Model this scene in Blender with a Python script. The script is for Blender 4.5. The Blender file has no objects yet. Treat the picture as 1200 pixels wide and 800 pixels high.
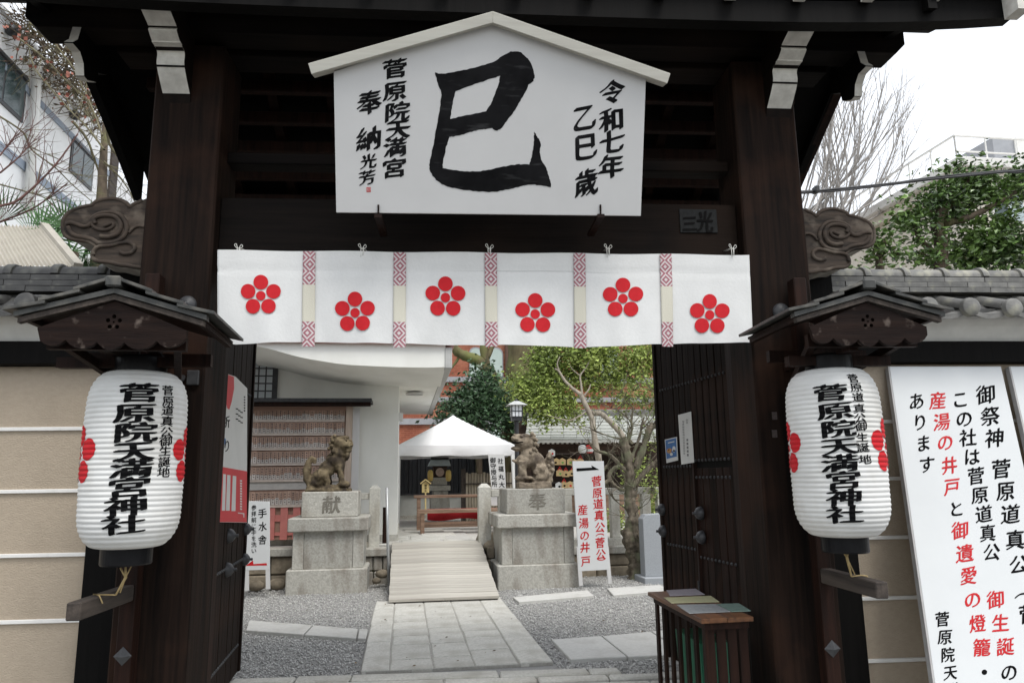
import bpy, bmesh, math, random
import numpy as np
from mathutils import Vector, Matrix, noise as mnoise
rnd = random.Random(7)
SC = bpy.context.scene
COL = SC.collection
# ------------------------------------------------------------------ camera
EYE = 1.55; FPX = 860.0; CXP, CYP = 600.0, 400.0
RHO = 0.014; UV = (-65.0, 160.0)
_d = Vector((UV[0], UV[1], FPX)).normalized()
_e = (math.cos(RHO), -math.sin(RHO))
_t = -(UV[0]**2 + UV[1]**2 + FPX**2) / (UV[0]*_e[0] + UV[1]*_e[1])
_h = Vector((UV[0]+_t*_e[0], UV[1]+_t*_e[1], FPX))
if _h.x < 0: _h = -_h
_h.normalize()
_z = _h.cross(_d)
if _z.y > 0: _z = -_z
RW = Matrix((_h, _d, _z))            # camera (x right, y down, z forward) -> world
cd = bpy.data.cameras.new('camera'); cam = bpy.data.objects.new('camera', cd); COL.objects.link(cam)
cd.sensor_width = 36.0; cd.lens = FPX/1200*36; cd.clip_start = 0.05; cd.clip_end = 800
rx = RW @ Vector((1,0,0)); ry = RW @ Vector((0,-1,0)); rz = RW @ Vector((0,0,-1))
cam.matrix_world = Matrix(((rx.x,ry.x,rz.x,0),(rx.y,ry.y,rz.y,0),(rx.z,ry.z,rz.z,EYE),(0,0,0,1)))
SC.camera = cam
# ------------------------------------------------------------------ sky, sun, exposure (bright overcast day)
wd = bpy.data.worlds.new('World'); SC.world = wd; wd.use_nodes = True
nt = wd.node_tree; nt.nodes.clear()
wo = nt.nodes.new('ShaderNodeOutputWorld')
sky = nt.nodes.new('ShaderNodeTexSky'); sky.sky_type = 'NISHITA'; sky.sun_disc = False
sky.sun_elevation = math.radians(60); sky.sun_rotation = math.radians(150)
bg1 = nt.nodes.new('ShaderNodeBackground'); bg1.inputs[1].default_value = 0.05
nt.links.new(sky.outputs[0], bg1.inputs[0])
bg2 = nt.nodes.new('ShaderNodeBackground')                       # the even cloud cover
tc = nt.nodes.new('ShaderNodeTexCoord'); nz = nt.nodes.new('ShaderNodeTexNoise')
nz.inputs['Scale'].default_value = 1.6; nz.inputs['Detail'].default_value = 4
nt.links.new(tc.outputs['Generated'], nz.inputs[0])
cr = nt.nodes.new('ShaderNodeValToRGB')
cr.color_ramp.elements[0].color = (0.955, 0.955, 0.945, 1); cr.color_ramp.elements[1].color = (1.0, 1.0, 0.985, 1)
nt.links.new(nz.outputs[0], cr.inputs[0]); nt.links.new(cr.outputs[0], bg2.inputs[0])
bg2.inputs[1].default_value = 0.72
ad = nt.nodes.new('ShaderNodeAddShader')
nt.links.new(bg1.outputs[0], ad.inputs[0]); nt.links.new(bg2.outputs[0], ad.inputs[1]); nt.links.new(ad.outputs[0], wo.inputs[0])
sl = bpy.data.lights.new('sun', 'SUN'); sl.energy = 1.5; sl.angle = math.radians(25); sl.color = (1.0, 0.97, 0.92)
so = bpy.data.objects.new('sun', sl); COL.objects.link(so)
_el, _az = math.radians(60), math.radians(150)
so.rotation_euler = Vector((-math.sin(_az)*math.cos(_el), -math.cos(_az)*math.cos(_el), -math.sin(_el))).to_track_quat('-Z','Y').to_euler()
SC.view_settings.view_transform = 'Standard'; SC.view_settings.look = 'None'
SC.view_settings.exposure = 0.68; SC.view_settings.gamma = 1.0
SC.render.engine = 'CYCLES'
SC.cycles.max_bounces = 6; SC.cycles.diffuse_bounces = 4; SC.cycles.use_denoising = True
# ------------------------------------------------------------------ measuring helpers
def ray(px, py): return RW @ Vector((px-CXP, py-CYP, FPX))
def W(px, py, y):
    r = ray(px, py); return Vector((0,0,EYE)) + r*(y/r.y)
def G(px, py, z=0.0):
    r = ray(px, py); return Vector((0,0,EYE)) + r*((z-EYE)/r.z)
def PLN(px, py, p0, n):
    o = Vector((0,0,EYE)); r = ray(px, py); return o + r*((Vector(p0)-o).dot(n)/r.dot(n))
_r = ray(473, 560); TH = math.atan2(-_r.x, _r.y); CT, ST = math.cos(TH), math.sin(TH)
def court(u, v, z): return Vector((u*CT - v*ST, u*ST + v*CT, z))      # the courtyard is laid out a few degrees off the gate
VN = Vector((-ST, CT, 0)); UN = Vector((CT, ST, 0))
def C(px, py, v):
    p = PLN(px, py, VN*v, VN); return (p.dot(UN), v, p.z)
def CU(px, py, u):
    p = PLN(px, py, UN*u, UN); return (u, p.dot(VN), p.z)
def CG(px, py, z=0.0):
    p = G(px, py, z); return (p.dot(UN), p.dot(VN), z)
# ------------------------------------------------------------------ materials
MATS = {}
def mat(name, c1, c2=None, rough=0.75, scale=6.0, stretch=(1,1,1), bump=0.25, bscale=None, island=0.0, objr=0.0,
        spec=0.3, metal=0.0, blot=None, blots=1.5, blotw=(0.45,0.62), detail=8, trans=0.0, emit=None, blotst=(1,1,1)):
    m = bpy.data.materials.new(name); m.use_nodes = True; n = m.node_tree; L = n.links.new
    b = n.nodes['Principled BSDF']
    b.inputs['Roughness'].default_value = rough; b.inputs['Metallic'].default_value = metal
    b.inputs['Specular IOR Level'].default_value = spec
    if c2 is None: c2 = tuple(x*0.8 for x in c1)
    tc = n.nodes.new('ShaderNodeTexCoord'); mp = n.nodes.new('ShaderNodeMapping'); mp.inputs['Scale'].default_value = stretch
    L(tc.outputs['Object'], mp.inputs[0])
    nz = n.nodes.new('ShaderNodeTexNoise'); nz.inputs['Scale'].default_value = scale; nz.inputs['Detail'].default_value = detail
    nz.inputs['Roughness'].default_value = 0.62
    L(mp.outputs[0], nz.inputs['Vector'])
    r = n.nodes.new('ShaderNodeValToRGB'); r.color_ramp.elements[0].position = 0.32; r.color_ramp.elements[1].position = 0.68
    r.color_ramp.elements[0].color = (*c2, 1); r.color_ramp.elements[1].color = (*c1, 1)
    L(nz.outputs[0], r.inputs[0]); out = r.outputs[0]
    if blot:
        n2 = n.nodes.new('ShaderNodeTexNoise'); n2.inputs['Scale'].default_value = blots; n2.inputs['Detail'].default_value = 6
        m2p = n.nodes.new('ShaderNodeMapping'); m2p.inputs['Scale'].default_value = blotst; L(tc.outputs['Object'], m2p.inputs[0]); L(m2p.outputs[0], n2.inputs['Vector'])
        r2 = n.nodes.new('ShaderNodeValToRGB'); r2.color_ramp.elements[0].position = blotw[0]; r2.color_ramp.elements[1].position = blotw[1]
        L(n2.outputs[0], r2.inputs[0])
        mx = n.nodes.new('ShaderNodeMix'); mx.data_type = 'RGBA'
        L(r2.outputs[0], mx.inputs[0]); L(out, mx.inputs[6]); mx.inputs[7].default_value = (*blot, 1); out = mx.outputs[2]
    if island or objr:
        k = None
        if island:
            g = n.nodes.new('ShaderNodeNewGeometry'); k = g.outputs['Random Per Island']; amt = island
        else:
            g = n.nodes.new('ShaderNodeObjectInfo'); k = g.outputs['Random']; amt = objr
        mr = n.nodes.new('ShaderNodeMapRange'); mr.inputs[3].default_value = 1-amt; mr.inputs[4].default_value = 1+amt
        L(k, mr.inputs[0])
        hs = n.nodes.new('ShaderNodeHueSaturation'); L(mr.outputs[0], hs.inputs['Value']); L(out, hs.inputs['Color']); out = hs.outputs[0]
    L(out, b.inputs['Base Color'])
    if bump:
        bn = n.nodes.new('ShaderNodeBump'); bn.inputs['Strength'].default_value = bump; bn.inputs['Distance'].default_value = 0.01
        src = nz.outputs[0]
        if bscale:
            n3 = n.nodes.new('ShaderNodeTexNoise'); n3.inputs['Scale'].default_value = bscale; n3.inputs['Detail'].default_value = 5
            L(mp.outputs[0], n3.inputs['Vector']); src = n3.outputs[0]
        L(src, bn.inputs['Height']); L(bn.outputs[0], b.inputs['Normal'])
    if trans: b.inputs['Transmission Weight'].default_value = trans
    if emit:
        b.inputs['Emission Color'].default_value = (*emit[:3], 1); b.inputs['Emission Strength'].default_value = emit[3]
    MATS[name] = m; return m
WX, WY, WZ = (0.12,1,1), (1,0.12,1), (1,1,0.12)        # grain directions
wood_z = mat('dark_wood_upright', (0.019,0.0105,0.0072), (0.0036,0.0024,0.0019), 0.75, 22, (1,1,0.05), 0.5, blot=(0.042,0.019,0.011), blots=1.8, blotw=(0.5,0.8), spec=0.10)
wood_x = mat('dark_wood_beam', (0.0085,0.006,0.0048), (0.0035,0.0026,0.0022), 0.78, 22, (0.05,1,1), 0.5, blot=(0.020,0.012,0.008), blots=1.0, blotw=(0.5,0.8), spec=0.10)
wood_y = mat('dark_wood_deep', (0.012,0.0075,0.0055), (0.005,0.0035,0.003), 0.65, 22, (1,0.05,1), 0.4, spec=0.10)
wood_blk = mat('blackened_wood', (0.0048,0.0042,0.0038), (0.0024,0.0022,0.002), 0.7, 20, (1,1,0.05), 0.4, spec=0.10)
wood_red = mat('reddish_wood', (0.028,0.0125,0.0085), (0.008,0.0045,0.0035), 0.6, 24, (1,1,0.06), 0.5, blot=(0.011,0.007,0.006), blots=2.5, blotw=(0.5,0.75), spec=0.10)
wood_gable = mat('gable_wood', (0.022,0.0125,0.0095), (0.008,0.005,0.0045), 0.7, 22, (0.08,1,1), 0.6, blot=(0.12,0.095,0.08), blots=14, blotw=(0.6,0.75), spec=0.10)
wood_grey = mat('weathered_wood', (0.085,0.068,0.056), (0.022,0.018,0.016), 0.8, 20, (1,0.08,1), 0.6)
wood_kumo = mat('weathered_carving', (0.085,0.062,0.046), (0.014,0.011,0.009), 0.8, 11, (0.22,1,1.6), 0.8, blot=(0.20,0.165,0.13), blots=5, blotw=(0.55,0.78))
pale_wood = mat('bleached_lit_carving_edge', (0.60,0.57,0.51), (0.36,0.33,0.29), 0.85, 9, (1,1,1), 0.4)  # weathered wood, plus light on lower and outer carving faces painted in as paleness
white_tip = mat('white_painted_end', (0.74,0.72,0.66), (0.55,0.53,0.48), 0.8, 14, (1,1,1), 0.3, blot=(0.42,0.38,0.33), blots=5, blotw=(0.62,0.8))
sign_white = mat('white_board', (0.61,0.605,0.595), (0.575,0.57,0.56), 0.5, 3, (1,1,1), 0.03)
sign_cool = mat('cool_white_board', (0.63,0.645,0.645), (0.60,0.615,0.615), 0.4, 3, (1,1,1), 0.02)
sign_edge = mat('grey_board_edge', (0.42,0.41,0.40), (0.33,0.32,0.31), 0.6, 8)
cream_wood = mat('planed_cream_wood', (0.58,0.565,0.50), (0.50,0.48,0.42), 0.6, 20, (0.08,1,1), 0.2)
ink = mat('black_ink', (0.006,0.006,0.0065), (0.008,0.008,0.0085), 0.9, 9, bump=0, spec=0.04)
ink_brush = mat('brushed_ink', (0.006,0.006,0.0065), (0.016,0.016,0.017), 0.85, 4, (1,1,1), 0, spec=0.05, blot=(0.035,0.035,0.036), blots=26, blotw=(0.60,0.74), blotst=(0.25,1,1.4))
red_ink = mat('red_paint', (0.54,0.012,0.016), (0.47,0.010,0.013), 0.5, 7, bump=0)
crest_red = mat('crest_red', (0.56,0.012,0.020), (0.49,0.010,0.016), 0.75, 30, bump=0.1)
rope_tan = mat('straw_rope', (0.48,0.36,0.18), (0.30,0.22,0.10), 0.9, 60)
string_w = mat('white_cord', (0.72,0.71,0.66), None, 0.9, 60)
iron = mat('black_iron', (0.035,0.036,0.040), (0.015,0.015,0.017), 0.45, 12, spec=0.5, bump=0.2)
iron_lt = mat('worn_iron', (0.045,0.047,0.05), (0.018,0.018,0.02), 0.55, 18, spec=0.5)
paper = mat('lantern_paper', (0.71,0.71,0.69), (0.64,0.635,0.61), 0.8, 6, (1,1,2.5), 0.12, blot=(0.50,0.475,0.42), blots=3.4, blotw=(0.50,0.80), blotst=(1,1,0.45))
lacq = mat('black_lacquer', (0.008,0.008,0.009), (0.013,0.013,0.014), 0.35, 9, spec=0.10, bump=0.05)
plaster = mat('beige_plaster', (0.425,0.355,0.272), (0.385,0.32,0.245), 0.9, 26, (1,1,1.8), 0.5, bscale=70, blot=(0.32,0.265,0.20), blots=2.2, blotw=(0.46,0.85), blotst=(1,1,0.35))
fillet_m = mat('white_fillet', (0.80,0.79,0.76), (0.70,0.69,0.66), 0.8, 10)
eave_pl = mat('white_eave_plaster', (0.72,0.71,0.67), (0.60,0.59,0.55), 0.85, 5, blot=(0.5,0.5,0.47), blots=2, blotw=(0.5,0.8))
tile_g = mat('grey_roof_tile', (0.215,0.21,0.195), (0.105,0.103,0.097), 0.55, 10, objr=0.22, spec=0.4, blot=(0.33,0.32,0.24), blots=6, blotw=(0.55,0.72))
tile_d = mat('dark_roof_tile', (0.085,0.083,0.079), (0.042,0.041,0.040), 0.5, 10, objr=0.22, spec=0.4, blot=(0.20,0.20,0.17), blots=6, blotw=(0.55,0.75))
shingle = mat('copper_shingle', (0.058,0.058,0.053), (0.028,0.029,0.027), 0.5, 12, objr=0.2, spec=0.4, blot=(0.14,0.13,0.11), blots=5, blotw=(0.55,0.75))
stone_l = mat('granite_light', (0.58,0.57,0.51), (0.42,0.41,0.37), 0.85, 28, bump=0.4, objr=0.08, blot=(0.30,0.27,0.22), blots=4, blotw=(0.52,0.75), blotst=(1,1,0.3))
stone_p = mat('granite_pedestal', (0.48,0.47,0.425), (0.32,0.31,0.275), 0.9, 34, bump=0.6, objr=0.10, blot=(0.17,0.14,0.11), blots=4.2, blotw=(0.50,0.74), blotst=(1,1,0.30))
stone_s = mat('lion_dog_stone', (0.22,0.175,0.105), (0.07,0.052,0.032), 0.92, 12, bump=0.9, blot=(0.035,0.026,0.018), blots=5, blotw=(0.46,0.62))
stone_s2 = mat('lion_dog_stone_pale', (0.36,0.30,0.225), (0.15,0.12,0.085), 0.92, 12, bump=0.9, blot=(0.075,0.058,0.045), blots=5, blotw=(0.47,0.66))
stone_w = mat('brown_wall_stone', (0.30,0.255,0.19), (0.16,0.135,0.10), 0.9, 9, bump=0.8, objr=0.25)
paving = mat('paving_granite', (0.57,0.56,0.515), (0.42,0.412,0.375), 0.85, 40, bump=0.6, bscale=60, objr=0.09, blot=(0.37,0.355,0.31), blots=4.0, blotw=(0.48,0.74))
slab_m = mat('smooth_slab', (0.54,0.535,0.505), (0.46,0.455,0.43), 0.85, 30, bump=0.25, objr=0.05, blot=(0.40,0.39,0.36), blots=5, blotw=(0.52,0.8))
gravel_g = mat('gravel_bed', (0.38,0.375,0.36), (0.26,0.257,0.247), 0.95, 120, bump=1.0)
pebble = mat('gravel_stone', (0.50,0.495,0.475), (0.38,0.375,0.36), 0.9, 20, island=0.32, bump=0.1)
earth = mat('packed_earth', (0.25,0.235,0.21), (0.18,0.17,0.15), 0.95, 20, bump=0.6)
glass_d = mat('dark_window_glass', (0.035,0.06,0.06), (0.02,0.035,0.037), 0.12, 2, spec=0.6, bump=0)
bark = mat('grey_bark', (0.29,0.255,0.20), (0.115,0.095,0.07), 0.9, 14, (1,1,0.3), 1.0, blot=(0.22,0.24,0.15), blots=3, blotw=(0.55,0.75))
bark_d = mat('dark_bark', (0.13,0.10,0.07), (0.05,0.038,0.027), 0.9, 14, (1,1,0.3), 1.0, blot=(0.12,0.12,0.05), blots=3, blotw=(0.5,0.7))
leaf_b = mat('bright_leaf', (0.38,0.45,0.12), (0.16,0.23,0.05), 0.5, 1.2, bump=0, island=0.55, spec=0.4)
leaf_d = mat('dark_leaf', (0.085,0.15,0.07), (0.04,0.085,0.038), 0.4, 1.6, bump=0, island=0.5, spec=0.5)
leaf_m = mat('glossy_leaf', (0.15,0.24,0.055), (0.04,0.085,0.022), 0.35, 2.2, bump=0, island=0.6, spec=0.5)
leaf_r = mat('withered_leaf', (0.36,0.15,0.11), (0.24,0.08,0.055), 0.7, 4, bump=0, island=0.3)
# ------------------------------------------------------------------ mesh building
class MB:
    def __init__(s): s.v = []; s.f = []
    def poly(s, pts, faces):
        o = len(s.v); s.v += [tuple(p) for p in pts]; s.f += [tuple(i+o for i in f) for f in faces]; return s
    def box(s, x0, x1, y0, y1, z0, z1, xf=None):
        p = [Vector((x,y,z)) for z in (z0,z1) for y in (y0,y1) for x in (x0,x1)]
        if xf: p = [xf(*q) for q in p]
        return s.poly(p, [(0,2,3,1),(4,5,7,6),(0,1,5,4),(2,6,7,3),(0,4,6,2),(1,3,7,5)])
    def obox(s, c, ax, ay, az, sx, sy, sz):
        c, ax, ay, az = map(Vector, (c, ax, ay, az))
        p = [c + ax*(i*sx/2) + ay*(j*sy/2) + az*(k*sz/2) for k in (-1,1) for j in (-1,1) for i in (-1,1)]
        return s.poly(p, [(0,2,3,1),(4,5,7,6),(0,1,5,4),(2,6,7,3),(0,4,6,2),(1,3,7,5)])
    def bar(s, a, b, w, h, up=(0,0,1)):
        a, b = Vector(a), Vector(b); d = (b-a); L = d.length; d.normalize()
        x = d.cross(Vector(up)); 
        if x.length < 1e-4: x = d.cross(Vector((0,1,0)))
        x.normalize(); z = x.cross(d)
        return s.obox((a+b)/2, x, d, z, w, L, h)
    def prism(s, pts, off):                              # outline of 3-D points pushed along a vector
        n = len(pts); off = Vector(off); a = [Vector(p) for p in pts]; b = [p+off for p in a]
        return s.poly(a+b, [tuple(range(n))[::-1], tuple(range(n, 2*n))] + [(i,(i+1)%n,n+(i+1)%n,n+i) for i in range(n)])
    def tube(s, pts, rad, n=8, cap=True):
        pts = [Vector(p) for p in pts]; m = len(pts)
        if not hasattr(rad, '__len__'): rad = [rad]*m
        o = len(s.v); ref = None
        for i, p in enumerate(pts):
            d = (pts[min(i+1,m-1)] - pts[max(i-1,0)])
            if d.length < 1e-9: d = Vector((0,0,1))
            d.normalize()
            if ref is None:
                ref = d.orthogonal().normalized()
            else:
                ref = (ref - d*ref.dot(d))
                ref = ref.normalized() if ref.length > 1e-6 else d.orthogonal().normalized()
            q = d.cross(ref)
            for k in range(n):
                a = 2*math.pi*k/n; s.v.append(tuple(p + (ref*math.cos(a) + q*math.sin(a))*rad[i]))
        for i in range(m-1):
            for k in range(n):
                k2 = (k+1)%n; s.f.append((o+i*n+k, o+i*n+k2, o+(i+1)*n+k2, o+(i+1)*n+k))
        if cap:
            s.f.append(tuple(o+k for k in range(n))[::-1]); s.f.append(tuple(o+(m-1)*n+k for k in range(n)))
        return s
    def lathe(s, prof, c, n=32, axis=None, cap=True):       # prof [(r, h)], axis default z
        c = Vector(c); az = Vector(axis).normalized() if axis else Vector((0,0,1))
        ax = Vector((1,0,0)) if abs(az.z) > 0.9 else az.orthogonal().normalized(); ay = az.cross(ax)
        o = len(s.v); m = len(prof)
        for r, h in prof:
            for k in range(n):
                a = 2*math.pi*k/n; s.v.append(tuple(c + az*h + (ax*math.cos(a)+ay*math.sin(a))*r))
        for i in range(m-1):
            for k in range(n):
                k2 = (k+1)%n; s.f.append((o+i*n+k, o+i*n+k2, o+(i+1)*n+k2, o+(i+1)*n+k))
        if cap:
            s.f.append(tuple(o+k for k in range(n))[::-1]); s.f.append(tuple(o+(m-1)*n+k for k in range(n)))
        return s
    def cyl(s, a, b, r, n=12, r2=None):
        return s.tube([a, b], [r, r if r2 is None else r2], n)
    def ball(s, c, r, n=10, sc=(1,1,1)):
        m = n//2+1; prof = []
        c = Vector(c); o = len(s.v)
        for i in range(m+1):
            t = math.pi*i/m
            for k in range(n):
                a = 2*math.pi*k/n
                s.v.append((c.x+r*sc[0]*math.sin(t)*math.cos(a)*1.0, c.y+r*sc[1]*math.sin(t)*math.sin(a), c.z+r*sc[2]*math.cos(t)))
        for i in range(m):
            for k in range(n):
                k2 = (k+1)%n; s.f.append((o+i*n+k, o+(i+1)*n+k, o+(i+1)*n+k2, o+i*n+k2))
        return s
def wloc(o):
    v = Vector((0,0,0))
    while o: v += Vector(o.location); o = o.parent
    return v
def tag(o, label=None, cat=None, group=None, kind=None):
    if label: o['label'] = label
    if cat: o['category'] = cat
    if group: o['group'] = group
    if kind: o['kind'] = kind
    return o
def thing(name, label, cat, loc, group=None):
    o = bpy.data.objects.new(name, None); COL.objects.link(o); o.location = loc; o.empty_display_size = 0.1
    return tag(o, label, cat, group)
def mk(name, mb, m, parent=None, smooth=False, bev=0.0, origin=None, label=None, cat=None, group=None, kind=None, seg=1):
    if not mb.v: return None
    if parent is not None: off = wloc(parent)
    elif origin is not None: off = Vector(origin)
    else:
        a = np.array(mb.v); off = Vector(((a[:,0].min()+a[:,0].max())/2, (a[:,1].min()+a[:,1].max())/2, a[:,2].min()))
    if parent is not None:                              # give each part its own origin so that object-space grain stays local
        a = np.array(mb.v); c = Vector((a.min(0)+a.max(0))/2)
    else: c = off
    me = bpy.data.meshes.new(name)
    me.from_pydata([(p[0]-c.x, p[1]-c.y, p[2]-c.z) for p in mb.v], [], mb.f); me.update()
    bm = bmesh.new(); bm.from_mesh(me)
    bmesh.ops.recalc_face_normals(bm, faces=bm.faces)
    if bev:
        es = [e for e in bm.edges if len(e.link_faces) == 2 and e.calc_face_angle(0) > 0.5]
        bmesh.ops.bevel(bm, geom=es, offset=bev, segments=seg, affect='EDGES', clamp_overlap=True)
    bm.to_mesh(me); bm.free()
    if smooth:
        me.polygons.foreach_set('use_smooth', [True]*len(me.polygons))
    if isinstance(m, (list, tuple)):
        for q in m: me.materials.append(q)
    else: me.materials.append(m)
    o = bpy.data.objects.new(name, me); COL.objects.link(o)
    if parent is not None: o.parent = parent; o.location = c - off
    else: o.location = off
    return tag(o, label, cat, group, kind)
def again(name, me, loc, parent, rot=None, sc=None, **k):   # another object on a shared mesh
    o = bpy.data.objects.new(name, me); COL.objects.link(o)
    if parent is not None: o.parent = parent; o.location = Vector(loc) - wloc(parent)
    else: o.location = loc
    if rot: o.rotation_euler = rot
    if sc: o.scale = sc
    return tag(o, **k)
def smooth_sharp(o, ang=0.6):
    me = o.data; bm = bmesh.new(); bm.from_mesh(me)
    for f in bm.faces: f.smooth = True
    for e in bm.edges:
        if len(e.link_faces) == 2 and e.calc_face_angle(0) > ang: e.smooth = False
    bm.to_mesh(me); bm.free(); return o
def cat_rom(pts, n=6, closed=True):
    out = []; m = len(pts); P = [Vector(p) for p in pts]
    rng = range(m) if closed else range(m-1)
    for i in rng:
        if closed: p0,p1,p2,p3 = P[(i-1)%m],P[i],P[(i+1)%m],P[(i+2)%m]
        else: p0,p1,p2,p3 = P[max(i-1,0)],P[i],P[i+1],P[min(i+2,m-1)]
        for k in range(n):
            t = k/n
            out.append(0.5*((2*p1)+(p2-p0)*t+(2*p0-5*p1+4*p2-p3)*t*t+(3*p1-p0-3*p2+p3)*t**3))
    if not closed: out.append(P[-1])
    return out
# ------------------------------------------------------------------ lettering (flat shapes laid on real surfaces)
_gl = {}
def glyph(ch, bold=0.0):
    k = (ch, bold)
    if k in _gl: return _gl[k]
    c = bpy.data.curves.new('glyph', 'FONT'); c.body = ch; c.offset = bold; c.resolution_u = 3; c.fill_mode = 'FRONT'
    o = bpy.data.objects.new('glyph', c); COL.objects.link(o)
    me = bpy.data.meshes.new_from_object(o.evaluated_get(bpy.context.evaluated_depsgraph_get()))
    v = [(p.co.x, p.co.y) for p in me.vertices]; f = [tuple(q.vertices) for q in me.polygons]
    bpy.data.objects.remove(o); bpy.data.curves.remove(c); bpy.data.meshes.remove(me)
    if ord(ch) > 0x2e80: v = [(x-0.5, y-0.38) for x, y in v]
    elif v:
        cx = (min(p[0] for p in v)+max(p[0] for p in v))/2; cy = (min(p[1] for p in v)+max(p[1] for p in v))/2
        v = [(x-cx, y-cy) for x, y in v]
    _gl[k] = (v, f); return v, f
def brush(mb, ch, cx, cy, w, h, fn, bold=0.02, nib=0.03, slant=0.0, lift=0.0012, rot=False, down=True, rise=0.0, cut=None):
    """one character centred on (cx, cy); fn(a, b, lift) puts it on its surface. nib = a slanted pen's width"""
    v, f = glyph(ch, -0.010 if nib > 0.065 else 0.0)
    sg = -1 if down else 1; bo = max(bold, 0.0)
    m_n = 5 if nib > 0.045 else 3
    nibs = [(nib*(i/(m_n-1)-0.5)*1.1, nib*(i/(m_n-1)-0.5)*0.72) for i in range(m_n)] if nib else [(0,0)]
    if bo > 0.006: nibs += [(-nib*0.5-bo,-bo),(nib*0.5+bo,bo),(-bo,bo*.6),(bo,-bo*.6)]
    tw_ = rnd.uniform(-.035,.035); sx_ = rnd.uniform(.96,1.05); p1, p2 = rnd.uniform(0,6), rnd.uniform(0,6)
    if nib: v = [(sx_*(x - tw_*y) + 0.012*math.sin(7*y+p1), y + tw_*x + 0.012*math.sin(6*x+p2)) for x, y in v]
    for q, (dx, dy) in enumerate(nibs):
        P = []
        for x, y in v:
            if rot: x, y = y, -x
            x += dx; y += dy + rise*x
            a = cx + x*w + (slant*(-y*h) if down else 0); b = cy + sg*y*h
            P.append((a, b))
        F = f
        if cut: P, F = cut(P, F)
        mb.poly([fn(a, b, lift + q*0.00035) for a, b in P], F)
def col_text(mb, s, pts, w, h, fn, **k):
    for ch, (x, y) in zip(s, pts):
        if ch != ' ': brush(mb, ch, x, y, w, h, fn, **k)
def lerp_pts(p0, p1, n): return [(p0[0]+(p1[0]-p0[0])*i/(n-1), p0[1]+(p1[1]-p0[1])*i/(n-1)) for i in range(n)]
def on_plane(p0, n):
    n = Vector(n).normalized(); 
    if n.y > 0: n = -n
    return lambda a, b, l: PLN(a, b, p0, n) + n*l
def disc(mb, c, r, fn, lift=0.0012, n=24, sy=1.0, jit=0.0):
    P = [fn(c[0], c[1], lift)] + [fn(c[0]+r*math.cos(2*math.pi*k/n)*(1+jit*rnd.uniform(-1,1)), c[1]+r*sy*math.sin(2*math.pi*k/n)*(1+jit*rnd.uniform(-1,1)), lift) for k in range(n)]
    mb.poly(P, [(0, 1+k, 1+(k+1)%n) for k in range(n)])
def flat(mb, pts, fn, lift=0.0012):
    mb.poly([fn(a, b, lift) for a, b in pts], [tuple(range(len(pts)))])
def fill_poly(loops, fn, lift):
    bm = bmesh.new()
    for lp in loops:
        vs = [bm.verts.new((a, b, 0)) for a, b in lp]
        for i in range(len(vs)): bm.edges.new((vs[i], vs[(i+1)%len(vs)]))
    bmesh.ops.triangle_fill(bm, use_beauty=True, edges=bm.edges[:])
    bm.verts.index_update(); mb = MB()
    mb.poly([fn(v.co.x, v.co.y, lift) for v in bm.verts], [tuple(v.index for v in f.verts) for f in bm.faces]); bm.free(); return mb
# ================================================================== THE GATE
GC = 0.19                                  # centre line of the gate
def mir(x): return 2*GC - x
def WXp(px, py, x):
    return PLN(px, py, (x,0,0), Vector((1,0,0)))
gate = thing('temple_gate', 'dark timber roofed gateway framing the courtyard, with open plank doors', 'gate', (GC, 4.8, 0))
PILL = [(-1.98, -1.545), (1.93, 2.365)]
for i, (a, b) in enumerate(PILL):
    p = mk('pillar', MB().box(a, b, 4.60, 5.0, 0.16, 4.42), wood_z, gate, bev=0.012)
    mk('pillar_base', MB().box(a-0.05, b+0.05, 4.56, 5.05, -0.02, 0.16), stone_p, p, bev=0.02)
    cx = a+0.25 if i == 0 else b-0.27
    q = W(220 if i == 0 else 915, 357 if i == 0 else 365, 4.60)
    mk('nail_boss', MB().lathe([(0.056,0),(0.056,0.008),(0.047,0.02),(0.026,0.034),(0.012,0.038),(0.010,0.048),(0.0,0.050)], (q.x, 4.60, q.z), 20, axis=(0,-1,0), cap=False), iron_lt, p, smooth=True)
# lintel with its cloud-carved ends
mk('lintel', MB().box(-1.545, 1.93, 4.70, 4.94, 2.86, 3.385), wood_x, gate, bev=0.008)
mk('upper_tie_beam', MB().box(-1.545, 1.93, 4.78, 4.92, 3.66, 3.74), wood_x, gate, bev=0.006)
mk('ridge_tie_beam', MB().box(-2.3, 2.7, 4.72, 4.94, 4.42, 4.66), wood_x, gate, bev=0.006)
c5 = lambda L, s=5.4545, ox=60, oy=220: [(x/s+ox, y/s+oy) for x, y in L]
cl_out = c5([(630,98),(560,92),(515,112),(500,122),(480,98),(440,78),(385,68),(330,76),(280,92),(262,110),(225,116),(165,132),(115,155),(88,185),(74,215),(72,262),(85,300),(118,322),(165,330),(225,340),(268,358),(290,382),(272,398),(262,425),(268,452),(300,468),(360,472),(430,490),(470,492),(630,480)])
rd1 = c5([(98,232),(125,225),(160,232),(200,248),(235,246),(258,228),(262,205),(285,180),(330,163),(390,158),(440,175),(474,215),(486,265),(468,312),(425,343),(360,356),(300,352),(262,330),(215,318),(160,308),(125,282),(110,250)])
rd2 = c5([(258,225),(272,248),(300,266),(340,272),(380,262),(402,240),(392,228),(366,236),(340,248)])
rd3 = c5([(284,232),(276,205),(300,186),(345,178),(395,182),(428,200),(446,235),(440,275),(410,305),(362,316),(315,310)])
rd4 = c5([(440,412),(470,424),(512,416),(535,394),(528,366),(494,350),(440,356),(380,370),(310,376),(276,398),(270,430)])
rd5 = c5([(600,250),(560,245),(525,262),(500,290)])
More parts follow.
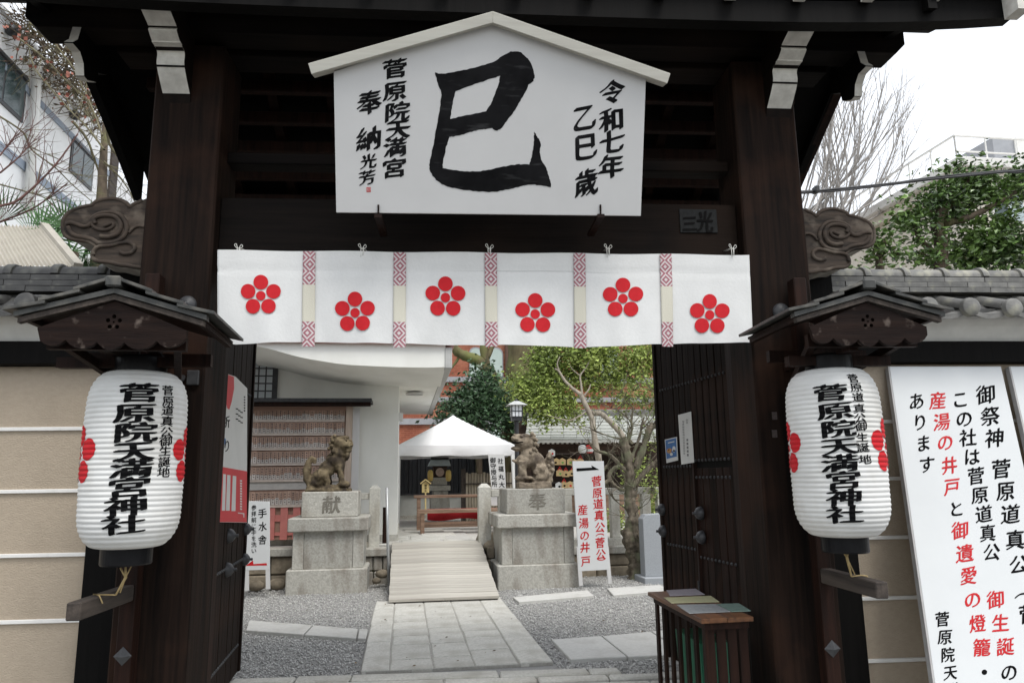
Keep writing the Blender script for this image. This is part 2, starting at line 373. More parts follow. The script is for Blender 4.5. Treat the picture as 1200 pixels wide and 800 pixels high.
def kumo(flip):
    f = (lambda p, y: Vector((mir(W(p[0],p[1],y).x), y, W(p[0],p[1],y).z))) if flip else (lambda p, y: W(p[0],p[1],y))
    yy = 4.64
    body = MB(); pts = [Vector((f(p,yy).x, yy, f(p,yy).z)) for p in cat_rom([(x,y,0) for x,y in cl_out], 3)]
    n = len(pts); back = [p + Vector((0,0.27,0)) for p in pts]
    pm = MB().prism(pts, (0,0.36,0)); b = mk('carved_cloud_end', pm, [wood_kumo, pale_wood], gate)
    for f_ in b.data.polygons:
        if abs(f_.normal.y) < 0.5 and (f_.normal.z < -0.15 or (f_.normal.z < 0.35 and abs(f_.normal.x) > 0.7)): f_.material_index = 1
    # rim board and raised scrolls
    rim = MB()
    rim.tube([p + Vector((0,0.006,0)) for p in pts[2:-2]], 0.014, 6)
    mk('edge_moulding', rim, wood_kumo, b, smooth=True)
    sc = MB()
    for r_, w_ in ((rd1,0.011),(rd2,0.009),(rd3,0.012),(rd4,0.010),(rd5,0.008)):
        q = [f((a.x,a.y), yy) for a in cat_rom([(x,y,0) for x,y in r_], 4, False)]
        sc.tube([v + Vector((0,-0.004,0)) for v in q], w_*1.25, 8)
    mk('carved_scroll', sc, wood_kumo, b, smooth=True)
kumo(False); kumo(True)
# white-ended bracket arms over each pillar
prof = [(121,4.60),(110,4.58),(78,4.46),(62,4.45),(50,4.37),(36,4.30),(32,4.30),(12,4.18)]
prof_px = [214,207,199,199,195,192,191,187]
def arm(flip):
    Lw = []
    for (py, y), px in zip(prof, prof_px):
        q = W(px, py, y); Lw.append((y, q.z))
    xc = W(207,110,4.58).x; 
    if flip: xc = mir(xc) + 0.03
    w = 0.085
    side = [Vector((xc-w, y, z)) for y, z in Lw] + [Vector((xc-w, 4.18, 4.66)), Vector((xc-w, 4.60, 4.66))]
    b = mk('bracket_arm', MB().prism(side, (2*w,0,0)), wood_y, gate)
    wt = MB()
    fine = cat_rom([(0,y,z) for y, z in Lw[1:]], 4, False)
    for i in range(len(fine)-1):
        a, c = fine[i], fine[i+1]; o = Vector((0,-0.006,-0.002))
        wt.poly([Vector((xc-w-.001,a.y,a.z))+o, Vector((xc+w+.001,a.y,a.z))+o, Vector((xc+w+.001,c.y,c.z))+o, Vector((xc-w-.001,c.y,c.z))+o], [(0,1,2,3)])
    mk('white_end', wt, white_tip, b)
    for k in (2,4,6):
        z = Lw[k][1]; y = Lw[k][0]
        mk('carved_step', MB().box(xc-w-.002, xc+w+.002, y-0.012, y+0.02, z-0.006, z+0.003), wood_blk if k != 4 else white_tip, b)
arm(False); arm(True)
# eaves
PZ = W(1046,62,4.5).z; PXR = W(1059,38,4.5).x; PXL = mir(PXR)
ch = 0.07
mk('eave_purlin', MB().prism([Vector((PXL,4.5,PZ+ch)),Vector((PXL+ch,4.5,PZ)),Vector((PXR-ch,4.5,PZ)),Vector((PXR,4.5,PZ+ch)),Vector((PXR,4.5,PZ+0.26)),Vector((PXL,4.5,PZ+0.26))], (0,0.2,0)), wood_red if False else wood_x, gate, bev=0.004)
ZT = W(1017,6,4.02).z                       # rafter tip height
EX0, EX1 = mir(W(1194,20,4.02).x), W(1194,20,4.02).x
zf = W(1120,33,4.08).z
RID = (4.86, 4.86); REAR = (6.45, 3.86)
def eave_z(x):                              # the eave sweeps up a little to its corners
    t = abs(x-GC)/(EX1-GC); return 0.10*t**4
fas = MB(); n = 24
for i in range(n):
    xa, xb = EX0+(EX1-EX0)*i/n, EX0+(EX1-EX0)*(i+1)/n
    za, zb = eave_z(xa), eave_z(xb)
    P = []
    for x, z in ((xa,za),(xb,zb)):
        P += [Vector((x,4.06,zf-0.02+z)), Vector((x,4.16,zf-0.02+z)), Vector((x,4.16,ZT+0.03+z)), Vector((x,4.06,ZT+0.03+z))]
    fas.poly(P, [(0,1,5,4),(1,2,6,5),(2,3,7,6),(3,0,4,7)] + ([(0,3,2,1)] if i == 0 else []) + ([(4,5,6,7)] if i == n-1 else []))
mk('eave_board', fas, wood_blk, gate)
sp = (W(1095,6,4.02).x - W(937,4,4.02).x)/2
x0 = W(937,4,4.02).x
k = 0
for i in range(-9, 3):
    x = x0 + sp*i
    if x < EX0+0.1 or x > EX1-0.2: continue
    dz = eave_z(x)
    rf = MB().bar((x,4.0,ZT+0.045+dz), (x, RID[0], RID[1]-0.06), 0.07, 0.09)
    r = mk('rafter', rf, wood_y, gate)
    mk('white_tip', MB().box(x-0.037, x+0.037, 3.985, 4.03, ZT+dz, ZT+0.10+dz), white_tip, r)
    mk('rafter', MB().bar((x, RID[0], RID[1]-0.06), (x, REAR[0], REAR[1]+0.02), 0.07, 0.09), wood_red, gate)
# roof boards and tiles above
mk('roof_boarding', MB().bar((GC,3.98,ZT+0.14), (GC,RID[0],RID[1]+0.02), EX1-EX0, 0.04).bar((GC,RID[0],RID[1]+0.02), (GC,REAR[0]+0.0,REAR[1]+0.10), 5.68, 0.04), wood_blk, gate)
mk('ridge', MB().box(EX0, EX1, 4.74, 4.98, 4.98, 5.35), tile_d, gate, bev=0.03)
for i in range(7):                          # laths under the rear slope
    t = (i+0.7)/7.2; y = RID[0]+(REAR[0]-RID[0])*t; z = RID[1]+(REAR[1]-RID[1])*t - 0.15
    mk('roof_lath', MB().box(-2.3, 2.68, y-0.035, y+0.035, z-0.045, z+0.045), wood_red, gate, bev=0.006)
mk('rear_eave_board', MB().box(-2.0, 2.38, 6.22, 6.32, 3.70, 4.30), wood_blk, gate)
# bargeboards on both gables, with tile ends and painted feet
for sgn in (0, 1):
    bx = -2.62 if sgn == 0 else mir(-2.62)
    pq_ = [(75,0),(130,125),(167,222)] if sgn == 0 else [(1008,22),(967,110),(934,190)]
    a0, a1, a2 = [WXp(*q_, bx) for q_ in pq_]
    crv = cat_rom([(0,RID[0]-0.05,RID[1]-0.10),(0,a0.y,a0.z+0.05),(0,a1.y,a1.z),(0,a2.y,a2.z)], 5, False)
    up = [Vector((bx, p.y, p.z+0.24)) for p in crv]; lo = [Vector((bx, p.y, p.z-0.10)) for p in crv]
    b = mk('bargeboard', MB().prism(up + lo[::-1], (0.06 if sgn else -0.06,0,0)), wood_blk, gate)
    mk('bargeboard', MB().prism([Vector((bx,4.0,ZT+0.16)),Vector((bx,4.0,ZT-0.02)),Vector((bx,RID[0]-0.04,RID[1]-0.24)),Vector((bx,RID[0]-0.04,RID[1]+0.06))], (0.06 if sgn else -0.06,0,0)), wood_blk, gate)
    te = MB().lathe([(0.0,-0.06),(0.055,-0.06),(0.055,0.05),(0.0,0.05)], (0,0,0), 12, axis=(1,0,0), cap=False)
    first = None
    for i in range(1, len(crv)-1):
        for q in (0.0, 0.5):
            p = crv[i].lerp(crv[i+1], q); loc = Vector((bx+(0.09 if sgn else -0.09), p.y, p.z+0.27))
            if first is None:
                m_ = MB(); m_.poly([Vector(v)+loc for v in te.v], te.f)
                o = mk('verge_tile', m_, tile_d, gate, smooth=False); first = o.data
            else: again('verge_tile', first, loc, gate)
    # foot ornament: a thin shaped board with white edges
    fx = W(1003,64,4.52).x; 
    ornp = [(x/3.53+860, y/3.53) for x, y in [(400,205),(506,205),(524,262),(545,274),(515,305),(500,350),(498,398),(485,412),(448,418),(441,384),(404,390),(398,345)]]
    po = [WXp(a, c, fx) for a, c in ornp]
    xx = fx if sgn else mir(fx)
    po = [Vector((xx, p.y, p.z)) for p in po]; dx = 0.055 if sgn else -0.055
    o = mk('gable_foot_ornament', MB().prism(po, (dx,0,0)), wood_blk, gate)
    we = MB()
    for i in range(1, 9):
        a, c = po[i], po[i+1]; nn = Vector((0, -(c.z-a.z), (c.y-a.y))).normalized()*-0.004
        if nn.y > 0: nn = -nn if abs(nn.y) > abs(nn.z) else nn
        we.poly([a+nn, c+nn, c+nn+Vector((dx,0,0)), a+nn+Vector((dx,0,0))], [(0,1,2,3)])
    mk('white_edge', we, white_tip, o)
mk('white_tip', MB().box(EX1-0.075, EX1+0.01, 3.93, 4.05, zf+0.05, ZT+0.26), white_tip, gate)
# side boards next to the pillars, and jambs
for sgn in (0, 1):
    f = (lambda x: x) if sgn == 0 else mir
    a, b = sorted((f(-2.30), f(-1.985)))
    mk('side_board', MB().box(a, b, 4.90, 4.97, 0.0, 2.95), wood_blk, gate, bev=0.004)
    a, b = sorted((f(-1.66), f(-1.56)))
    mk('door_jamb', MB().box(a, b, 5.003, 5.12, 0.0, 3.3), wood_red, gate, bev=0.005)
    a, b = sorted((f(-1.885), f(-1.80)))
    po = mk('lantern_post', MB().box(a, b, 4.46, 4.56, 0.0, 2.80), wood_red, gate, bev=0.006)
    mk('lantern_arm', MB().box(a+0.008, b-0.008, 3.86, 4.46, 0.90, 0.985), wood_grey, gate, bev=0.006)
    q = W(168, 768, 4.45) if sgn == 0 else W(976, 760, 4.45)
    xm = (a+b)/2
    mk('nail_cover', MB().poly([(xm-.05,4.457,q.z),(xm,4.457,q.z-.05),(xm+.05,4.457,q.z),(xm,4.457,q.z+.05),(xm,4.43,q.z)], [(0,1,4),(1,2,4),(2,3,4),(3,0,4)]), iron_lt, po)
    # hood carriers running from pillar to lantern hood
    mk('hood_bracket', MB().box(f(-1.78)-0.03, f(-1.78)+0.03, 3.80, 4.60, 2.205, 2.27).box(min(f(-2.1),f(-1.5)), max(f(-2.1),f(-1.5)), 3.98, 4.04, 2.15, 2.205), wood_red, gate)
mk('threshold_beam', MB().box(-1.545, 1.93, 5.02, 5.10, 0.0, 0.03), wood_grey, gate)
# ---- doors
def door(h, fr, nrows, wicket, knobs):
    h, fr = Vector((h[0],h[1],0)), Vector((fr[0],fr[1],0)); d = (fr-h); L = d.length; d.normalize()
    nn = Vector((-d.y, d.x, 0));  
    if nn.x*(GC-h.x) < 0: nn = -nn         # inward face (seen from the opening)
    Z0, Z1 = 0.06, 3.02
    P = lambda s, o, z: h + d*s + nn*o + Vector((0,0,z))
    def bx(s0,s1,o0,o1,z0,z1):
        return MB().poly([P(s,o,z) for z in (z0,z1) for o in (o0,o1) for s in (s0,s1)], [(0,2,3,1),(4,5,7,6),(0,1,5,4),(2,6,7,3),(0,4,6,2),(1,3,7,5)])
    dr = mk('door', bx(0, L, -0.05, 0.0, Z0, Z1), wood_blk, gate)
    n = 12; w = (L-0.10)/n; me = None
    for i in range(n):
        s0 = 0.05 + i*w; zt = 1.62 if (wicket and i < 6) else Z0
        mk('door_plank', bx(s0+0.004, s0+w-0.004, 0.002, 0.018+0.005*rnd.random(), max(zt,Z0)+ (0.03 if zt>Z0 else 0), Z1-0.02), wood_z, dr, bev=0.003)
        if zt > Z0: mk('wicket_plank', bx(s0+0.004, s0+w-0.004, -0.004, 0.008+0.004*rnd.random(), Z0+0.02, 1.60), wood_red if i % 3 else wood_z, dr, bev=0.003)
    mk('door_stile', bx(L-0.05, L, 0.001, 0.035, Z0, Z1), wood_z, dr, bev=0.004)
    mk('door_stile', bx(0.0, 0.05, 0.001, 0.035, Z0, Z1), wood_z, dr, bev=0.004)
    for z, s0, s1 in nrows:
        m_ = MB(); k = int((s1-s0)/0.055)
        for i in range(k):
            c = P(s0+(i+0.5)*(s1-s0)/k, 0.022, z)
            m_.lathe([(0.012,0),(0.011,0.006),(0.005,0.011),(0.0,0.012)], c, 8, axis=nn, cap=False)
        mk('nail_row', m_, iron_lt, dr, kind='stuff')
    for s, z in knobs:
        mk('door_boss', MB().lathe([(0.052,0),(0.052,0.01),(0.044,0.03),(0.022,0.048),(0.010,0.052),(0.012,0.07),(0.0,0.075)], P(s, 0.02, z), 16, axis=nn, cap=False), iron, dr, smooth=True)
    return P, L, nn, dr
ph = PLN(245,700,(-1.60,0,0),Vector((1,0,0)))
PL_, LL, NL, drL = door((-1.62, 5.06), (-1.765, 6.42), [(0.93,0.1,1.25),(0.28,0.1,1.25),(2.25,0.1,1.25),(1.62,0.1,1.25)], False, [(1.33,1.16),(1.33,0.92),(0.62,1.16),(0.62,0.92)])
PR_, LR, NR, drR = door((1.985, 5.06), (1.79, 6.42), [(2.28,0.1,1.28),(1.62,0.72,1.28),(1.66,0.1,0.68),(1.53,0.1,0.68),(0.98,0.72,1.28),(0.93,0.1,0.68)], True, [(1.33,1.26),(1.33,1.08),(0.62,1.26),(0.62,1.08)])
mk('wicket_frame', MB().bar(PR_(0.70,0.012,0.08), PR_(0.70,0.012,1.64), 0.03, 0.03), wood_red, drR)
mk('wicket_latch', MB().bar(PR_(0.71,0.026,0.62), PR_(0.71,0.026,0.75), 0.02, 0.014), iron_lt, drR)
# small fittings on the pillars
mk('switch_box', MB().box(*[W(220,434,4.59).x, W(233,450,4.59).x], 4.575, 4.599, W(225,451,4.59).z, W(225,434,4.59).z), iron_lt, gate, bev=0.004)
mk('round_switch', MB().lathe([(0.02,0),(0.02,0.015),(0,0.016)], W(214,443,4.6), 14, axis=(0,-1,0), cap=False), iron_lt, gate)
old_tag = mat('faded_tag', (0.085,0.065,0.06), (0.045,0.036,0.034), 0.8, 60, bump=0.1)
for py in (487, 508):
    q = W(907.5, py, 4.6); mk('faded_tag', MB().box(q.x-0.016, q.x+0.016, 4.594, 4.5995, q.z-0.024, q.z+0.024), old_tag, gate)
# worn plaque on the lintel
q0, q1 = W(797,273,4.70), W(839,246,4.70)
wp = mat('worn_plaque', (0.017,0.0175,0.017), (0.007,0.0075,0.007), 0.8, 30, bump=0.2)
pq = mk('worn_plaque', MB().box(q0.x, q1.x, 4.690, 4.698, q0.z, q1.z), wp, gate, bev=0.003)
m_ = MB(); fnp = on_plane((0,4.690,0), (0,1,0))
brush(m_, '三', 808, 262, 18, 20, fnp, bold=0.03, nib=0.04); brush(m_, '光', 826, 260, 20, 26, fnp, bold=0.02, nib=0.05)
mk('worn_characters', m_, wood_blk, pq)
# ================================================================== LANTERN HOODS
def hood(ax, ay, az, yaw, hw, label, cat, inner):
    root = thing('lantern_hood', label, cat, (ax, ay, az-0.3), 'hoods over the two paper lanterns')
    c, s = math.cos(yaw), math.sin(yaw)
    T = lambda x, y, z: Vector((ax + x*c - y*s, ay + x*s + y*c, az + z))
    D = 0.74; sl_ = 0.40
    def slab(x0, x1, y0, y1, lift, th):
        # course on one slope
        z = lambda x: -abs(x)*sl_ + 0.05*(abs(x)/hw)**2
        return MB().poly([T(x, y, z(x)+lift+t) for t in (0, th) for y in (y0, y1) for x in (x0, x1)], [(0,2,3,1),(4,5,7,6),(0,1,5,4),(2,6,7,3),(0,4,6,2),(1,3,7,5)])
    nc = 3
    for sd in (-1, 1):
        for j in range(nc):                                     # overlapping shingle courses, each board a piece
            x0 = hw*j/nc - 0.0; x1 = hw*(j+1)/nc + 0.03
            for i in range(4):
                y0 = -0.02 + D*i/4; y1 = y0 + D/4 - 0.004
                mk('shingle', slab(sd*x0, sd*x1, y0, y1, 0.006 + 0.017*(nc-1-j), 0.017), shingle, root, bev=0.002)
        for k, (lift, ins) in enumerate(((-0.026, 0.0), (-0.056, 0.015))):
            mk('verge_board', slab(sd*0.0, sd*(hw-ins-0.01), 0.0 + 0.012*k, 0.05, lift, 0.026), shingle if k == 0 else wood_grey, root)
        mk('soffit_board', slab(0, sd*(hw-0.03), 0.05, D-0.02, -0.020, 0.016), wood_red, root)
        mk('eave_rail', MB().bar(T(sd*(hw-0.05), 0.03, -(hw-.05)*sl_+0.01), T(sd*(hw-0.05), D-0.03, -(hw-.05)*sl_+0.01), 0.03, 0.035), wood_red, root)
    mk('ridge_cap', MB().box(-0.035, 0.035, -0.03, D, 0.0, 0.055, xf=lambda x,y,z: T(x,y,z)), shingle, root, bev=0.008)
    # scalloped gable board with a pierced plum flower
    gx = hw*0.76; zb = -0.30
    top = [(-gx, -gx*sl_-0.065), (-gx*0.5, -gx*0.5*sl_-0.06), (0, -0.06), (gx*0.5, -gx*0.5*sl_-0.06), (gx, -gx*sl_-0.065)]
    low = []
    cuts = [gx, gx*0.60, gx*0.16, -gx*0.20, -gx*0.62, -gx]
    for i in range(5):
        a, b = cuts[i], cuts[i+1]
        for k in range(7):
            t = k/7; x = a + (b-a)*t
            low.append((x, zb + 0.035*(2*abs(t-0.5))**2.5 + 0.025*(abs(x)/gx)**2))
    loops = [top + low]
    fl = [(0.0,-0.165)] + [(0.028*math.sin(2*math.pi*k/5), -0.165+0.028*math.cos(2*math.pi*k/5)) for k in range(5)]
    for i, (hx_, hz_) in enumerate(fl):
        r_ = 0.005 if i == 0 else 0.0105
        loops.append([(hx_+r_*math.cos(2*math.pi*k/8), hz_+r_*math.sin(2*math.pi*k/8)) for k in range(8)])
    fr_ = fill_poly(loops, lambda a, b, l: T(a, 0.030, b), 0); g_ = MB().poly(fr_.v, fr_.f)
    bk_ = fill_poly(loops, lambda a, b, l: T(a, 0.058, b), 0); g_.poly(bk_.v, bk_.f)
    for lp in loops:
        n = len(lp)
        for i in range(n):
            a, b = lp[i], lp[(i+1) % n]
            g_.poly([T(a[0],.030,a[1]), T(b[0],.030,b[1]), T(b[0],.058,b[1]), T(a[0],.058,a[1])], [(0,1,2,3)])
    mk('gable_board', g_, wood_gable, root)
    mk('hood_beam', MB().box(-hw*0.72, hw*0.72, 0.10, 0.14, -0.29, -0.22, xf=T).box(-hw*0.72, hw*0.72, D-0.12, D-0.07, -0.29, -0.22, xf=T)
        .box(-0.03, 0.03, 0.10, D, -0.21, -0.16, xf=T), wood_red, root)
    for sd in (-1, 1):
        mk('hood_strut', MB().bar(T(sd*hw*0.62, 0.12, -0.24), T(sd*hw*0.25, D+0.05, -0.42), 0.035, 0.045), wood_red, root)
    mk('hanging_hook', MB().tube([T(0,0.42,-0.21), T(0,0.42,-0.34)], 0.008, 8), iron, root)
    return root
h0 = W(134, 337, 3.60); h1 = W(1017, 340, 3.68)
hood(h0.x, 3.60, h0.z, math.radians(5), 0.445, 'shingled wooden hood with scalloped gable over the left paper lantern, beside the left pillar', 'lantern hood', 1)
hood(h1.x, 3.68, h1.z, math.radians(-1), 0.425, 'shingled wooden hood with scalloped gable over the right paper lantern, beside the right pillar', 'lantern hood', -1)
# ================================================================== PAPER LANTERNS
def lantern(xc, yc, ztop, zbot, R, label, main, mw, mh, small, sw, sh, crest_z, cside):
    root = thing('paper_lantern', label, 'lantern', (xc, yc, zbot-0.09), 'large white paper lanterns at the gate')
    H = ztop - zbot; nr = 35
    def base_r(t):                              # t 0 bottom .. 1 top
        e = 0.475
        k = abs(t-0.5)/0.5
        r = R*(1-0.035*k*k)
        if k > 0.60:
            q = (k-0.60)/0.40
            r = (R*(1-0.035*k*k)-0.135)*math.sqrt(max(0, 1-q**2.3)) + 0.135
        return r
    def rad(z):
        t = (z-zbot)/H; t = min(max(t,0),1)
        return base_r(t) - 0.0050*(1-abs(math.sin(math.pi*nr*t)))**1.6*-1*0 - 0.0040*(abs(math.cos(math.pi*nr*t)))**3*1.0 * (1 if 0.0 < t < 1 else 0)
    pr = [(rad(zbot+H*i/(nr*6)), zbot+H*i/(nr*6)) for i in range(nr*6+1)]
    # paper, with slight unevenness round the hoops
    m_ = MB(); n = 72; o = 0
    for r, z in pr:
        for k in range(n):
            a = 2*math.pi*k/n; rr = r*(1+0.004*math.sin(3*a+z*9)+0.003*math.sin(8*a+z*23))
            m_.v.append((xc+rr*math.cos(a), yc+rr*math.sin(a), z))
    for i in range(len(pr)-1):
        for k in range(n):
            k2 = (k+1)%n; m_.f.append((i*n+k, i*n+k2, (i+1)*n+k2, (i+1)*n+k))
    mk('paper_body', m_, paper, root, smooth=True)
    mk('top_ring', MB().lathe([(0.11,0.0),(0.125,0.0),(0.128,0.01),(0.128,0.085),(0.12,0.095),(0.10,0.095),(0.10,0.02)], (xc,yc,ztop-0.01), 40), lacq, root, smooth=False)
    mk('bottom_ring', MB().lathe([(0.09,0.0),(0.118,-0.0),(0.123,0.008),(0.123,0.082),(0.11,0.092),(0.09,0.092)], (xc,yc,zbot-0.085), 40), lacq, root)
    mk('hanging_wire', MB().tube([(xc-0.12,yc,ztop+0.08),(xc-0.05,yc,ztop+0.15),(xc,yc,ztop+0.24)], 0.004, 6).tube([(xc+0.12,yc,ztop+0.08),(xc+0.05,yc,ztop+0.15),(xc,yc,ztop+0.24)], 0.004, 6), iron, root)
    a0 = math.atan2(-yc, -xc) if True else 0    # faces the visitor
    # surface map: s metres round the lantern from the front line (positive to the viewer's right), z height
    def srf(s, z, l):
        a = a0 + s/R; r = rad(z) + l
        rr = r*(1+0.004*math.sin(3*a+z*9)+0.003*math.sin(8*a+z*23))
        return Vector((xc+rr*math.cos(a), yc+rr*math.sin(a), z))
    def sub(P, F, g=0.012):
        bm = bmesh.new(); vs = [bm.verts.new((a,b,0)) for a, b in P]
        for f in F:
            try: bm.faces.new([vs[i] for i in f])
            except ValueError: pass
        xs = [p[0] for p in P]; ys = [p[1] for p in P]
        hp = H/(nr*4)
        k = math.ceil((min(ys)-zbot)/hp)
        while zbot + k*hp < max(ys):
            bmesh.ops.bisect_plane(bm, geom=bm.verts[:]+bm.edges[:]+bm.faces[:], plane_co=(0,zbot+k*hp,0), plane_no=(0,1,0)); k += 1
        k = math.ceil(min(xs)/0.02)
        while k*0.02 < max(xs):
            bmesh.ops.bisect_plane(bm, geom=bm.verts[:]+bm.edges[:]+bm.faces[:], plane_co=(k*0.02,0,0), plane_no=(1,0,0)); k += 1
        bm.verts.index_update()
        Q = [(v.co.x, v.co.y) for v in bm.verts]; FF = [tuple(v.index for v in f.verts) for f in bm.faces]; bm.free(); return Q, FF
    mm = MB()
    for ch_, s, z in main: brush(mm, ch_, s, z, mw, mh, srf, bold=0.014, nib=0.075, down=False, lift=0.0022, rise=0.10, cut=sub)
    mk('main_lettering', mm, ink, root)
    mm = MB()
    for ch_, s, z in small: brush(mm, ch_, s, z, sw, sh, srf, bold=0.0, nib=0.035, down=False, lift=0.0022, rise=0.08, cut=sub)
    mk('side_lettering', mm, ink, root)
    # red plum crests on the flanks
    for sd in (-1, 1):
        s0 = sd*R*math.radians(cside); cr = MB()
        pets = [(0,0,0.020)] + [(0.098*math.sin(2*math.pi*k/5), 0.098*math.cos(2*math.pi*k/5), 0.056) for k in range(5)]
        for px_, pz_, r_ in pets:
            P = [(s0+px_, crest_z+pz_)] + [(s0+px_+r_*math.cos(2*math.pi*k/20), crest_z+pz_+r_*math.sin(2*math.pi*k/20)) for k in range(20)]
            Q, F = sub(P, [(0,1+k,1+(k+1)%20) for k in range(20)])
            cr.poly([srf(a, b, 0.0022) for a, b in Q], F)
        mk('plum_crest', cr, crest_red, root)
    # tassel cord down to the arm
    return root
def zat(px, py, y): return W(px, py, y).z
LX, LY = W(157,540,4.05).x, 4.05
lf = LY - 0.26
RX, RY = W(985,533,4.05).x-0.022, 4.05
mainL = list(zip('菅原院天満宮神社', [0.0,-0.012,-0.004,-0.004,-0.010,-0.012,-0.020,-0.026], [zat(154,y,lf) for y in (458.5,483,505.6,528,548,570.6,593,614.5)]))
smallL = list(zip('菅原道真公御生誕地', [0.148]*9, [zat(188,y,lf) for y in (453.6,466.6,478,491,504,515,527,540,552.7)]))
mainR = list(zip('菅原院天満宮神社', [-0.004,0.012,0.018,0.018,0.010,0.022,0.018,0.014], [zat(989,y,lf) for y in (458.5,480.5,501.5,522,542,562,582.5,603)]))
smallR = list(zip('菅原道真公御生誕地', [0.135,0.14,0.14,0.14,0.14,0.14,0.14,0.14,0.145], [zat(1018,y,lf) for y in (442,453,465,478,489,499,512,524,538)]))
lantern(LX, LY, zat(157,437,LY), zat(152,641,LY), 0.247, 'white ribbed paper lantern with black characters, hanging at the left pillar', mainL, 0.200, 0.104, smallL, 0.074, 0.056, zat(100,535,LY), 80)
lantern(RX, RY, zat(985,434,LY), zat(985,628,LY), 0.254, 'white ribbed paper lantern with black characters, hanging at the right pillar', mainR, 0.19, 0.098, smallR, 0.074, 0.053, zat(935,525,LY), 78)
for (xc, s_) in ((LX, -1), (RX, 1)):
    ax = -1.842 if s_ < 0 else mir(-1.842); zb_ = zat(152, 662, LY) if s_ < 0 else zat(990, 640, LY)
    tcd = MB()
    top = Vector((xc, LY, zb_)); kn = Vector((xc+0.004, LY, zb_-0.06)); bot = Vector((xc*0.75+ax*0.25, LY, 0.99))
    tcd.tube([top, kn, bot], [0.005,0.008,0.005], 6); tcd.tube([top+Vector((0.03,0,0)), kn, bot+Vector((0.02,0,0.01))], 0.0035, 6); tcd.tube([kn, kn+Vector((-0.03,0,0.05))], 0.005, 6)
    tcd.tube([bot, Vector((ax,LY,0.995)), Vector((ax+0.03,LY,0.99)), Vector((ax+0.05,LY,0.95))], 0.004, 6)
    o = mk('straw_cord', tcd, rope_tan, None, smooth=True)
    tag(o, 'frayed straw cord tying the %s lantern down to its wooden arm' % ('left' if s_ < 0 else 'right'), 'cord')
# ================================================================== CURTAIN
cloth = mat('white_curtain_cloth', (0.70,0.70,0.685), (0.665,0.665,0.65), 0.9, 60, (1,1,1), 0.15, blot=(0.63,0.63,0.615), blots=5, blotw=(0.45,0.8))
CY_ = 4.55
top = [W(255,293,CY_), W(878,299,CY_)]; CH = 0.602
cx0, cx1 = top[0].x, top[1].x; ctz = top[0].z
def ripple(x, z):
    t = (ctz - z)/CH
    return CY_ + 0.016*math.sin(x*8.0+0.6+0.8*t)*t + 0.006*math.sin(x*21+1.3*t*3)*t**1.5 + 0.010*math.sin((x-GC)*8.9)*(1-t) + 0.0025*math.sin(x*31+z*9)*t + 0.007*math.exp(-((z-(ctz-0.125))/0.012)**2)
cur = thing('shrine_curtain', 'short white cloth curtain with red plum crests hung across the gate', 'curtain', ((cx0+cx1)/2, CY_, ctz-CH))
tp_px = [255,362.5,468.5,575,678.5,779,878]
bounds = [W(p, 296, CY_).x for p in tp_px]
def sheet(x0, x1, z0, z1, nx, nz_, off, btm=None, fz=None):
    m_ = MB()
    for j in range(nz_+1):
        for i in range(nx+1):
            x = x0+(x1-x0)*i/nx; zb = z0 + (btm(x) if btm else 0); z = z1 + (zb-z1)*j/nz_
            y = ripple(x, z) + off
            m_.v.append((GC + (x-GC)*(1-0.014*j/nz_), y, z + 0.004*math.sin(x*5.1)*(j/nz_)))
    for j in range(nz_):
        for i in range(nx):
            a = j*(nx+1)+i; m_.f.append((a, a+1, a+nx+2, a+nx+1))
    a = len(m_.v); front = list(m_.v)
    m_.v += [(p[0], p[1]+0.003, p[2]) for p in front]; m_.f += [tuple(q+a for q in f)[::-1] for f in m_.f[:]]
    edge = [j*(nx+1) for j in range(nz_+1)]; e2 = [j*(nx+1)+nx for j in range(nz_+1)]
    for e in (edge, e2):
        for i in range(len(e)-1): m_.f.append((e[i], e[i+1], e[i+1]+a, e[i]+a))
    return m_
for i in range(6):
    def bt(x, i=i):
        s = 0.0
        if i == 0: s += 0.05*max(0, 1-(x-bounds[0])/0.12)**1.5
        return s + 0.012*math.sin((x-bounds[0])*2.2)
    mk('cloth_panel', sheet(bounds[i], bounds[i+1], ctz-CH, ctz, 34, 26, 0.0, bt), cloth, cur, smooth=True)
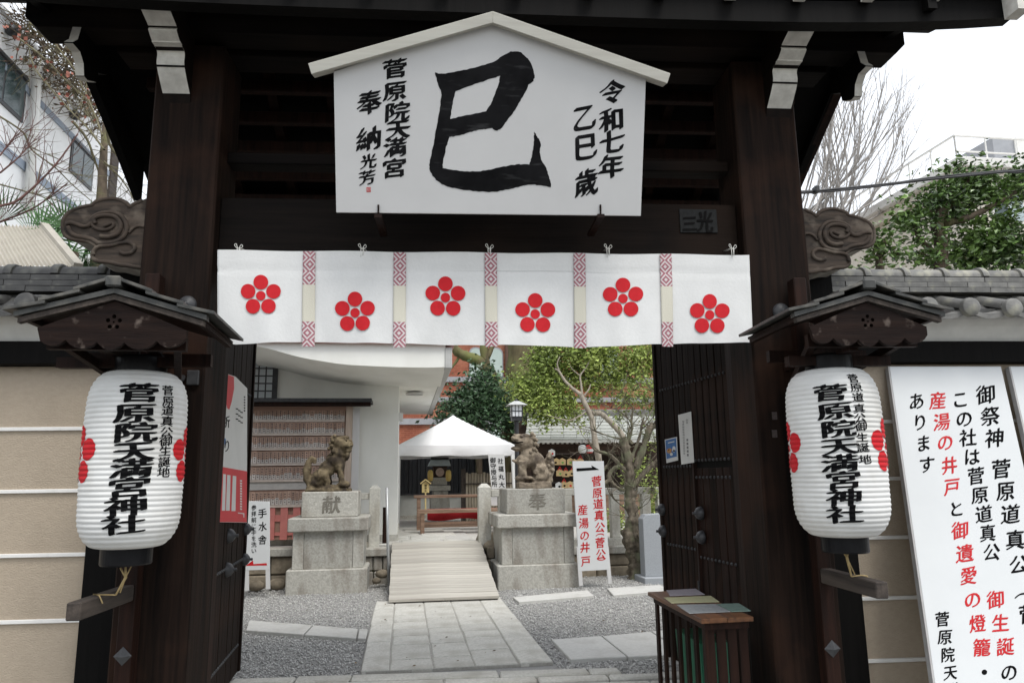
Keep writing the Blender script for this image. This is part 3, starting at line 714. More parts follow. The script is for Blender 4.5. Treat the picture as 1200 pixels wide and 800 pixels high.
# woven ribbons over the seams
def ribbon_mat():
    m = bpy.data.materials.new('woven_ribbon'); m.use_nodes = True; n = m.node_tree; L = n.links.new; b = n.nodes['Principled BSDF']; b.inputs['Roughness'].default_value = 0.9
    tc = n.nodes.new('ShaderNodeTexCoord'); sp = n.nodes.new('ShaderNodeSeparateXYZ'); L(tc.outputs['Object'], sp.inputs[0])
    def M(op, a, b_=None, v=None):
        q = n.nodes.new('ShaderNodeMath'); q.operation = op
        if hasattr(a, 'links'): L(a, q.inputs[0])
        else: q.inputs[0].default_value = a
        if b_ is not None:
            if hasattr(b_, 'links'): L(b_, q.inputs[1])
            else: q.inputs[1].default_value = b_
        return q.outputs[0]
    ax = M('ABSOLUTE', sp.outputs[0]); 
    zz = M('ABSOLUTE', M('SUBTRACT', M('FRACT', M('MULTIPLY', sp.outputs[2], 1/0.088)), 0.5))     # 0..0.5 twice per diamond
    d = M('ADD', M('MULTIPLY', ax, 1/0.041), M('MULTIPLY', zz, 2.0))                               # nested diamonds
    st = M('GREATER_THAN', M('FRACT', M('MULTIPLY', d, 1.5)), 0.45)
    band = M('GREATER_THAN', M('ABSOLUTE', M('SUBTRACT', sp.outputs[2], -0.03)), 0.118)
    k = M('MULTIPLY', st, band)
    m1 = n.nodes.new('ShaderNodeMix'); m1.data_type = 'RGBA'; L(band, m1.inputs[0]); m1.inputs[6].default_value = (0.60,0.575,0.48,1); m1.inputs[7].default_value = (0.60,0.55,0.54,1)
    m2 = n.nodes.new('ShaderNodeMix'); m2.data_type = 'RGBA'; L(k, m2.inputs[0]); L(m1.outputs[2], m2.inputs[6]); m2.inputs[7].default_value = (0.33,0.13,0.155,1)
    nz = n.nodes.new('ShaderNodeTexNoise'); nz.inputs['Scale'].default_value = 160; L(tc.outputs['Object'], nz.inputs[0])
    bp = n.nodes.new('ShaderNodeBump'); bp.inputs['Strength'].default_value = 0.4; bp.inputs['Distance'].default_value = 0.004; L(nz.outputs[0], bp.inputs['Height']); L(bp.outputs[0], b.inputs['Normal'])
    L(m2.outputs[2], b.inputs['Base Color']); return m
rib_m = ribbon_mat()
for i in range(1, 6):
    w = 0.041
    mk('woven_ribbon', sheet(bounds[i]-w+0.002, bounds[i]+w-0.002, ctz-CH-0.018, ctz-0.004, 6, 26, -0.010), rib_m, cur, smooth=True)
def oncloth(a, b, l):
    p = W(a, b, CY_); return Vector((p.x, ripple(p.x, p.z)-l-0.0045, p.z))
for (cx_, cy_) in ((306,346),(416,365.5),(522,348),(627,367.5),(730,349),(832,368)):
    cr = MB(); disc(cr, (cx_, cy_+0.8), 5.6, oncloth, 0.001, 20)
    for k in range(5):
        a = 2*math.pi*k/5; R_ = 15.6
        c_ = (cx_+R_*math.sin(a), cy_+0.5-R_*math.cos(a))
        for ring in ((0,4.2),(4.2,8.6)):
            n = 24
            P = [oncloth(c_[0]+r_*math.cos(2*math.pi*q/n), c_[1]+r_*math.sin(2*math.pi*q/n), 0.0012) for r_ in ring for q in range(n)]
            cr.poly(P, [(q,(q+1)%n,n+(q+1)%n,n+q) for q in range(n)] if ring[0] else [(q,(q+1)%n,n+(q+1)%n,n+q) for q in range(n)])
    mk('plum_crest', cr, crest_red, cur, smooth=True)
sm = MB(); L_ = [(cx0+0.04+(cx1-cx0-0.08)*i/80) for i in range(81)]
sm.tube([(x, ripple(x, ctz-0.125)-0.002, ctz-0.125+0.004*math.sin(x*4)) for x in L_], 0.0022, 5)
mk('stitched_seam', sm, mat('seam_thread', (0.45,0.45,0.44), None, 0.9), cur)
for px in (279, 424, 573, 712, 858):
    q = W(px, 296, CY_); t_ = MB(); y = CY_-0.005
    t_.tube([(q.x, y+0.15, q.z+0.055),(q.x-0.006,y,q.z+0.03),(q.x-0.004,y,q.z-0.03)], 0.0025, 6); t_.tube([(q.x+0.012,y+0.15,q.z+0.055),(q.x+0.010,y,q.z+0.03),(q.x+0.008,y,q.z-0.02)], 0.0035, 6)
    t_.tube(cat_rom([(q.x,y,q.z+0.02),(q.x-0.022,y-0.004,q.z+0.045),(q.x-0.012,y-0.004,q.z+0.055),(q.x,y,q.z+0.025),(q.x+0.02,y-0.004,q.z+0.05),(q.x+0.028,y-0.003,q.z+0.035),(q.x+0.004,y,q.z+0.02)], 4, False), 0.0022, 6)
    mk('tie_cord', t_, string_w, cur, smooth=True)
# ================================================================== ZODIAC BOARD
p0 = W(572, 251, 4.28); p1t = Vector((0, 3.93, W(577,17,3.93).z))
vdir = Vector((0, p1t.y-p0.y, p1t.z-p0.z)).normalized(); nrm = Vector((0, vdir.z, -vdir.y))
SF = on_plane(p0, nrm)
ema = thing('votive_board', 'big white house-shaped board brushed with the snake character, hung above the curtain', 'votive board', p0)
face = [(394,249),(751,253),(757,92),(577,24),(391,84)]
fp = [SF(a,b,0) for a,b in face]
bn = (SF(500,200,1)-SF(500,200,0)).normalized()
mk('board_panel', MB().prism(fp, -bn*0.035), sign_white, ema, bev=0.002)
for seg in (((362.5,78.5),(577,17.5),(577,27.5),(365,82+1)),((577,17.5),(783,90),(780,94),(577,27.5))):
    pts = [SF(a, b, 0.03) for a, b in seg]
    # a mitred roof strip standing proud of the panel
    hh = (SF(577,27.5,0)-SF(577,17.5,0)).length
    s0 = pts[0]; s1 = pts[1]
    if seg[0][0] < 500: a, b = SF(363,77,0), SF(577,16.5,0)
    else: a, b = SF(577,16.5,0), SF(783,88.5,0)
    d_ = (b-a).normalized(); pr_ = d_.cross(bn).normalized()
    if pr_.z > 0: pr_ = -pr_
    hgt = 0.062
    dn_ = -vdir*hgt/abs(pr_.dot(vdir))
    if seg[0][0] < 500: q = [a, b, b+dn_, a+pr_*hgt]
    else: q = [a, b, b+pr_*hgt, a+dn_]
    q = [p + bn*0.05 for p in q]
    mk('roof_strip', MB().prism(q, -bn*0.10), cream_wood, ema, bev=0.002)
z2 = lambda L: [(x/2.7273+360, y/2.7273) for x, y in L]
outer = z2([(408,232),(425,236),(442,236),(470,231),(500,224),(530,218),(560,209),(585,202),(610,190),(630,176),(650,165),(668,165),(684,168),(698,182),(708,192),(718,210),(724,230),(727,250),(720,262),(706,272),(700,290),(690,308),(682,322),(668,345),(655,366),(640,384),(630,398),(618,412),(608,418),(600,418),(592,410),(575,412),(560,414),(540,418),(520,422),(500,430),(480,434),(465,438),(455,437),(449,455),(442,478),(438,500),(434,522),(433,537),(450,541),(470,544),(495,547),(520,549),(545,548),(570,545),(595,540),(620,534),(645,529),(670,525),(690,525),(710,526),(714,512),(718,498),(722,478),(724,455),(724,435),(726,420),(731,430),(735,438),(742,448),(747,462),(744,480),(746,500),(750,515),(760,530),(766,545),(771,560),(776,575),(779,598),(760,595),(740,592),(720,590),(700,592),(675,598),(650,604),(625,609),(600,613),(570,613),(540,611),(510,608),(480,603),(455,598),(430,589),(412,576),(400,562),(392,545),(390,528),(392,512),(396,500),(402,470),(408,440),(413,410),(418,380),(424,345),(428,312),(428,295),(424,285),(418,268),(414,250)])
inner = z2([(474,292),(495,284),(520,275),(545,266),(570,258),(595,250),(617,243),(614,262),(608,280),(600,302),(592,322),(582,340),(572,356),(555,360),(530,365),(510,368),(490,373),(470,378),(457,381),(460,360),(463,340),(468,315)])
def rough(L, amt):
    out = []
    for i, p in enumerate(L):
        q = L[(i+1)%len(L)]
        for k in range(3):
            t = k/3; out.append((p[0]+(q[0]-p[0])*t+rnd.uniform(-amt,amt)*(k>0), p[1]+(q[1]-p[1])*t+rnd.uniform(-amt,amt)*(k>0)))
    return out
mk('snake_character', fill_poly([rough(outer,0.55), rough(inner,0.45)], SF, 0.0015), ink_brush, ema)
t_ = MB()
col_text(t_, '菅原院天満宮', [(463,80.5),(463,107),(465.5,131),(466.5,151.5),(463,172.5),(462,197)], 29, 24, SF, bold=0.006, nib=0.095, rise=0.16)
col_text(t_, '奉納', [(433,120),(432.5,162.5)], 29, 29, SF, bold=0.006, nib=0.095, rise=0.16)
col_text(t_, '光芳', [(432,189),(430.5,208)], 20, 18, SF, bold=0.006, nib=0.095, rise=0.16)
col_text(t_, '令和七年', [(717,108),(717,140.5),(717,166),(716,195)], 31, 29, SF, bold=0.006, nib=0.095, rise=0.16)
col_text(t_, '乙巳歳', [(685,138),(686,172),(687,214)], 28, 33, SF, bold=0.006, nib=0.095, rise=0.16)
mk('brushed_lettering', t_, ink_brush, ema, kind='stuff')
t_ = MB(); flat(t_, [(429.5,219.5),(434.5,219.5),(434.5,225),(429.5,225)], SF, 0.0014); mk('red_seal', t_, red_ink, ema)
t_ = MB(); brush(t_, '印', 432, 222.2, 4.6, 4.6, SF, bold=-0.01, nib=0, lift=0.002); mk('seal_mark', t_, sign_white, ema)
for px in (443.5, 703.5):
    a = SF(px, 240, 0.004); b = SF(px, 250, 0.01); 
    mk('support_nail', MB().tube([a, b, b+Vector((0,0.30,-0.02))], 0.006, 6).box(b.x-0.022, b.x+0.022, b.y-0.01, b.y+0.35, b.z-0.03, b.z-0.008), wood_red, ema)
# ================================================================== PERIMETER WALL either side of the gate
def wall(side):
    f = (lambda x: x) if side == 0 else (lambda x: x)
    xa, xb = (-7.5, -2.28) if side == 0 else (2.66, 9.0)
    root = thing('plaster_wall', ('beige plaster wall with white lines and a tiled top, left of the gate' if side == 0 else 'beige plaster wall with white lines and a tiled top, right of the gate behind the notice boards'),
                 'wall', ((xa+xb)/2, 5.15, 0), 'walls beside the gate')
    zt = 2.31
    mk('wall_core', MB().box(xa, xb, 5.02, 5.38, -0.05, 2.75), plaster, root)
    zs = [0.32, 0.715, 1.11, 1.505, 1.90]; lo = [-0.02] + zs; hi = zs + [zt]
    for a, b in zip(lo, hi):
        mk('plaster_panel', MB().box(xa, xb, 4.995, 5.019, a+0.003, b-0.003), plaster, root)
    for z in zs:
        mk('white_fillet', MB().box(xa, xb, 4.978, 5.0, z-0.012, z+0.012), fillet_m, root, bev=0.003)
    mk('head_beam', MB().box(xa, xb, 4.90, 5.018, zt+0.002, 2.462), wood_blk, root, bev=0.005)
    # white coved plaster under the eave
    pr = [(4.925,2.466),(4.90,2.50),(4.85,2.56),(4.80,2.60),(4.77,2.645),(4.78,2.665),(5.02,2.665),(5.02,2.466)]
    mk('white_cove', MB().prism([Vector((xa,y,z)) for y,z in pr], (xb-xa,0,0)), eave_pl, root, smooth=False)
    if side == 0:
        q = W(30, 355, 4.68); zc = q.z; zr = W(60, 313, 5.15).z; x0 = q.x - 0.30*16
    else:
        q = W(1137, 360, 4.68); zc = q.z; zr = W(1120, 317, 5.15).z; x0 = q.x - 0.306*7
    tm = tile_g if side else tile_d
    pitch = 0.30 if side == 0 else 0.306
    # shared meshes
    r = 0.066
    knob = MB().lathe([(0,-0.012),(0.045,-0.010),(r-.004,0.0),(r,0.012),(r,0.04),(0.05,0.045)], (0,0,0), 22, axis=(0,1,0), cap=False)
    slope = (zr-0.30 - zc)/0.30
    roll = MB(); n = 10
    for j, (y, z) in enumerate(((0.03,0.0),(0.42, 0.42*slope))):
        for k in range(n+1):
            a = math.pi*k/n; roll.v.append((0.062*math.cos(a), y, z+0.062*math.sin(a)))
    for k in range(n): roll.f.append((k,k+1,n+2+k,n+1+k))
    pan = MB(); n = 12; wp_ = pitch-0.10
    for j, (y, z, th) in enumerate(((0.0,0.0,0),(0.42,0.42*slope,0))):
        for k in range(n+1):
            t = k/n; x = -wp_/2-0.02+(wp_+0.04)*t; sag = -0.030*math.sin(math.pi*t)
            pan.v.append((x, y, z+sag)); pan.v.append((x, y, z+sag-0.034))
    m2 = 2*(n+1)
    for k in range(n):
        a = 2*k; pan.f += [(a, a+2, m2+a+2, m2+a), (a+1, m2+a+1, m2+a+3, a+3), (a, a+1, a+3, a+2)]
    pan.f += [(0, m2, m2+1, 1), (2*n, 2*n+1, m2+2*n+1, m2+2*n)]
    me = {}
    def put(name, mb, loc, smooth=True, sm=0.7, **k):
        if name not in me:
            o = mk(name, MB().poly([Vector(v)+Vector(loc) for v in mb.v], mb.f), tm, root, origin=None)
            if smooth: smooth_sharp(o, sm)
            # offset between mesh origin and the wanted location
            me[name] = (o.data, Vector(o.location) + wloc(root) - Vector(loc)); return o
        d, off = me[name]; return again(name, d, Vector(loc)+off, root, **k)
    x = x0
    while x < xb-0.05:
        if x > xa+0.05:
            put('round_end_tile', knob, (x, 4.66+rnd.uniform(-.006,.006), zc+rnd.uniform(-.004,.004)))
            put('roll_tile', roll, (x, 4.68, zc))
            if x + pitch/2 < xb-0.1: put('pan_tile', pan, (x+pitch/2, 4.70, zc-0.012+rnd.uniform(-.004,.004)))
        x += pitch
    mk('tile_bed', MB().prism([Vector((xa,4.76,2.667)),Vector((xa,5.02,2.667)),Vector((xa,5.02,zr-0.23)),Vector((xa,4.76,zc-0.03))], (xb-xa,0,0)), tile_d, root)
    mk('under_ridge_mortar', MB().box(xa, xb, 5.03, 5.30, 2.68, zr-0.085), wood_blk, root)
    h = 0.036
    for r_ in range(3):
        z1 = zr - 0.098 - r_*(h+0.009); y0 = 4.985 - r_*0.022
        x = xa - rnd.random()*0.2 if r_ else xa
        L = 0.31; first = True; x = xa + (0.155 if r_ % 2 else 0)
        if r_ % 2: put('ridge_course_tile_half', MB().box(0, 0.15, 0, 0.30, -h, 0), (xa, y0, z1), smooth=False)
        while x + L < xb + 0.31:
            put('ridge_course_tile', MB().box(0.002, L-0.002, 0, 0.30, -h, 0), (x, y0+rnd.uniform(-.003,.003), z1+rnd.uniform(-.0015,.0015)), smooth=False)
            x += L
    cap = MB(); n = 12; L = 0.306
    for j, (xx, rr) in enumerate(((0,0.072),(0.02,0.070),(L,0.070))):
        for k in range(n+1):
            a = math.pi*k/n; cap.v.append((xx, -rr*1.15*math.cos(a), rr*math.sin(a)))
    for j in range(2):
        for k in range(n): a = j*(n+1)+k; cap.f.append((a,a+1,a+n+2,a+n+1))
    col = MB()
    for j, (xx, rr) in enumerate(((-0.028,0.070),(-0.024,0.086),(0.012,0.088),(0.026,0.082),(0.030,0.070))):
        for k in range(n+1):
            a = math.pi*k/n; col.v.append((xx, -rr*1.15*math.cos(a), rr*math.sin(a)))
    for j in range(4):
        for k in range(n): a = j*(n+1)+k; col.f.append((a,a+1,a+n+2,a+n+1))
    q = W(70 if side == 0 else 1147, 318, 5.10)
    x = q.x - L*18
    while x < xb:
        if x > xa - 0.1:
            put('ridge_cap_tile', cap, (x, 5.12, zr-0.078)); put('ridge_cap_collar', col, (x, 5.12, zr-0.078+rnd.uniform(-.003,.003)))
        x += L
    return root
wall(0); wall(1)
# ================================================================== NOTICE BOARDS leaning on the right wall
A = W(1042.5,429,4.94); Bq = W(1173,429,4.94); Cq = W(1096,800,4.36)
bn1 = (Bq-A).cross(Cq-A).normalized()
NB = on_plane(A, bn1); nb = (NB(1100,500,1)-NB(1100,500,0)).normalized()
def ext(p, q, y): t = (y-p[1])/(q[1]-p[1]); return (p[0]+(q[0]-p[0])*t, y)
root = thing('notice_board', 'tall white notice board with black and red lettering, leaning beside the right lantern', 'notice board', NB(1150,840,0), 'white notice boards on the right wall')
quad = [(1042.5,429),(1173,429),ext((1173,429),(1200,547),838),ext((1042.5,429),(1096,800),838)]
mk('board_panel', MB().prism([NB(a,b,0) for a,b in quad], -nb*0.035), [sign_cool], root, bev=0.002)
ed = MB(); a, b = NB(*quad[0],-0.001), NB(*quad[3],-0.001); dx = Vector((-0.012,0.0,0)); 
ed.poly([a+dx, b+dx, b+dx-nb*0.04, a+dx-nb*0.04, a-Vector((0.001,0,0)), b-Vector((0.001,0,0)), b-nb*0.04, a-nb*0.04], [(0,1,2,3),(4,5,6,7),(0,1,5,4),(3,2,6,7),(0,4,7,3),(1,5,6,2)])
mk('board_edge', ed, sign_edge, root)
K = dict(bold=0.004, nib=0.045, rise=0.10, slant=0.0)
def colm(s, x0, y0, x1, y1, w, h, m, name='column_of_lettering'):
    t_ = MB(); col_text(t_, s, lerp_pts((x0,y0),(x1,y1),len(s)), w, h, NB, **K); mk(name, t_, m, root, kind='stuff')
colm('御祭神', 1155,462, 1165.5,513, 22.5, 23.5, ink)
t_ = MB(); col_text(t_, '菅原道真公', [(1173,549),(1178.5,575),(1184,602),(1189.5,632),(1194,661)], 23, 24, NB, **K); brush(t_, '（', 1199.5, 690, 22, 22, NB, rot=True, **K); brush(t_, '菅', 1205, 719, 23, 24, NB, **K); mk('column_of_lettering', t_, ink, root, kind='stuff')
colm('この社は菅原道真公', 1125,468, 1162,646+0.5, 20, 21.5, ink)
colm('御生誕', 1166.5,702, 1178,757, 20.5, 22, red_ink); colm('の', 1182,786, 1182,786, 21, 22, ink) if False else None
t_ = MB(); brush(t_, 'の', 1182.5, 787, 20, 22, NB, **K); brush(t_, '地', 1188, 815, 20, 22, NB, **K); mk('column_of_lettering', t_, ink, root, kind='stuff')
t_ = MB(); col_text(t_, '産湯の井戸', [(1099,469),(1103.5,494),(1107.5,518),(1112.5,545),(1115.5,570)], 20, 21.5, NB, **K); mk('column_of_lettering', t_, red_ink, root, kind='stuff')
t_ = MB(); brush(t_, 'と', 1120.5, 596, 19, 20, NB, **K); mk('column_of_lettering', t_, ink, root, kind='stuff')
t_ = MB(); col_text(t_, '御遺愛の燈籠', [(1125,621),(1130.5,648),(1135,674),(1139.5,702),(1145.5,730),(1150.5,758)], 20.5, 22, NB, **K); mk('column_of_lettering', t_, red_ink, root, kind='stuff')
t_ = MB(); disc(t_, (1153.5,787), 3.2, NB, 0.0014, 14); mk('column_of_lettering', t_, ink, root, kind='stuff')
colm('あります', 1074,470, 1086,544, 19, 21, ink)
colm('菅原院天満宮', 1104,725, 1120,829, 17, 18.5, ink)
A2 = W(1184,429,4.94)
nb2p = on_plane(A2, bn1)
root2 = thing('notice_board', 'second white notice board leaning against the wall at the right edge of the photo', 'notice board', nb2p(1250,840,0), 'white notice boards on the right wall')
w_ = (Bq-A); d2 = (NB(*quad[3],0)-NB(*quad[0],0))
mk('board_panel', MB().prism([A2, A2+w_, A2+w_+d2, A2+d2], -nb*0.035), sign_cool, root2, bev=0.002)
e2 = MB().poly([A2+dx, A2+d2+dx, A2+d2+dx-nb*0.04, A2+dx-nb*0.04, A2, A2+d2, A2+d2-nb*0.04, A2-nb*0.04], [(0,1,2,3),(4,5,6,7),(0,1,5,4),(3,2,6,7),(0,4,7,3),(1,5,6,2)])
mk('board_edge', e2, sign_edge, root2)
# ================================================================== POSTERS on the doors
po_w = mat('poster_paper', (0.66,0.66,0.64), (0.60,0.60,0.58), 0.5, 4, bump=0.05)
po_r = mat('poster_red', (0.60,0.035,0.045), (0.55,0.03,0.04), 0.5, 4, bump=0)
po_b = mat('poster_blue', (0.035,0.16,0.40), (0.02,0.10,0.30), 0.4, 40, bump=0)
po_o = mat('poster_orange', (0.55,0.27,0.08), (0.30,0.14,0.06), 0.5, 60, bump=0)
grey_ink = mat('grey_print', (0.20,0.20,0.20), None, 0.6, 9, bump=0)
FL = on_plane(PL_(0.5,0.034,1.5), NL) 
def FLf(a, b, l): 
    p = PLN(a, b, PL_(0.5,0.036,1.5), NL); return p + NL*l
def FRf(a, b, l):
    p = PLN(a, b, PR_(0.5,0.030,1.5), NR); return p + NR*l
root = thing('hanging_poster', 'long white poster with red top and red foot, on the left door', 'poster', FLf(272,611,0))
Q = [(262.8,436.8),(276,441),(289.8,455),(289.2,612),(255.5,611.5),(259,570),(260.8,520)]
mk('poster_sheet', MB().prism([FLf(a,b,0) for a,b in Q], -NL*0.003), po_w, root)
t_ = MB(); flat(t_, [(262.9,437.2),(274,441.5),(274.2,455),(271.5,470),(268.5,480),(266,478),(263.4,463)], FLf); mk('red_drop', t_, po_r, root)
t_ = MB(); flat(t_, [(260.3,546.8),(289.3,552),(289,611.5),(255.8,611.2),(259,575)], FLf); mk('red_foot', t_, po_r, root)
t_ = MB(); brush(t_, '祈', 265, 494, 9, 15, FLf, bold=0, nib=0.03); brush(t_, 'り', 265.5, 522, 8, 16, FLf, bold=0, nib=0.03)
for k in range(9): flat(t_, [(276+0.9*(k%3)*3,478+k*2.0),(279+0.9*(k%3)*3,478.5+k*2.0),(279+0.9*(k%3)*3,479.8+k*2.0),(276+0.9*(k%3)*3,479.3+k*2.0)], FLf, 0.0013)
for k in range(6): flat(t_, [(285.5,464+k*3.2),(287.2,464.4+k*3.2),(287.2,466+k*3.2),(285.5,465.6+k*3.2)], FLf, 0.0013)
mk('dark_print', t_, ink, root)
t_ = MB(); flat(t_, [(262.5,513),(264.5,514),(264.3,521),(262.4,520)], FLf, 0.0018); mk('blue_mark', t_, po_b, root)
t_ = MB()
for x0, x1, y0, y1 in ((261.2,264.4,555,598),(265.9,269.8,556,598),(272.4,276.6,557,598.5)): flat(t_, [(x0,y0),(x1,y0+0.6),(x1-1,y1),(x0-1.6,y1)], FLf, 0.0022)
for k in range(12): flat(t_, [(281,562+k*3.0),(283.4,562.4+k*3.0),(283.2,564.2+k*3.0),(280.9,563.8+k*3.0)], FLf, 0.0022)
flat(t_, [(278.5,600),(286,601),(286,606),(284.8,605.8),(284.8,602),(278.5,601.2)], FLf, 0.0022)
mk('white_print', t_, po_w, root)
root = thing('blue_poster', 'small blue poster with two animals, on the edge of the right door', 'poster', FRf(787,541,0))
Q = [(779,514.8),(793,511.6),(794.4,539),(781,542.3)]
mk('poster_sheet', MB().prism([FRf(a,b,0) for a,b in Q], -NR*0.003), po_w, root)
t_ = MB(); flat(t_, [(779.9,515.8),(792.3,512.9),(793.3,534.5),(781.3,537.5)], FRf); mk('blue_field', t_, po_b, root)
t_ = MB(); disc(t_, (784.6,528), 2.9, FRf, 0.002, 10, 1.2, 0.15); mk('orange_figure', t_, po_o, root)
t_ = MB(); disc(t_, (790,526), 2.0, FRf, 0.0022, 10, 2.0, 0.15); disc(t_, (787,532), 1.8, FRf, 0.0022, 8); flat(t_, [(783,518.2),(790.5,516.5),(790.5,517.7),(783,519.4)], FRf, 0.002); mk('pale_figure', t_, po_w, root)
t_ = MB(); disc(t_, (790.2,528), 1.0, FRf, 0.003, 8, 1.6); disc(t_, (784,527), 0.7, FRf, 0.003, 8); mk('dark_detail', t_, ink, root)
root = thing('white_paper_notice', 'tall white paper notice on the right door beside the small blue poster', 'notice', FRf(805,543,0))
Q = [(794.6,486),(809.7,482),(813.2,541.6),(798.4,544)]
mk('paper_sheet', MB().prism([FRf(a,b,0) for a,b in Q], -NR*0.003), po_w, root)
t_ = MB()
for cx_, cy0, cy1 in ((800.6,494,536),(805.2,492,500)):
    n = int((cy1-cy0)/3.1)
    for k in range(n): brush(t_, '御奉納参拝神社天満宮菅原'[k%11], cx_+k*0.12, cy0+3.1*k, 2.6, 2.8, FRf, bold=0, nib=0)
for k in range(5): flat(t_, [(804.5+.12*k,514+k*4.4),(806.6+.12*k,513.7+k*4.4),(806.8+.12*k,516.5+k*4.4),(804.7+.12*k,516.8+k*4.4)], FRf)
mk('writing', t_, grey_ink, root)
# ================================================================== LEAFLET TABLE
TZ = 0.70
tA = G(822,725,TZ); tB = G(883,722,TZ); tD = G(759,693,TZ)
tC = tB + (tD-tA)
tab = thing('leaflet_stand', 'dark slatted wooden stand with an orange-edged top, against the right door', 'table', ((tA.x+tC.x)/2, (tA.y+tC.y)/2, 0))
ux = (tB-tA).normalized(); uy = (tD-tA).normalized(); Lx = (tB-tA).length; Ly = (tD-tA).length
wood_top = mat('orange_brown_wood', (0.17,0.075,0.032), (0.055,0.025,0.014), 0.5, 20, (1,0.08,1), 0.3)
TP = lambda a, b, z: tA + ux*a + uy*b + Vector((0,0,z-TZ))
def tb(a0,a1,b0,b1,z0,z1): return MB().box(a0,a1,b0,b1,z0,z1, xf=TP)
mk('table_top', tb(0,Lx/2-0.001,0,Ly,TZ-0.028,TZ), wood_top, tab, bev=0.003)
mk('table_top', tb(Lx/2+0.001,Lx,0,Ly,TZ-0.028,TZ), wood_top, tab, bev=0.003)
mk('apron', tb(0.03,0.05,0.04,Ly-0.04,TZ-0.07,TZ-0.03), wood_red, tab); mk('apron', tb(0.03,Lx-0.02,0.03,0.05,TZ-0.07,TZ-0.03), wood_red, tab)
n = 7
for i in range(n):
    b0 = 0.05 + (Ly-0.15)*i/(n-1)
    mk('side_slat', tb(0.035,0.055,b0,b0+0.05,0.04,TZ-0.07), wood_red if i in (0,n-1) else wood_z, tab, bev=0.002)
for i in range(4):
    a0 = 0.04 + (Lx-0.12)*i/3
    mk('front_slat', tb(a0,a0+0.058,0.052,0.070,0.04,TZ-0.07), wood_red, tab, bev=0.002)
mk('bottom_rail', tb(0.03,Lx-0.02,0.045,Ly-0.05,0.03,0.06), wood_z, tab)
green = mat('green_plastic', (0.035,0.19,0.11), (0.025,0.15,0.085), 0.35, 6, spec=0.5, bump=0.1)
crt = mk('plastic_crate', MB().poly([TP(a,b,z) for z,g in ((0.07,0.02),(0.50,0.0)) for b in (0.28+g,0.75-g) for a in (0.085+g,Lx-0.045-g)], [(0,2,3,1),(0,1,5,4),(2,6,7,3),(0,4,6,2),(1,3,7,5),(4,5,7,6)]), green)
tag(crt, 'green plastic box kept inside the slatted leaflet stand', 'box')
def leaflet(px, label, col, marks):
    P = [G(a,b,TZ+0.004) for a,b in px]
    o = mk('leaflet', MB().prism(P, (0,0,0.003)), col); tag(o, label, 'leaflet', 'leaflets on the stand'); return o
pl_lilac = mat('lilac_sheet', (0.50,0.46,0.50), (0.44,0.40,0.44), 0.15, 30, spec=0.6, bump=0)
pl_yel = mat('yellow_sheet', (0.66,0.64,0.40), (0.60,0.58,0.36), 0.15, 30, spec=0.6, bump=0)
pl_grn = mat('green_sheet', (0.30,0.42,0.36), (0.22,0.32,0.28), 0.15, 14, spec=0.6, bump=0)
pl_gry = mat('grey_sheet', (0.48,0.50,0.50), (0.36,0.38,0.39), 0.15, 30, spec=0.6, bump=0)
leaflet([(781,691.5),(815,689.6),(826,696.5),(785,698)], 'pale lilac laminated sheet at the far end of the stand', pl_lilac, 0)
leaflet([(778,700),(833,698),(843,705),(787,706.5)], 'pale yellow laminated sheet between the lilac sheet and the green one', pl_yel, 0)
leaflet([(793,708.5),(838,707.5),(856,716.5),(808,718.5)], 'grey and white laminated sheet at the near end of the stand', pl_gry, 0)
leaflet([(839.5,707.5),(866,706.8),(880,715.6),(857.5,716.5)], 'green laminated sheet at the near right corner of the stand', pl_grn, 0)
# ================================================================== OVER THE LEFT WALL
tin = mat('beige_tin', (0.43,0.40,0.34), (0.36,0.33,0.28), 0.55, 5, spec=0.4)
shed = thing('tin_roofed_shed', 'low shed with a beige corrugated roof behind the left wall', 'shed', (-4.2, 6.8, 0))
a, b, c, d = W(-120,262,7.3), W(52,265,7.3), W(92,313,6.2), W(-120,311,6.2)
nn = (b-a).cross(d-a).normalized(); nn = nn if nn.z > 0 else -nn
cor = MB(); N = 170
for j in range(2):
    for i in range(N+1):
        t = i/N; p = (a.lerp(b,t)).lerp(d.lerp(c,t), j); cor.v.append(tuple(p + nn*0.014*math.sin(i*math.pi/2.2)))
for i in range(N): cor.f.append((i,i+1,N+2+i,N+1+i))
mk('corrugated_sheet', cor, tin, shed, smooth=True)
mk('rake_trim', MB().bar(b+nn*.01, c+nn*.01, 0.07, 0.05), tin, shed)
mk('fascia', MB().bar(d-Vector((0,-.03,0.07)), c-Vector((0.1,-.03,0.07)), 0.03, 0.10), wood_blk, shed)
mk('shed_wall', MB().box(-7.5, c.x-0.30, 6.3, 7.6, 0, d.z-0.12), wood_blk, shed)
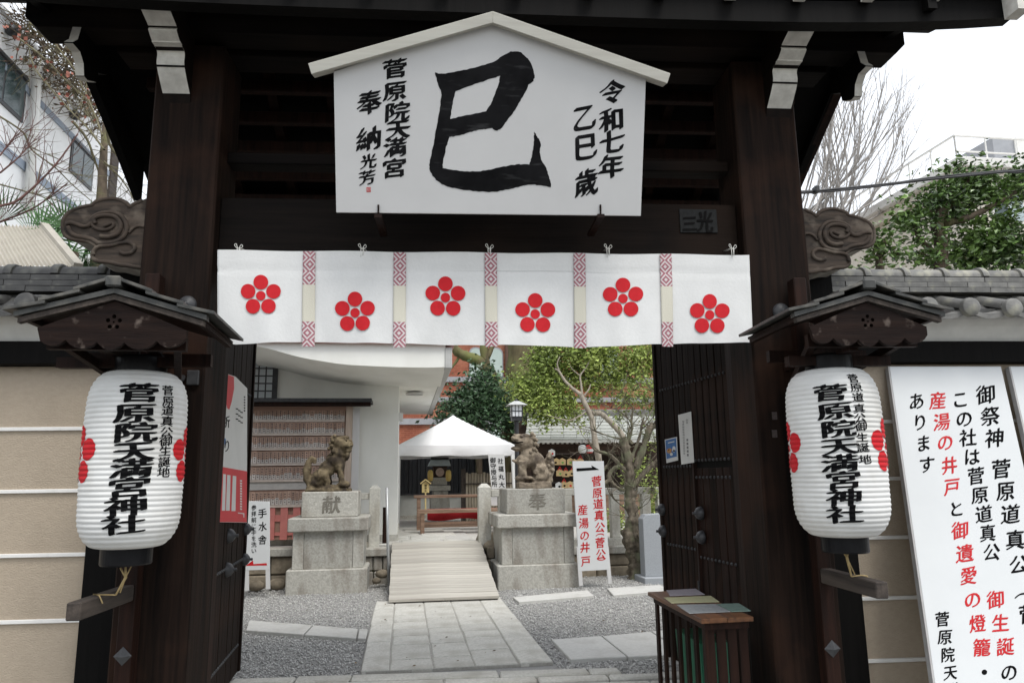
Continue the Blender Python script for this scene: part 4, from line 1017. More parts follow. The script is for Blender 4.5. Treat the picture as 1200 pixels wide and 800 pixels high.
# palms
palm_l = mat('palm_leaf', (0.09,0.19,0.06), (0.04,0.10,0.03), 0.5, 2, bump=0, island=0.4, spec=0.4)
def palm(px, py, Y, n, R_, label, seed):
    r2 = random.Random(seed); c = W(px, py, Y); root = thing('fan_palm', label, 'palm', (c.x, c.y, 0), 'palms behind the left wall')
    mk('trunk', MB().tube([(c.x,c.y,0),(c.x+0.03,c.y,c.z*0.5),(c.x,c.y,c.z)], [0.10,0.09,0.07], 8), bark_d, root)
    m_ = MB()
    for h in range(n):
        ang = r2.uniform(0, 2*math.pi); el = r2.uniform(-0.2, 1.1)
        tip = c + Vector((math.cos(ang)*math.cos(el), math.sin(ang)*math.cos(el), math.sin(el)))*R_*0.45
        ax = (tip-c).normalized(); s1 = ax.orthogonal().normalized(); 
        m_.bar(c, tip, 0.012, 0.012)
        for k in range(17):
            t = (k-8)/8*1.25; d_ = (ax*math.cos(t) + s1*math.sin(t)).normalized(); e = tip + d_*R_*0.62*r2.uniform(.8,1.05) + Vector((0,0,-0.06*abs(t)))
            w = ax.cross(s1)*0.005 + s1*math.cos(t)*0.011 - ax*math.sin(t)*0.011
            m_.poly([tip, tip.lerp(e,0.5)+w, e, tip.lerp(e,0.5)-w], [(0,1,2,3)])
    mk('fronds', m_, palm_l, root, kind=None)
palm(18, 292, 7.9, 12, 0.75, 'fan palm whose tips rise above the tin roof at the left edge', 1)
palm(84, 296, 7.6, 12, 0.62, 'fan palm between the tin roof and the carved cloud end', 2)
# white apartment house at the left
render_w = mat('white_render', (0.76,0.77,0.78), (0.70,0.71,0.72), 0.85, 3, bump=0.2, bscale=40, blot=(0.66,0.67,0.68), blots=0.8, blotw=(0.5,0.8))
blue_b = mat('blue_grey_band', (0.26,0.30,0.36), (0.21,0.25,0.31), 0.6, 4)
pipe_w = mat('white_pipe', (0.70,0.70,0.68), (0.60,0.60,0.58), 0.5, 6)
apt = thing('white_apartment_house', 'white rendered house with blue bands and dark windows at the upper left', 'house', court(-9, 16, 0))
UF = -7.0
bxc = lambda u0,u1,v0,v1,z0,z1: MB().box(u0,u1,v0,v1,z0,z1, xf=court)
mk('wall', bxc(-14, UF, 8, 17.6, 0, 9.6), render_w, apt)
mk('wall', bxc(-14, UF-0.35, 17.9, 26, 0, 9.3), render_w, apt)
mk('corner_post', bxc(UF-0.3, UF+0.05, 17.55, 17.95, 0, 9.5), wood_grey, apt)
mk('parapet', bxc(-14, UF+0.06, 8, 17.6, 9.60, 9.68), render_w, apt)
mk('band', bxc(UF, UF+0.035, 8, 17.5, 8.66, 8.78), blue_b, apt)
mk('band', bxc(UF, UF+0.035, 8, 17.5, 7.22, 7.38), blue_b, apt)
def aptwin(p):
    (v0,zt0),(v1,zt1),(v2,zb1),(v3,zb0) = [CU(a,b,UF)[1:] for a,b in p]
    va, vb = (v0+v3)/2, (v1+v2)/2; z1, z0 = (zt0+zt1)/2, (zb0+zb1)/2
    w = mk('window', bxc(UF-0.02, UF+0.03, va, vb, z0, z1).box(UF, UF+0.06, va, vb, z1, z1+0.06, xf=court), iron, apt)
    mid = (va+vb)/2
    mk('pane', bxc(UF+0.031, UF+0.036, va+0.06, mid-0.03, z0+0.06, z1-0.05), glass_d, w)
    mk('pane', bxc(UF+0.031, UF+0.036, mid+0.03, vb-0.06, z0+0.06, z1-0.05), glass_d, w)
aptwin([(-25,36),(30,98),(25,146),(-25,96)])
aptwin([(83,162),(108,188),(107,226),(81,200)])
def pipe(P, r_): mk('drainpipe', MB().tube([court(UF+0.12, CU(a,b,UF+0.12)[1], CU(a,b,UF+0.12)[2]) for a,b in P], r_, 10), pipe_w, apt, smooth=True)
pipe([(46,70),(44,80),(40,140),(33,250)], 0.085); pipe([(47,74),(66,98),(89,126)], 0.06)
for a, b in ((14,36),(88,135)):
    q = CU(a,b,UF+0.1); mk('downlight', MB().ball(court(*q), 0.11, 10), iron, apt, smooth=True)
# ------- trees: twigs and leaf clouds
def leaves(cents, n, size, seed, flat_=0.5, asp=0.5, tuft=1.7):
    r2 = np.random.RandomState(seed); cs = np.array([c[:3] for c in cents], float); rs = np.array([c[3] for c in cents], float)
    wgt = rs**2.2; idx = r2.choice(len(cs), n, p=wgt/wgt.sum())
    d = r2.normal(size=(n,3)); d /= np.linalg.norm(d,axis=1)[:,None]
    rad = rs[idx]*(0.35+0.75*r2.rand(n)**0.6)
    cl = r2.rand(n) < 0.75                                     # clumps on the surface
    p = cs[idx] + d*rad[:,None]*np.array([1,1,0.85])
    # snap into tufts
    nt_ = max(8, n//26); ti = r2.randint(0,nt_,n); base = p[:nt_]; p = np.where(cl[:,None], base[ti]+r2.normal(size=(n,3))*size*tuft, p)
    a = r2.normal(size=(n,3)); a[:,2] *= flat_; a /= np.linalg.norm(a,axis=1)[:,None]
    b = np.cross(a, r2.normal(size=(n,3))); b[:,2] *= 0.8; b /= np.linalg.norm(b,axis=1)[:,None]
    s = size*(0.6+0.8*r2.rand(n))[:,None]
    fold = np.cross(a,b)*s*0.18
    v = np.stack([p-a*s*0.5, p+b*s*asp*0.5+fold, p+a*s*0.5, p-b*s*asp*0.5+fold],1).reshape(-1,3)
    m_ = MB(); m_.v = [tuple(x) for x in v.tolist()]; m_.f = [(4*i,4*i+1,4*i+2) for i in range(n)] + [(4*i,4*i+2,4*i+3) for i in range(n)]
    return m_
def twigs(mb, p, d, L, r_, depth, rng, spread=0.6, up=0.1, kids=(2,3), nside=5):
    pts = [Vector(p)]; d = Vector(d).normalized(); n = 4
    for i in range(n):
        d = (d + Vector((rng.uniform(-1,1),rng.uniform(-1,1),rng.uniform(-1,1)))*0.14 + Vector((0,0,up*0.3))).normalized(); pts.append(pts[-1]+d*L/n)
    mb.tube(pts, [r_*(1-0.55*i/n) for i in range(n+1)], nside, cap=False)
    if depth > 0:
        for k in range(rng.randint(*kids)):
            q = pts[rng.randint(1,n)]; dd = (d + Vector((rng.uniform(-1,1),rng.uniform(-1,1),rng.uniform(-1,1)))*spread + Vector((0,0,up))).normalized()
            twigs(mb, q, dd, L*rng.uniform(0.5,0.75), r_*0.5, depth-1, rng, spread, up, kids, nside)
# bare maple
tw_r = mat('red_brown_twig', (0.13,0.055,0.045), (0.06,0.03,0.025), 0.7, 10)
tw_o = mat('olive_twig', (0.21,0.19,0.11), (0.11,0.095,0.06), 0.8, 10)
r3 = random.Random(5); c6 = lambda L: [(x/2.961, y/2.961) for x, y in L]
mp_ = thing('bare_maple', 'nearly bare maple with a few withered red leaves, in front of the white house', 'tree', (W(120,300,9.0).x, 9.0, 0))
tk = MB(); tp_ = W(119,235,9.0); tt = W(124,140,9.2)
tk.tube([(tp_.x,9.0,0),(tp_.x,9.0,tp_.z),tuple(W(121,190,9.1)),tuple(tt)], [0.075,0.065,0.05,0.035], 8)
mk('trunk', tk, bark_d, mp_, smooth=True)
brs = [([(-40,735),(0,715),(70,690),(190,575),(270,465)],7.2,0.026,0), ([(-30,785),(0,770),(120,720),(235,635)],7.4,0.022,0), ([(0,600),(60,550),(105,500)],7.6,0.016,0),
 ([(-40,385),(0,405),(80,460),(110,520),(190,580),(250,640),(320,700)],8.0,0.020,1), ([(250,420),(300,480),(330,560),(360,650),(362,700)],8.8,0.028,1), ([(370,400),(380,500),(430,570),(470,650)],8.8,0.034,1),
 ([(100,80),(170,130),(250,230),(330,330),(375,410)],9.0,0.024,1), ([(60,130),(150,200),(230,280),(340,380)],9.0,0.020,1), ([(0,540),(45,480)],7.8,0.014,0), ([(362,520),(300,440),(240,380),(130,250),(105,190)],9.0,0.022,1),
 ([(360,560),(420,620),(465,690)],9.0,0.02,1), ([(0,640),(90,665),(160,690),(215,745)],7.6,0.014,1), ([(355,470),(330,400),(300,330),(270,270)],9.0,0.02,1)]
tmr, tmo, lv = MB(), MB(), MB()
for P, Y, r_, kd in brs:
    q = c6(P); pts = cat_rom([tuple(W(a,b,Y+0.15*i)) for i,(a,b) in enumerate(q)], 4, False)
    M_ = tmr if kd == 0 else tmo; n = len(pts); M_.tube(pts, [0.62*r_*(1-0.6*i/n) for i in range(n)], 6, cap=False)
    for k in range(11):
        i = r3.randint(1, n-2); d_ = (pts[i+1]-pts[i]).normalized()
        twigs(M_, pts[i], d_+Vector((r3.uniform(-.9,.9), r3.uniform(-.5,.5), r3.uniform(-.4,.9))), 0.45*r3.uniform(.5,1.3), 0.005, 1, r3, nside=4)
for k in range(55):
    x, y = r3.uniform(15,365)/2.961, 0
    y = (r3.gauss(0,42) + 150 + 1.05*(x*2.961-60)*0.8)/2.961
    p = W(x, max(22,y), 8.6); s_ = r3.uniform(.018,.036)
    a = Vector((r3.gauss(0,1),r3.gauss(0,1),r3.gauss(0,1))).normalized()*s_; b = a.orthogonal().normalized()*s_*0.8
    lv.poly([p-a, p+b, p+a, p-b], [(0,1,2),(0,2,3)])
mk('red_brown_branches', tmr, tw_r, mp_, smooth=True); mk('olive_branches', tmo, tw_o, mp_, smooth=True); mk('withered_leaves', lv, leaf_r, mp_, kind='stuff')
# brown thicket under the eave line
hd = thing('brown_climber', 'brown leafless climber matted along the roof edge of the white house', 'climber', court(-6.8, 15, 0))
tk = MB(); r4 = random.Random(9)
cs = []
for i in range(46):
    t = i/45; px_, py_ = 36+88*t + r4.uniform(-10,10), 32+108*t + r4.uniform(-14,12)
    q = CU(px_,py_,UF+0.5); cs.append((*court(*q), 0.42))
tm2 = MB()
for c in cs:
    for k in range(4): twigs(tm2, c[:3], (r4.uniform(-1,1),r4.uniform(-1,1),r4.uniform(-.8,.8)), 0.8, 0.011, 1, r4, nside=4)
mk('stems', tm2, bark_d, hd); mk('dry_leaves', leaves(cs, 1300, 0.09, 4), mat('dry_leaf', (0.17,0.12,0.075), (0.06,0.045,0.03), 0.8, 3, bump=0, island=0.5), hd, kind='stuff')
# ================================================================== OVER THE RIGHT WALL
cream = mat('cream_render', (0.62,0.58,0.50), (0.54,0.50,0.43), 0.85, 3, bump=0.3, bscale=30, blot=(0.47,0.43,0.37), blots=0.7, blotw=(0.48,0.75))
pale_r = mat('pale_trim', (0.72,0.71,0.68), (0.62,0.61,0.58), 0.7, 5)
cu0, cv0, cz0 = C(1125,190,16)
hb = thing('cream_apartment_block', 'cream rendered block with a flat railed roof at the upper right', 'building', court(cu0+5, 24, 0))
mk('wall', bxc(cu0, cu0+14, 16, 44, 0, cz0-0.25), cream, hb)
mk('cornice', bxc(cu0-0.35, cu0+14.3, 15.65, 44, cz0-0.25, cz0), pale_r, hb, bev=0.02)
mk('cornice_soffit', bxc(cu0-0.15, cu0+14.1, 15.85, 44, cz0-0.55, cz0-0.25), cream, hb)
rl = MB()
for i in range(14): rl.box(cu0+0.1+i*0.9, cu0+0.13+i*0.9, 16.2, 16.23, cz0, cz0+0.85, xf=court)
rl.box(cu0+0.1, cu0+13, 16.19, 16.24, cz0+0.83, cz0+0.87, xf=court).box(cu0+0.1, cu0+13, 16.19, 16.24, cz0+0.4, cz0+0.43, xf=court)
for i in range(14): rl.box(cu0+0.1, cu0+0.13, 16.2+i*0.9, 16.23+i*0.9, cz0, cz0+0.85, xf=court)
rl.box(cu0+0.09, cu0+0.14, 16.2, 28, cz0+0.83, cz0+0.87, xf=court)
mk('roof_railing', rl, pale_r, hb)
s0 = C(1166,186,19); s1 = C(1194,163,19)
mk('stair_tower', bxc(s0[0], s1[0]+0.4, 19, 20.3, cz0, s1[2]), mat('grey_tower', (0.33,0.34,0.36), (0.28,0.29,0.31), 0.7, 4), hb)
mk('tower_corner', bxc(s1[0]-0.2, s1[0]+0.45, 18.9, 19.0, cz0, s1[2]), pale_r, hb)
w0 = C(1163,262,16); w1 = C(1190,222,16)
ww = mk('window', bxc(w0[0], w1[0]+0.9, 15.94, 16.0, w0[2], w1[2]), pale_r, hb)
for i in range(3): 
    a = w0[0]+0.06+i*0.45; mk('pane', bxc(a, a+0.39, 15.93, 15.938, w0[2]+0.08, w1[2]-0.08), glass_d if i != 1 else mat('pale_glass', (0.42,0.50,0.52), None, 0.1, 3, bump=0), ww)
ws0 = C(1140,300,16)
# tall bare tree, far
bt = thing('bare_tall_tree', 'tall bare tree with fine upright branches behind the right pillar', 'tree', (W(985,300,20).x, 20, 0))
tm = MB(); r5 = random.Random(21)
base = W(960, 330, 20)
mk('trunk', MB().tube([(base.x-0.3,20,0),(base.x-0.2,20,base.z*0.6),tuple(base)], [0.30,0.25,0.20], 8), bark, bt)
for i in range(34):
    a = W(r5.uniform(925,995), r5.uniform(255,330), 20+r5.uniform(-1,1)); tx = r5.uniform(938,1072)
    ty = 52 + max(0, tx-1000)*1.25 + r5.uniform(0,60)
    b = W(tx + 5, ty, 20+r5.uniform(-1.5,1.5)); 
    mid = a.lerp(b,0.5) + Vector((r5.uniform(-.1,.5),0,-0.15))
    pts = cat_rom([a, mid, b], 5, False); n = len(pts)
    tm.tube(pts, [0.034*(1-0.8*k/n) for k in range(n)], 5, cap=False)
    for k in range(7):
        j = r5.randint(2, n-2); dd = (pts[j+1]-pts[j]).normalized()
        twigs(tm, pts[j], dd + Vector((r5.uniform(-.45,.45), r5.uniform(-.3,.3), 0.1)), r5.uniform(.8,2.0), 0.011, 1, r5, 0.35, 0.15, nside=4)
tm.tube([base, W(960,290,20), W(965,262,20)], [0.2,0.12,0.07], 6)
mk('branches', tm, mat('pale_grey_twig', (0.33,0.31,0.29), (0.22,0.205,0.19), 0.8, 6), bt, smooth=True)
# overhead cable
cb = MB()
cp = [(900,229),(943,225),(1007,219),(1087,210.5),(1167,202.5),(1200,199.5),(1320,186)]
for k, (dz, r_) in enumerate(((0,0.011),(0.022,0.008),(-0.016,0.008))):
    pts = cat_rom([tuple(W(a,b,6.3) + Vector((0,0,dz*math.sin(i*1.7+k*2)))) for i,(a,b) in enumerate(cp)], 5, False); cb.tube(pts, r_, 6)
o = mk('overhead_cable', cb, iron, None, smooth=True); tag(o, 'twisted black cable strung across the sky above the right wall', 'cable')
cl = W(956,222,6.3); mk('cable_clamp', MB().box(cl.x-0.02, cl.x+0.02, 6.26, 6.34, cl.z-0.035, cl.z+0.025), iron_lt, o, bev=0.004)
# broadleaf evergreen
def tree(name, label, limbs, cents, n, size, bm_, lm, seed, loc, asp=0.5, tw=0, **k):
    root = thing(name, label, 'tree', loc, k.get('group')); tm = MB()
    kn = k.get('knots', 0.0)
    for P, r0, r1 in limbs:
        pts = cat_rom([tuple(p) for p in P], 7 if kn else 4, False); m = len(pts); o = len(tm.v); ns = 12 if kn else 8
        tm.tube(pts, [(r0+(r1-r0)*i/(m-1))*(1+0.09*math.sin(i*2.3)) for i in range(m)], ns)
        if kn:
            for i_ in range(m):
                for q_ in range(ns):
                    v_ = Vector(tm.v[o+i_*ns+q_]); c_ = pts[i_]; d_ = v_-c_; f_ = 1 + kn*(mnoise.noise(v_*9.0)*1.1 + mnoise.noise(v_*23.0)*0.7 + 0.35*math.sin(q_*2.1+i_*.25)); tm.v[o+i_*ns+q_] = tuple(c_+d_*max(.5,f_))
    t = mk('trunk', tm, bm_, root, smooth=True)
    if tw:
        r6 = random.Random(seed); m2 = MB()
        for i in range(tw):
            c = cents[r6.randrange(len(cents))]; d = Vector((r6.uniform(-1,1),r6.uniform(-1,1),r6.uniform(-.3,1)))
            twigs(m2, Vector(c[:3])-d.normalized()*c[3]*0.6, d, c[3]*1.3, 0.012, 1, r6, nside=4)
        if kn:
            for P, r0, r1 in limbs:
                pts = cat_rom([tuple(p) for p in P], 4, False)
                for q_ in range(5):
                    p_ = pts[r6.randrange(len(pts)//2, len(pts))]; d = Vector((r6.uniform(-1,1),r6.uniform(-1,.2),r6.uniform(-.2,1.2)))
                    if p_.z > 0.9: twigs(m2, p_, d, r6.uniform(.2,.5), 0.009, 2, r6, nside=4)
        mk('twigs', m2, bm_, root, kind='stuff')
    cr_ = mk('crown', leaves(cents, n, size, seed, asp=asp), lm, root, kind='stuff')
    return root
Yt = 7.3
def pc(L, Y, k=None): return [(*W(x,y,Y+ (dy if dy else 0)), r_*Y/900) for x,y,r_,dy in L]
lim = [([W(1102,420,Yt),W(1102,330,Yt),W(1103,290,Yt),W(1098,262,Yt),W(1108,240,Yt)],0.085,0.055), ([W(1100,300,Yt),W(1085,288,Yt),W(1076,276,Yt),W(1070,262,Yt)],0.04,0.02),
       ([W(1108,245,Yt),W(1125,225,Yt),W(1140,200,Yt)],0.045,0.02), ([W(1106,262,Yt),W(1135,255,Yt),W(1165,240,Yt),W(1190,225,Yt)],0.045,0.02),
       ([W(1150,330,Yt),W(1155,305,Yt),W(1180,292,Yt),W(1215,280,Yt)],0.05,0.03), ([W(1098,270,Yt),W(1092,255,Yt),W(1085,240,Yt)],0.04,0.02)]
cen = pc([(1130,210,14,0),(1145,216,17,.2),(1110,230,24,0),(1085,238,16,0),(1125,232,22,.3),(1070,258,15,0),(1115,250,12,.3),(1062,262,11,-.1),(1190,215,18,0),(1205,225,20,.2),(1160,232,14,0),(1150,278,24,.1),(1180,262,16,0),(1168,292,22,0),(1195,300,20,-.1),(1128,300,18,.1),(1088,302,14,-.1),(1145,305,18,0),(1075,300,9,0),(1158,212,9,0)], Yt)
tree('broadleaf_evergreen', 'glossy broadleaf evergreen with a cut-back trunk, standing behind the right wall', lim, cen, 7200, 0.068, bark_d, leaf_m, 11, (W(1102,420,Yt).x, Yt, 0), asp=0.6, tw=20)
lim = [([W(1030,420,6.9),W(1032,330,6.9),W(1030,300,6.9),W(1038,282,6.9)],0.05,0.025)]
cen = pc([(1033,285,10,0),(1042,268,7,0),(1024,298,11,0),(1052,298,7,0),(1028,246,3,0),(1045,252,3,0)], 6.9)
tree('young_evergreen', 'small leafy evergreen shoot between the carved cloud end and the broadleaf tree', lim, cen, 380, 0.07, bark_d, leaf_m, 12, (W(1030,420,6.9).x, 6.9, 0), asp=0.55, tw=5)
# ================================================================== GROUND
grd = mk('ground', MB().poly([(-300,-300,-0.06),(300,-300,-0.06),(300,300,-0.06),(-300,300,-0.06)], [(0,1,2,3)]), earth, None, kind='structure')
mk('street', MB().box(-20,20,-12,3.4,-0.058,-0.02), mat('asphalt', (0.07,0.07,0.07), (0.045,0.045,0.045), 0.9, 60, bump=0.5), None, kind='structure')
mk('gravel_ground', MB().box(-9,11,6.0,11.95,-0.055,-0.012, xf=lambda x,y,z: court(x,y,z)), gravel_g, None, kind='structure')
# the gate's own paved platform and its edging strip
plat = mk('gate_platform', MB().box(-2.6,3.0,3.4,5.97,-0.055,-0.008), gravel_g, None, kind='structure')
r7 = random.Random(31)
def stone(name, P, z0, z1, m, parent, bev=0.012, jit=0.006):
    cx_ = sum(p[0] for p in P)/len(P); cy_ = sum(p[1] for p in P)/len(P)
    Q = [(p[0]+r7.uniform(-jit,jit), p[1]+r7.uniform(-jit,jit)) for p in P]; dz = r7.uniform(-0.003,0.003)
    m_ = MB(); n = len(Q)
    m_.poly([(x,y,z0) for x,y in Q] + [(x,y,z1+dz) for x,y in Q], [tuple(range(n))[::-1], tuple(range(n,2*n))] + [(i,(i+1)%n,n+(i+1)%n,n+i) for i in range(n)])
    return mk(name, m_, m, parent, bev=bev)
y = 3.5
while y < 5.9:
    x = -1.7 + r7.uniform(-.3,0); 
    while x < 2.0:
        w = r7.uniform(.55,.9); stone('platform_stone', [(x+.004,y+.004),(min(x+w,2.05)-.004,y+.004),(min(x+w,2.05)-.004,y+.476),(x+.004,y+.476)], -0.05, 0.012, paving, plat); x += w
    y += 0.48
xs = [(-1.75,-1.26),(-1.25,-0.83),(-0.82,0.33),(0.34,1.05),(1.06,1.30)]
e0 = lambda x: 6.30 - 0.05*(x+1.7)/3
for a, b in xs: stone('edging_stone', [(a,e0(a)-.15),(b,e0(b)-.15),(b,e0(b)),(a,e0(a))], -0.05, 0.03, paving, plat)
xs = [(-1.75,-1.05),(-1.04,-0.10),(-0.09,0.62),(0.63,1.18),(1.19,1.6)]
for a, b in xs: stone('edging_stone', [(a,5.98),(b,5.98),(b,e0(b)-.158),(a,e0(a)-.158)], -0.05, 0.016, paving, plat)
stone('edging_stone', [(1.61,5.98),(1.95,5.98),(1.93,6.03),(1.86,6.08),(1.76,6.11),(1.61,6.12)], -0.05, 0.016, paving, plat)
# ---- stone path
CT2 = lambda P: [tuple(court(u,v,0)[:2]) for u,v in P]
path = mk('stone_path', MB().box(-0.33,1.27,6.46,9.95,-0.05,-0.006,xf=court) if False else MB().box(-0.325,1.265,6.465,9.945,-0.05,0.012,xf=court), mat('path_mortar', (0.40,0.39,0.355), (0.30,0.29,0.26), 0.95, 40, bump=0.5), None, kind='structure')
cols = [(-0.33,-0.10),(-0.09,0.26),(0.27,0.60),(0.61,0.97),(0.98,1.26)]
for k, (a, b) in enumerate(cols):
    v = 6.46 + (0 if k in (0,4) else r7.uniform(0,.2)-0.2); v = max(v, 6.46)
    while v < 9.9:
        L = r7.uniform(.8,1.25) if k in (0,4) else r7.uniform(.30,.62); v2 = min(v+L, 9.95)
        if 9.95-v2 < .15: v2 = 9.95
        stone('paving_stone', CT2([(a+.001,v+.005),(b+.001,v+.005),(b+.001,v2-.005),(a+.001,v2-.005)]), -0.04, 0.021+r7.uniform(-.003,.003), paving, path, bev=0.008, jit=0.007); v = v2
# ---- stepping slabs
def slab(P, label, grp='flat slabs set in the gravel'):
    o = stone('stone_slab', CT2(P), -0.05, 0.028, slab_m, None, bev=0.006, jit=0.0); tag(o, label, 'paving slab', grp); return o
slab([(1.42,6.48),(1.915,6.48),(1.915,7.32),(1.415,7.27)], 'square pale slab in the gravel, the one nearest the stone path')
slab([(1.93,6.47),(2.44,6.47),(2.45,7.42),(1.93,7.33)], 'square pale slab in the gravel, second from the stone path')
slab([(2.455,6.46),(2.99,6.46),(3.02,7.50),(2.465,7.43)], 'square pale slab in the gravel beside the leaflet stand')
slab([(1.44,9.47),(2.47,9.74),(2.50,10.20),(1.42,9.84)], 'long pale slab in the gravel in front of the right lion-dog pedestal')
slab([(2.72,9.70),(3.62,9.93),(3.60,10.42),(2.80,10.30)], 'pale slab in the gravel by the door, beyond the white arrow sign')
slab([(-1.60,8.36),(-0.98,8.02),(-0.95,8.50),(-1.68,8.92)], 'pale slab in the left gravel, touching the left door')
slab([(-0.965,8.01),(-0.44,7.73),(-0.45,8.19),(-0.935,8.49)], 'pale slab in the left gravel, between the left slab and the path')
slab([(-0.425,7.72),(-0.345,7.68),(-0.345,8.14),(-0.435,8.18)], 'narrow pale slab edge against the stone path')
# ---- loose gravel
N = 80000; rs = np.random.RandomState(3)
u = rs.uniform(-4.2,4.6,N); v = 6.0 + 5.9*rs.rand(N)**1.35
keep = ~((u>-0.35)&(u<1.29)&(v<9.97))
def inq(u, v, P):
    m = np.ones(len(u), bool); n = len(P)
    for i in range(n):
        (x0,y0),(x1,y1) = P[i],P[(i+1)%n]; m &= ((x1-x0)*(v-y0)-(y1-y0)*(u-x0)) > -0.0
    return m
for P in ([(1.42,6.48),(3.0,6.46),(3.0,7.5),(1.42,7.27)], [(1.44,9.47),(2.47,9.74),(2.50,10.20),(1.42,9.84)], [(2.72,9.70),(3.62,9.93),(3.60,10.42),(2.80,10.30)], [(-1.60,8.36),(-0.40,7.70),(-0.38,8.17),(-1.68,8.92)]): keep &= ~inq(u, v, P)
X = u*CT - v*ST; Y = u*ST + v*CT
keep &= ~((Y < 6.30) & (X < 1.32)) & ~((Y<6.12)) 
X, Y, v = X[keep], Y[keep], v[keep]; n = len(X); s = (0.006+0.008*rs.rand(n))
oc = np.array([[1,0,0],[-.2,1,0],[-1,-.1,0],[.1,-1,0],[0,0,.75],[0,0,-.6]]); ang = rs.rand(n)*6.283; ca, sa = np.cos(ang), np.sin(ang)
V = oc[None]*s[:,None,None]*(0.7+0.6*rs.rand(n,6,1)); Vx = V[...,0]*ca[:,None]-V[...,1]*sa[:,None]+X[:,None]; Vy = V[...,0]*sa[:,None]+V[...,1]*ca[:,None]+Y[:,None]; Vz = V[...,2]-0.008+0.010*rs.rand(n)[:,None]
V = np.stack([Vx,Vy,Vz],-1).reshape(-1,3)
F = np.array([[0,1,4],[1,2,4],[2,3,4],[3,0,4],[1,0,5],[2,1,5],[3,2,5],[0,3,5]]); F = (F[None]+6*np.arange(n)[:,None,None]).reshape(-1,3)
me = bpy.data.meshes.new('gravel'); me.vertices.add(len(V)); me.vertices.foreach_set('co', V.astype(np.float32).ravel()); me.loops.add(F.size); me.loops.foreach_set('vertex_index', F.astype(np.int32).ravel())
me.polygons.add(len(F)); me.polygons.foreach_set('loop_start', np.arange(0,F.size,3,dtype=np.int32)); me.update(calc_edges=True); me.materials.append(pebble)
go = bpy.data.objects.new('gravel', me); COL.objects.link(go); tag(go, 'loose grey gravel spread over the courtyard', 'gravel', kind='stuff')
# ================================================================== UPPER TERRACE
TZ2 = 0.53
mk('terrace_ground', MB().box(-14,18,12.02,34,-0.05,TZ2,xf=court), mat('terrace_soil', (0.50,0.485,0.45), (0.38,0.365,0.335), 0.95, 30, bump=0.6), None, kind='structure')
tp_ = mk('terrace_path', MB().box(-0.45,1.15,12.03,15.6,TZ2,TZ2+0.012,xf=court), mat('pale_grit', (0.50,0.49,0.46), (0.38,0.37,0.345), 0.95, 60, bump=0.6), None, kind='structure')
for (a,b,c_,d) in ((-0.9,-0.05,12.04,12.65),(-0.03,0.62,12.04,12.75),(0.64,1.15,12.04,12.6),(-0.9,0.1,12.67,13.5),(0.12,0.75,12.77,13.6),(-0.9,0.3,13.52,14.5),(0.32,0.95,13.62,14.4),(-0.9,0.0,14.52,15.3),(0.02,0.8,14.52,15.3)):
    P = [(a+.01,c_+.01),(b-.01,c_+.01),(b-.01,d-.01),(a+.01,d-.01)]; stone('paving_stone', CT2(P), TZ2, TZ2+0.028, paving, tp_)
# retaining walls of rough stones
def rubble(name, label, u0, u1, v, z0, z1, hh, ww, m, seed, depth=0.16, cope=True):
    r8 = random.Random(seed); root = thing(name, label, 'retaining wall', court((u0+u1)/2, v, 0), 'rough stone retaining walls'); z = z0
    mk('wall_backing', MB().box(u0,u1,v+0.06,v+0.25,z0,z1-0.01,xf=court), bark_d, root)
    top = z1-0.12 if cope else z1
    while z < top-0.03:
        h = min(hh*r8.uniform(.8,1.2), top-z); x = u0 - r8.random()*0.1
        if top-(z+h) < 0.06: h = top-z
        while x < u1:
            w = ww*r8.uniform(.6,1.4); xe = min(x+w, u1); xs_ = max(x,u0)
            if xe-xs_ > 0.04: mk('stone', MB().box(xs_+.006, xe-.006, v-r8.uniform(0,.03), v+depth, z+.005, z+h-.005, xf=court), m, root, bev=0.018)
            x += w
        z += h
    if cope:
        x = u0
        while x < u1: mk('coping_stone', MB().box(x+.003, min(x+1.2,u1)-.003, v-0.06, v+0.24, z1-0.115, z1, xf=court), stone_p, root, bev=0.012); x += 1.2
    return root
rubble('retaining_wall', 'brown rubble wall behind the left lion-dog pedestal and the hand-washing sign', -4.5, -0.62, 11.78, -0.05, 0.55, 0.26, 0.5, stone_w, 1)
rubble('retaining_wall', 'low wall of cut stones right of the left pedestal, beside the ramp', -0.60, -0.22, 11.72, -0.05, 0.52, 0.2, 0.2, stone_p, 2)
rubble('retaining_wall', 'rough stone wall end between the ramp and the right pedestal', 1.28, 2.3, 11.60, -0.05, 0.50, 0.2, 0.22, stone_w, 3, cope=False)
rubble('retaining_wall', 'rubble wall with coping under the right stone fence, behind the gnarled tree', 2.35, 6.5, 11.78, -0.05, 0.45, 0.22, 0.45, stone_w, 4)
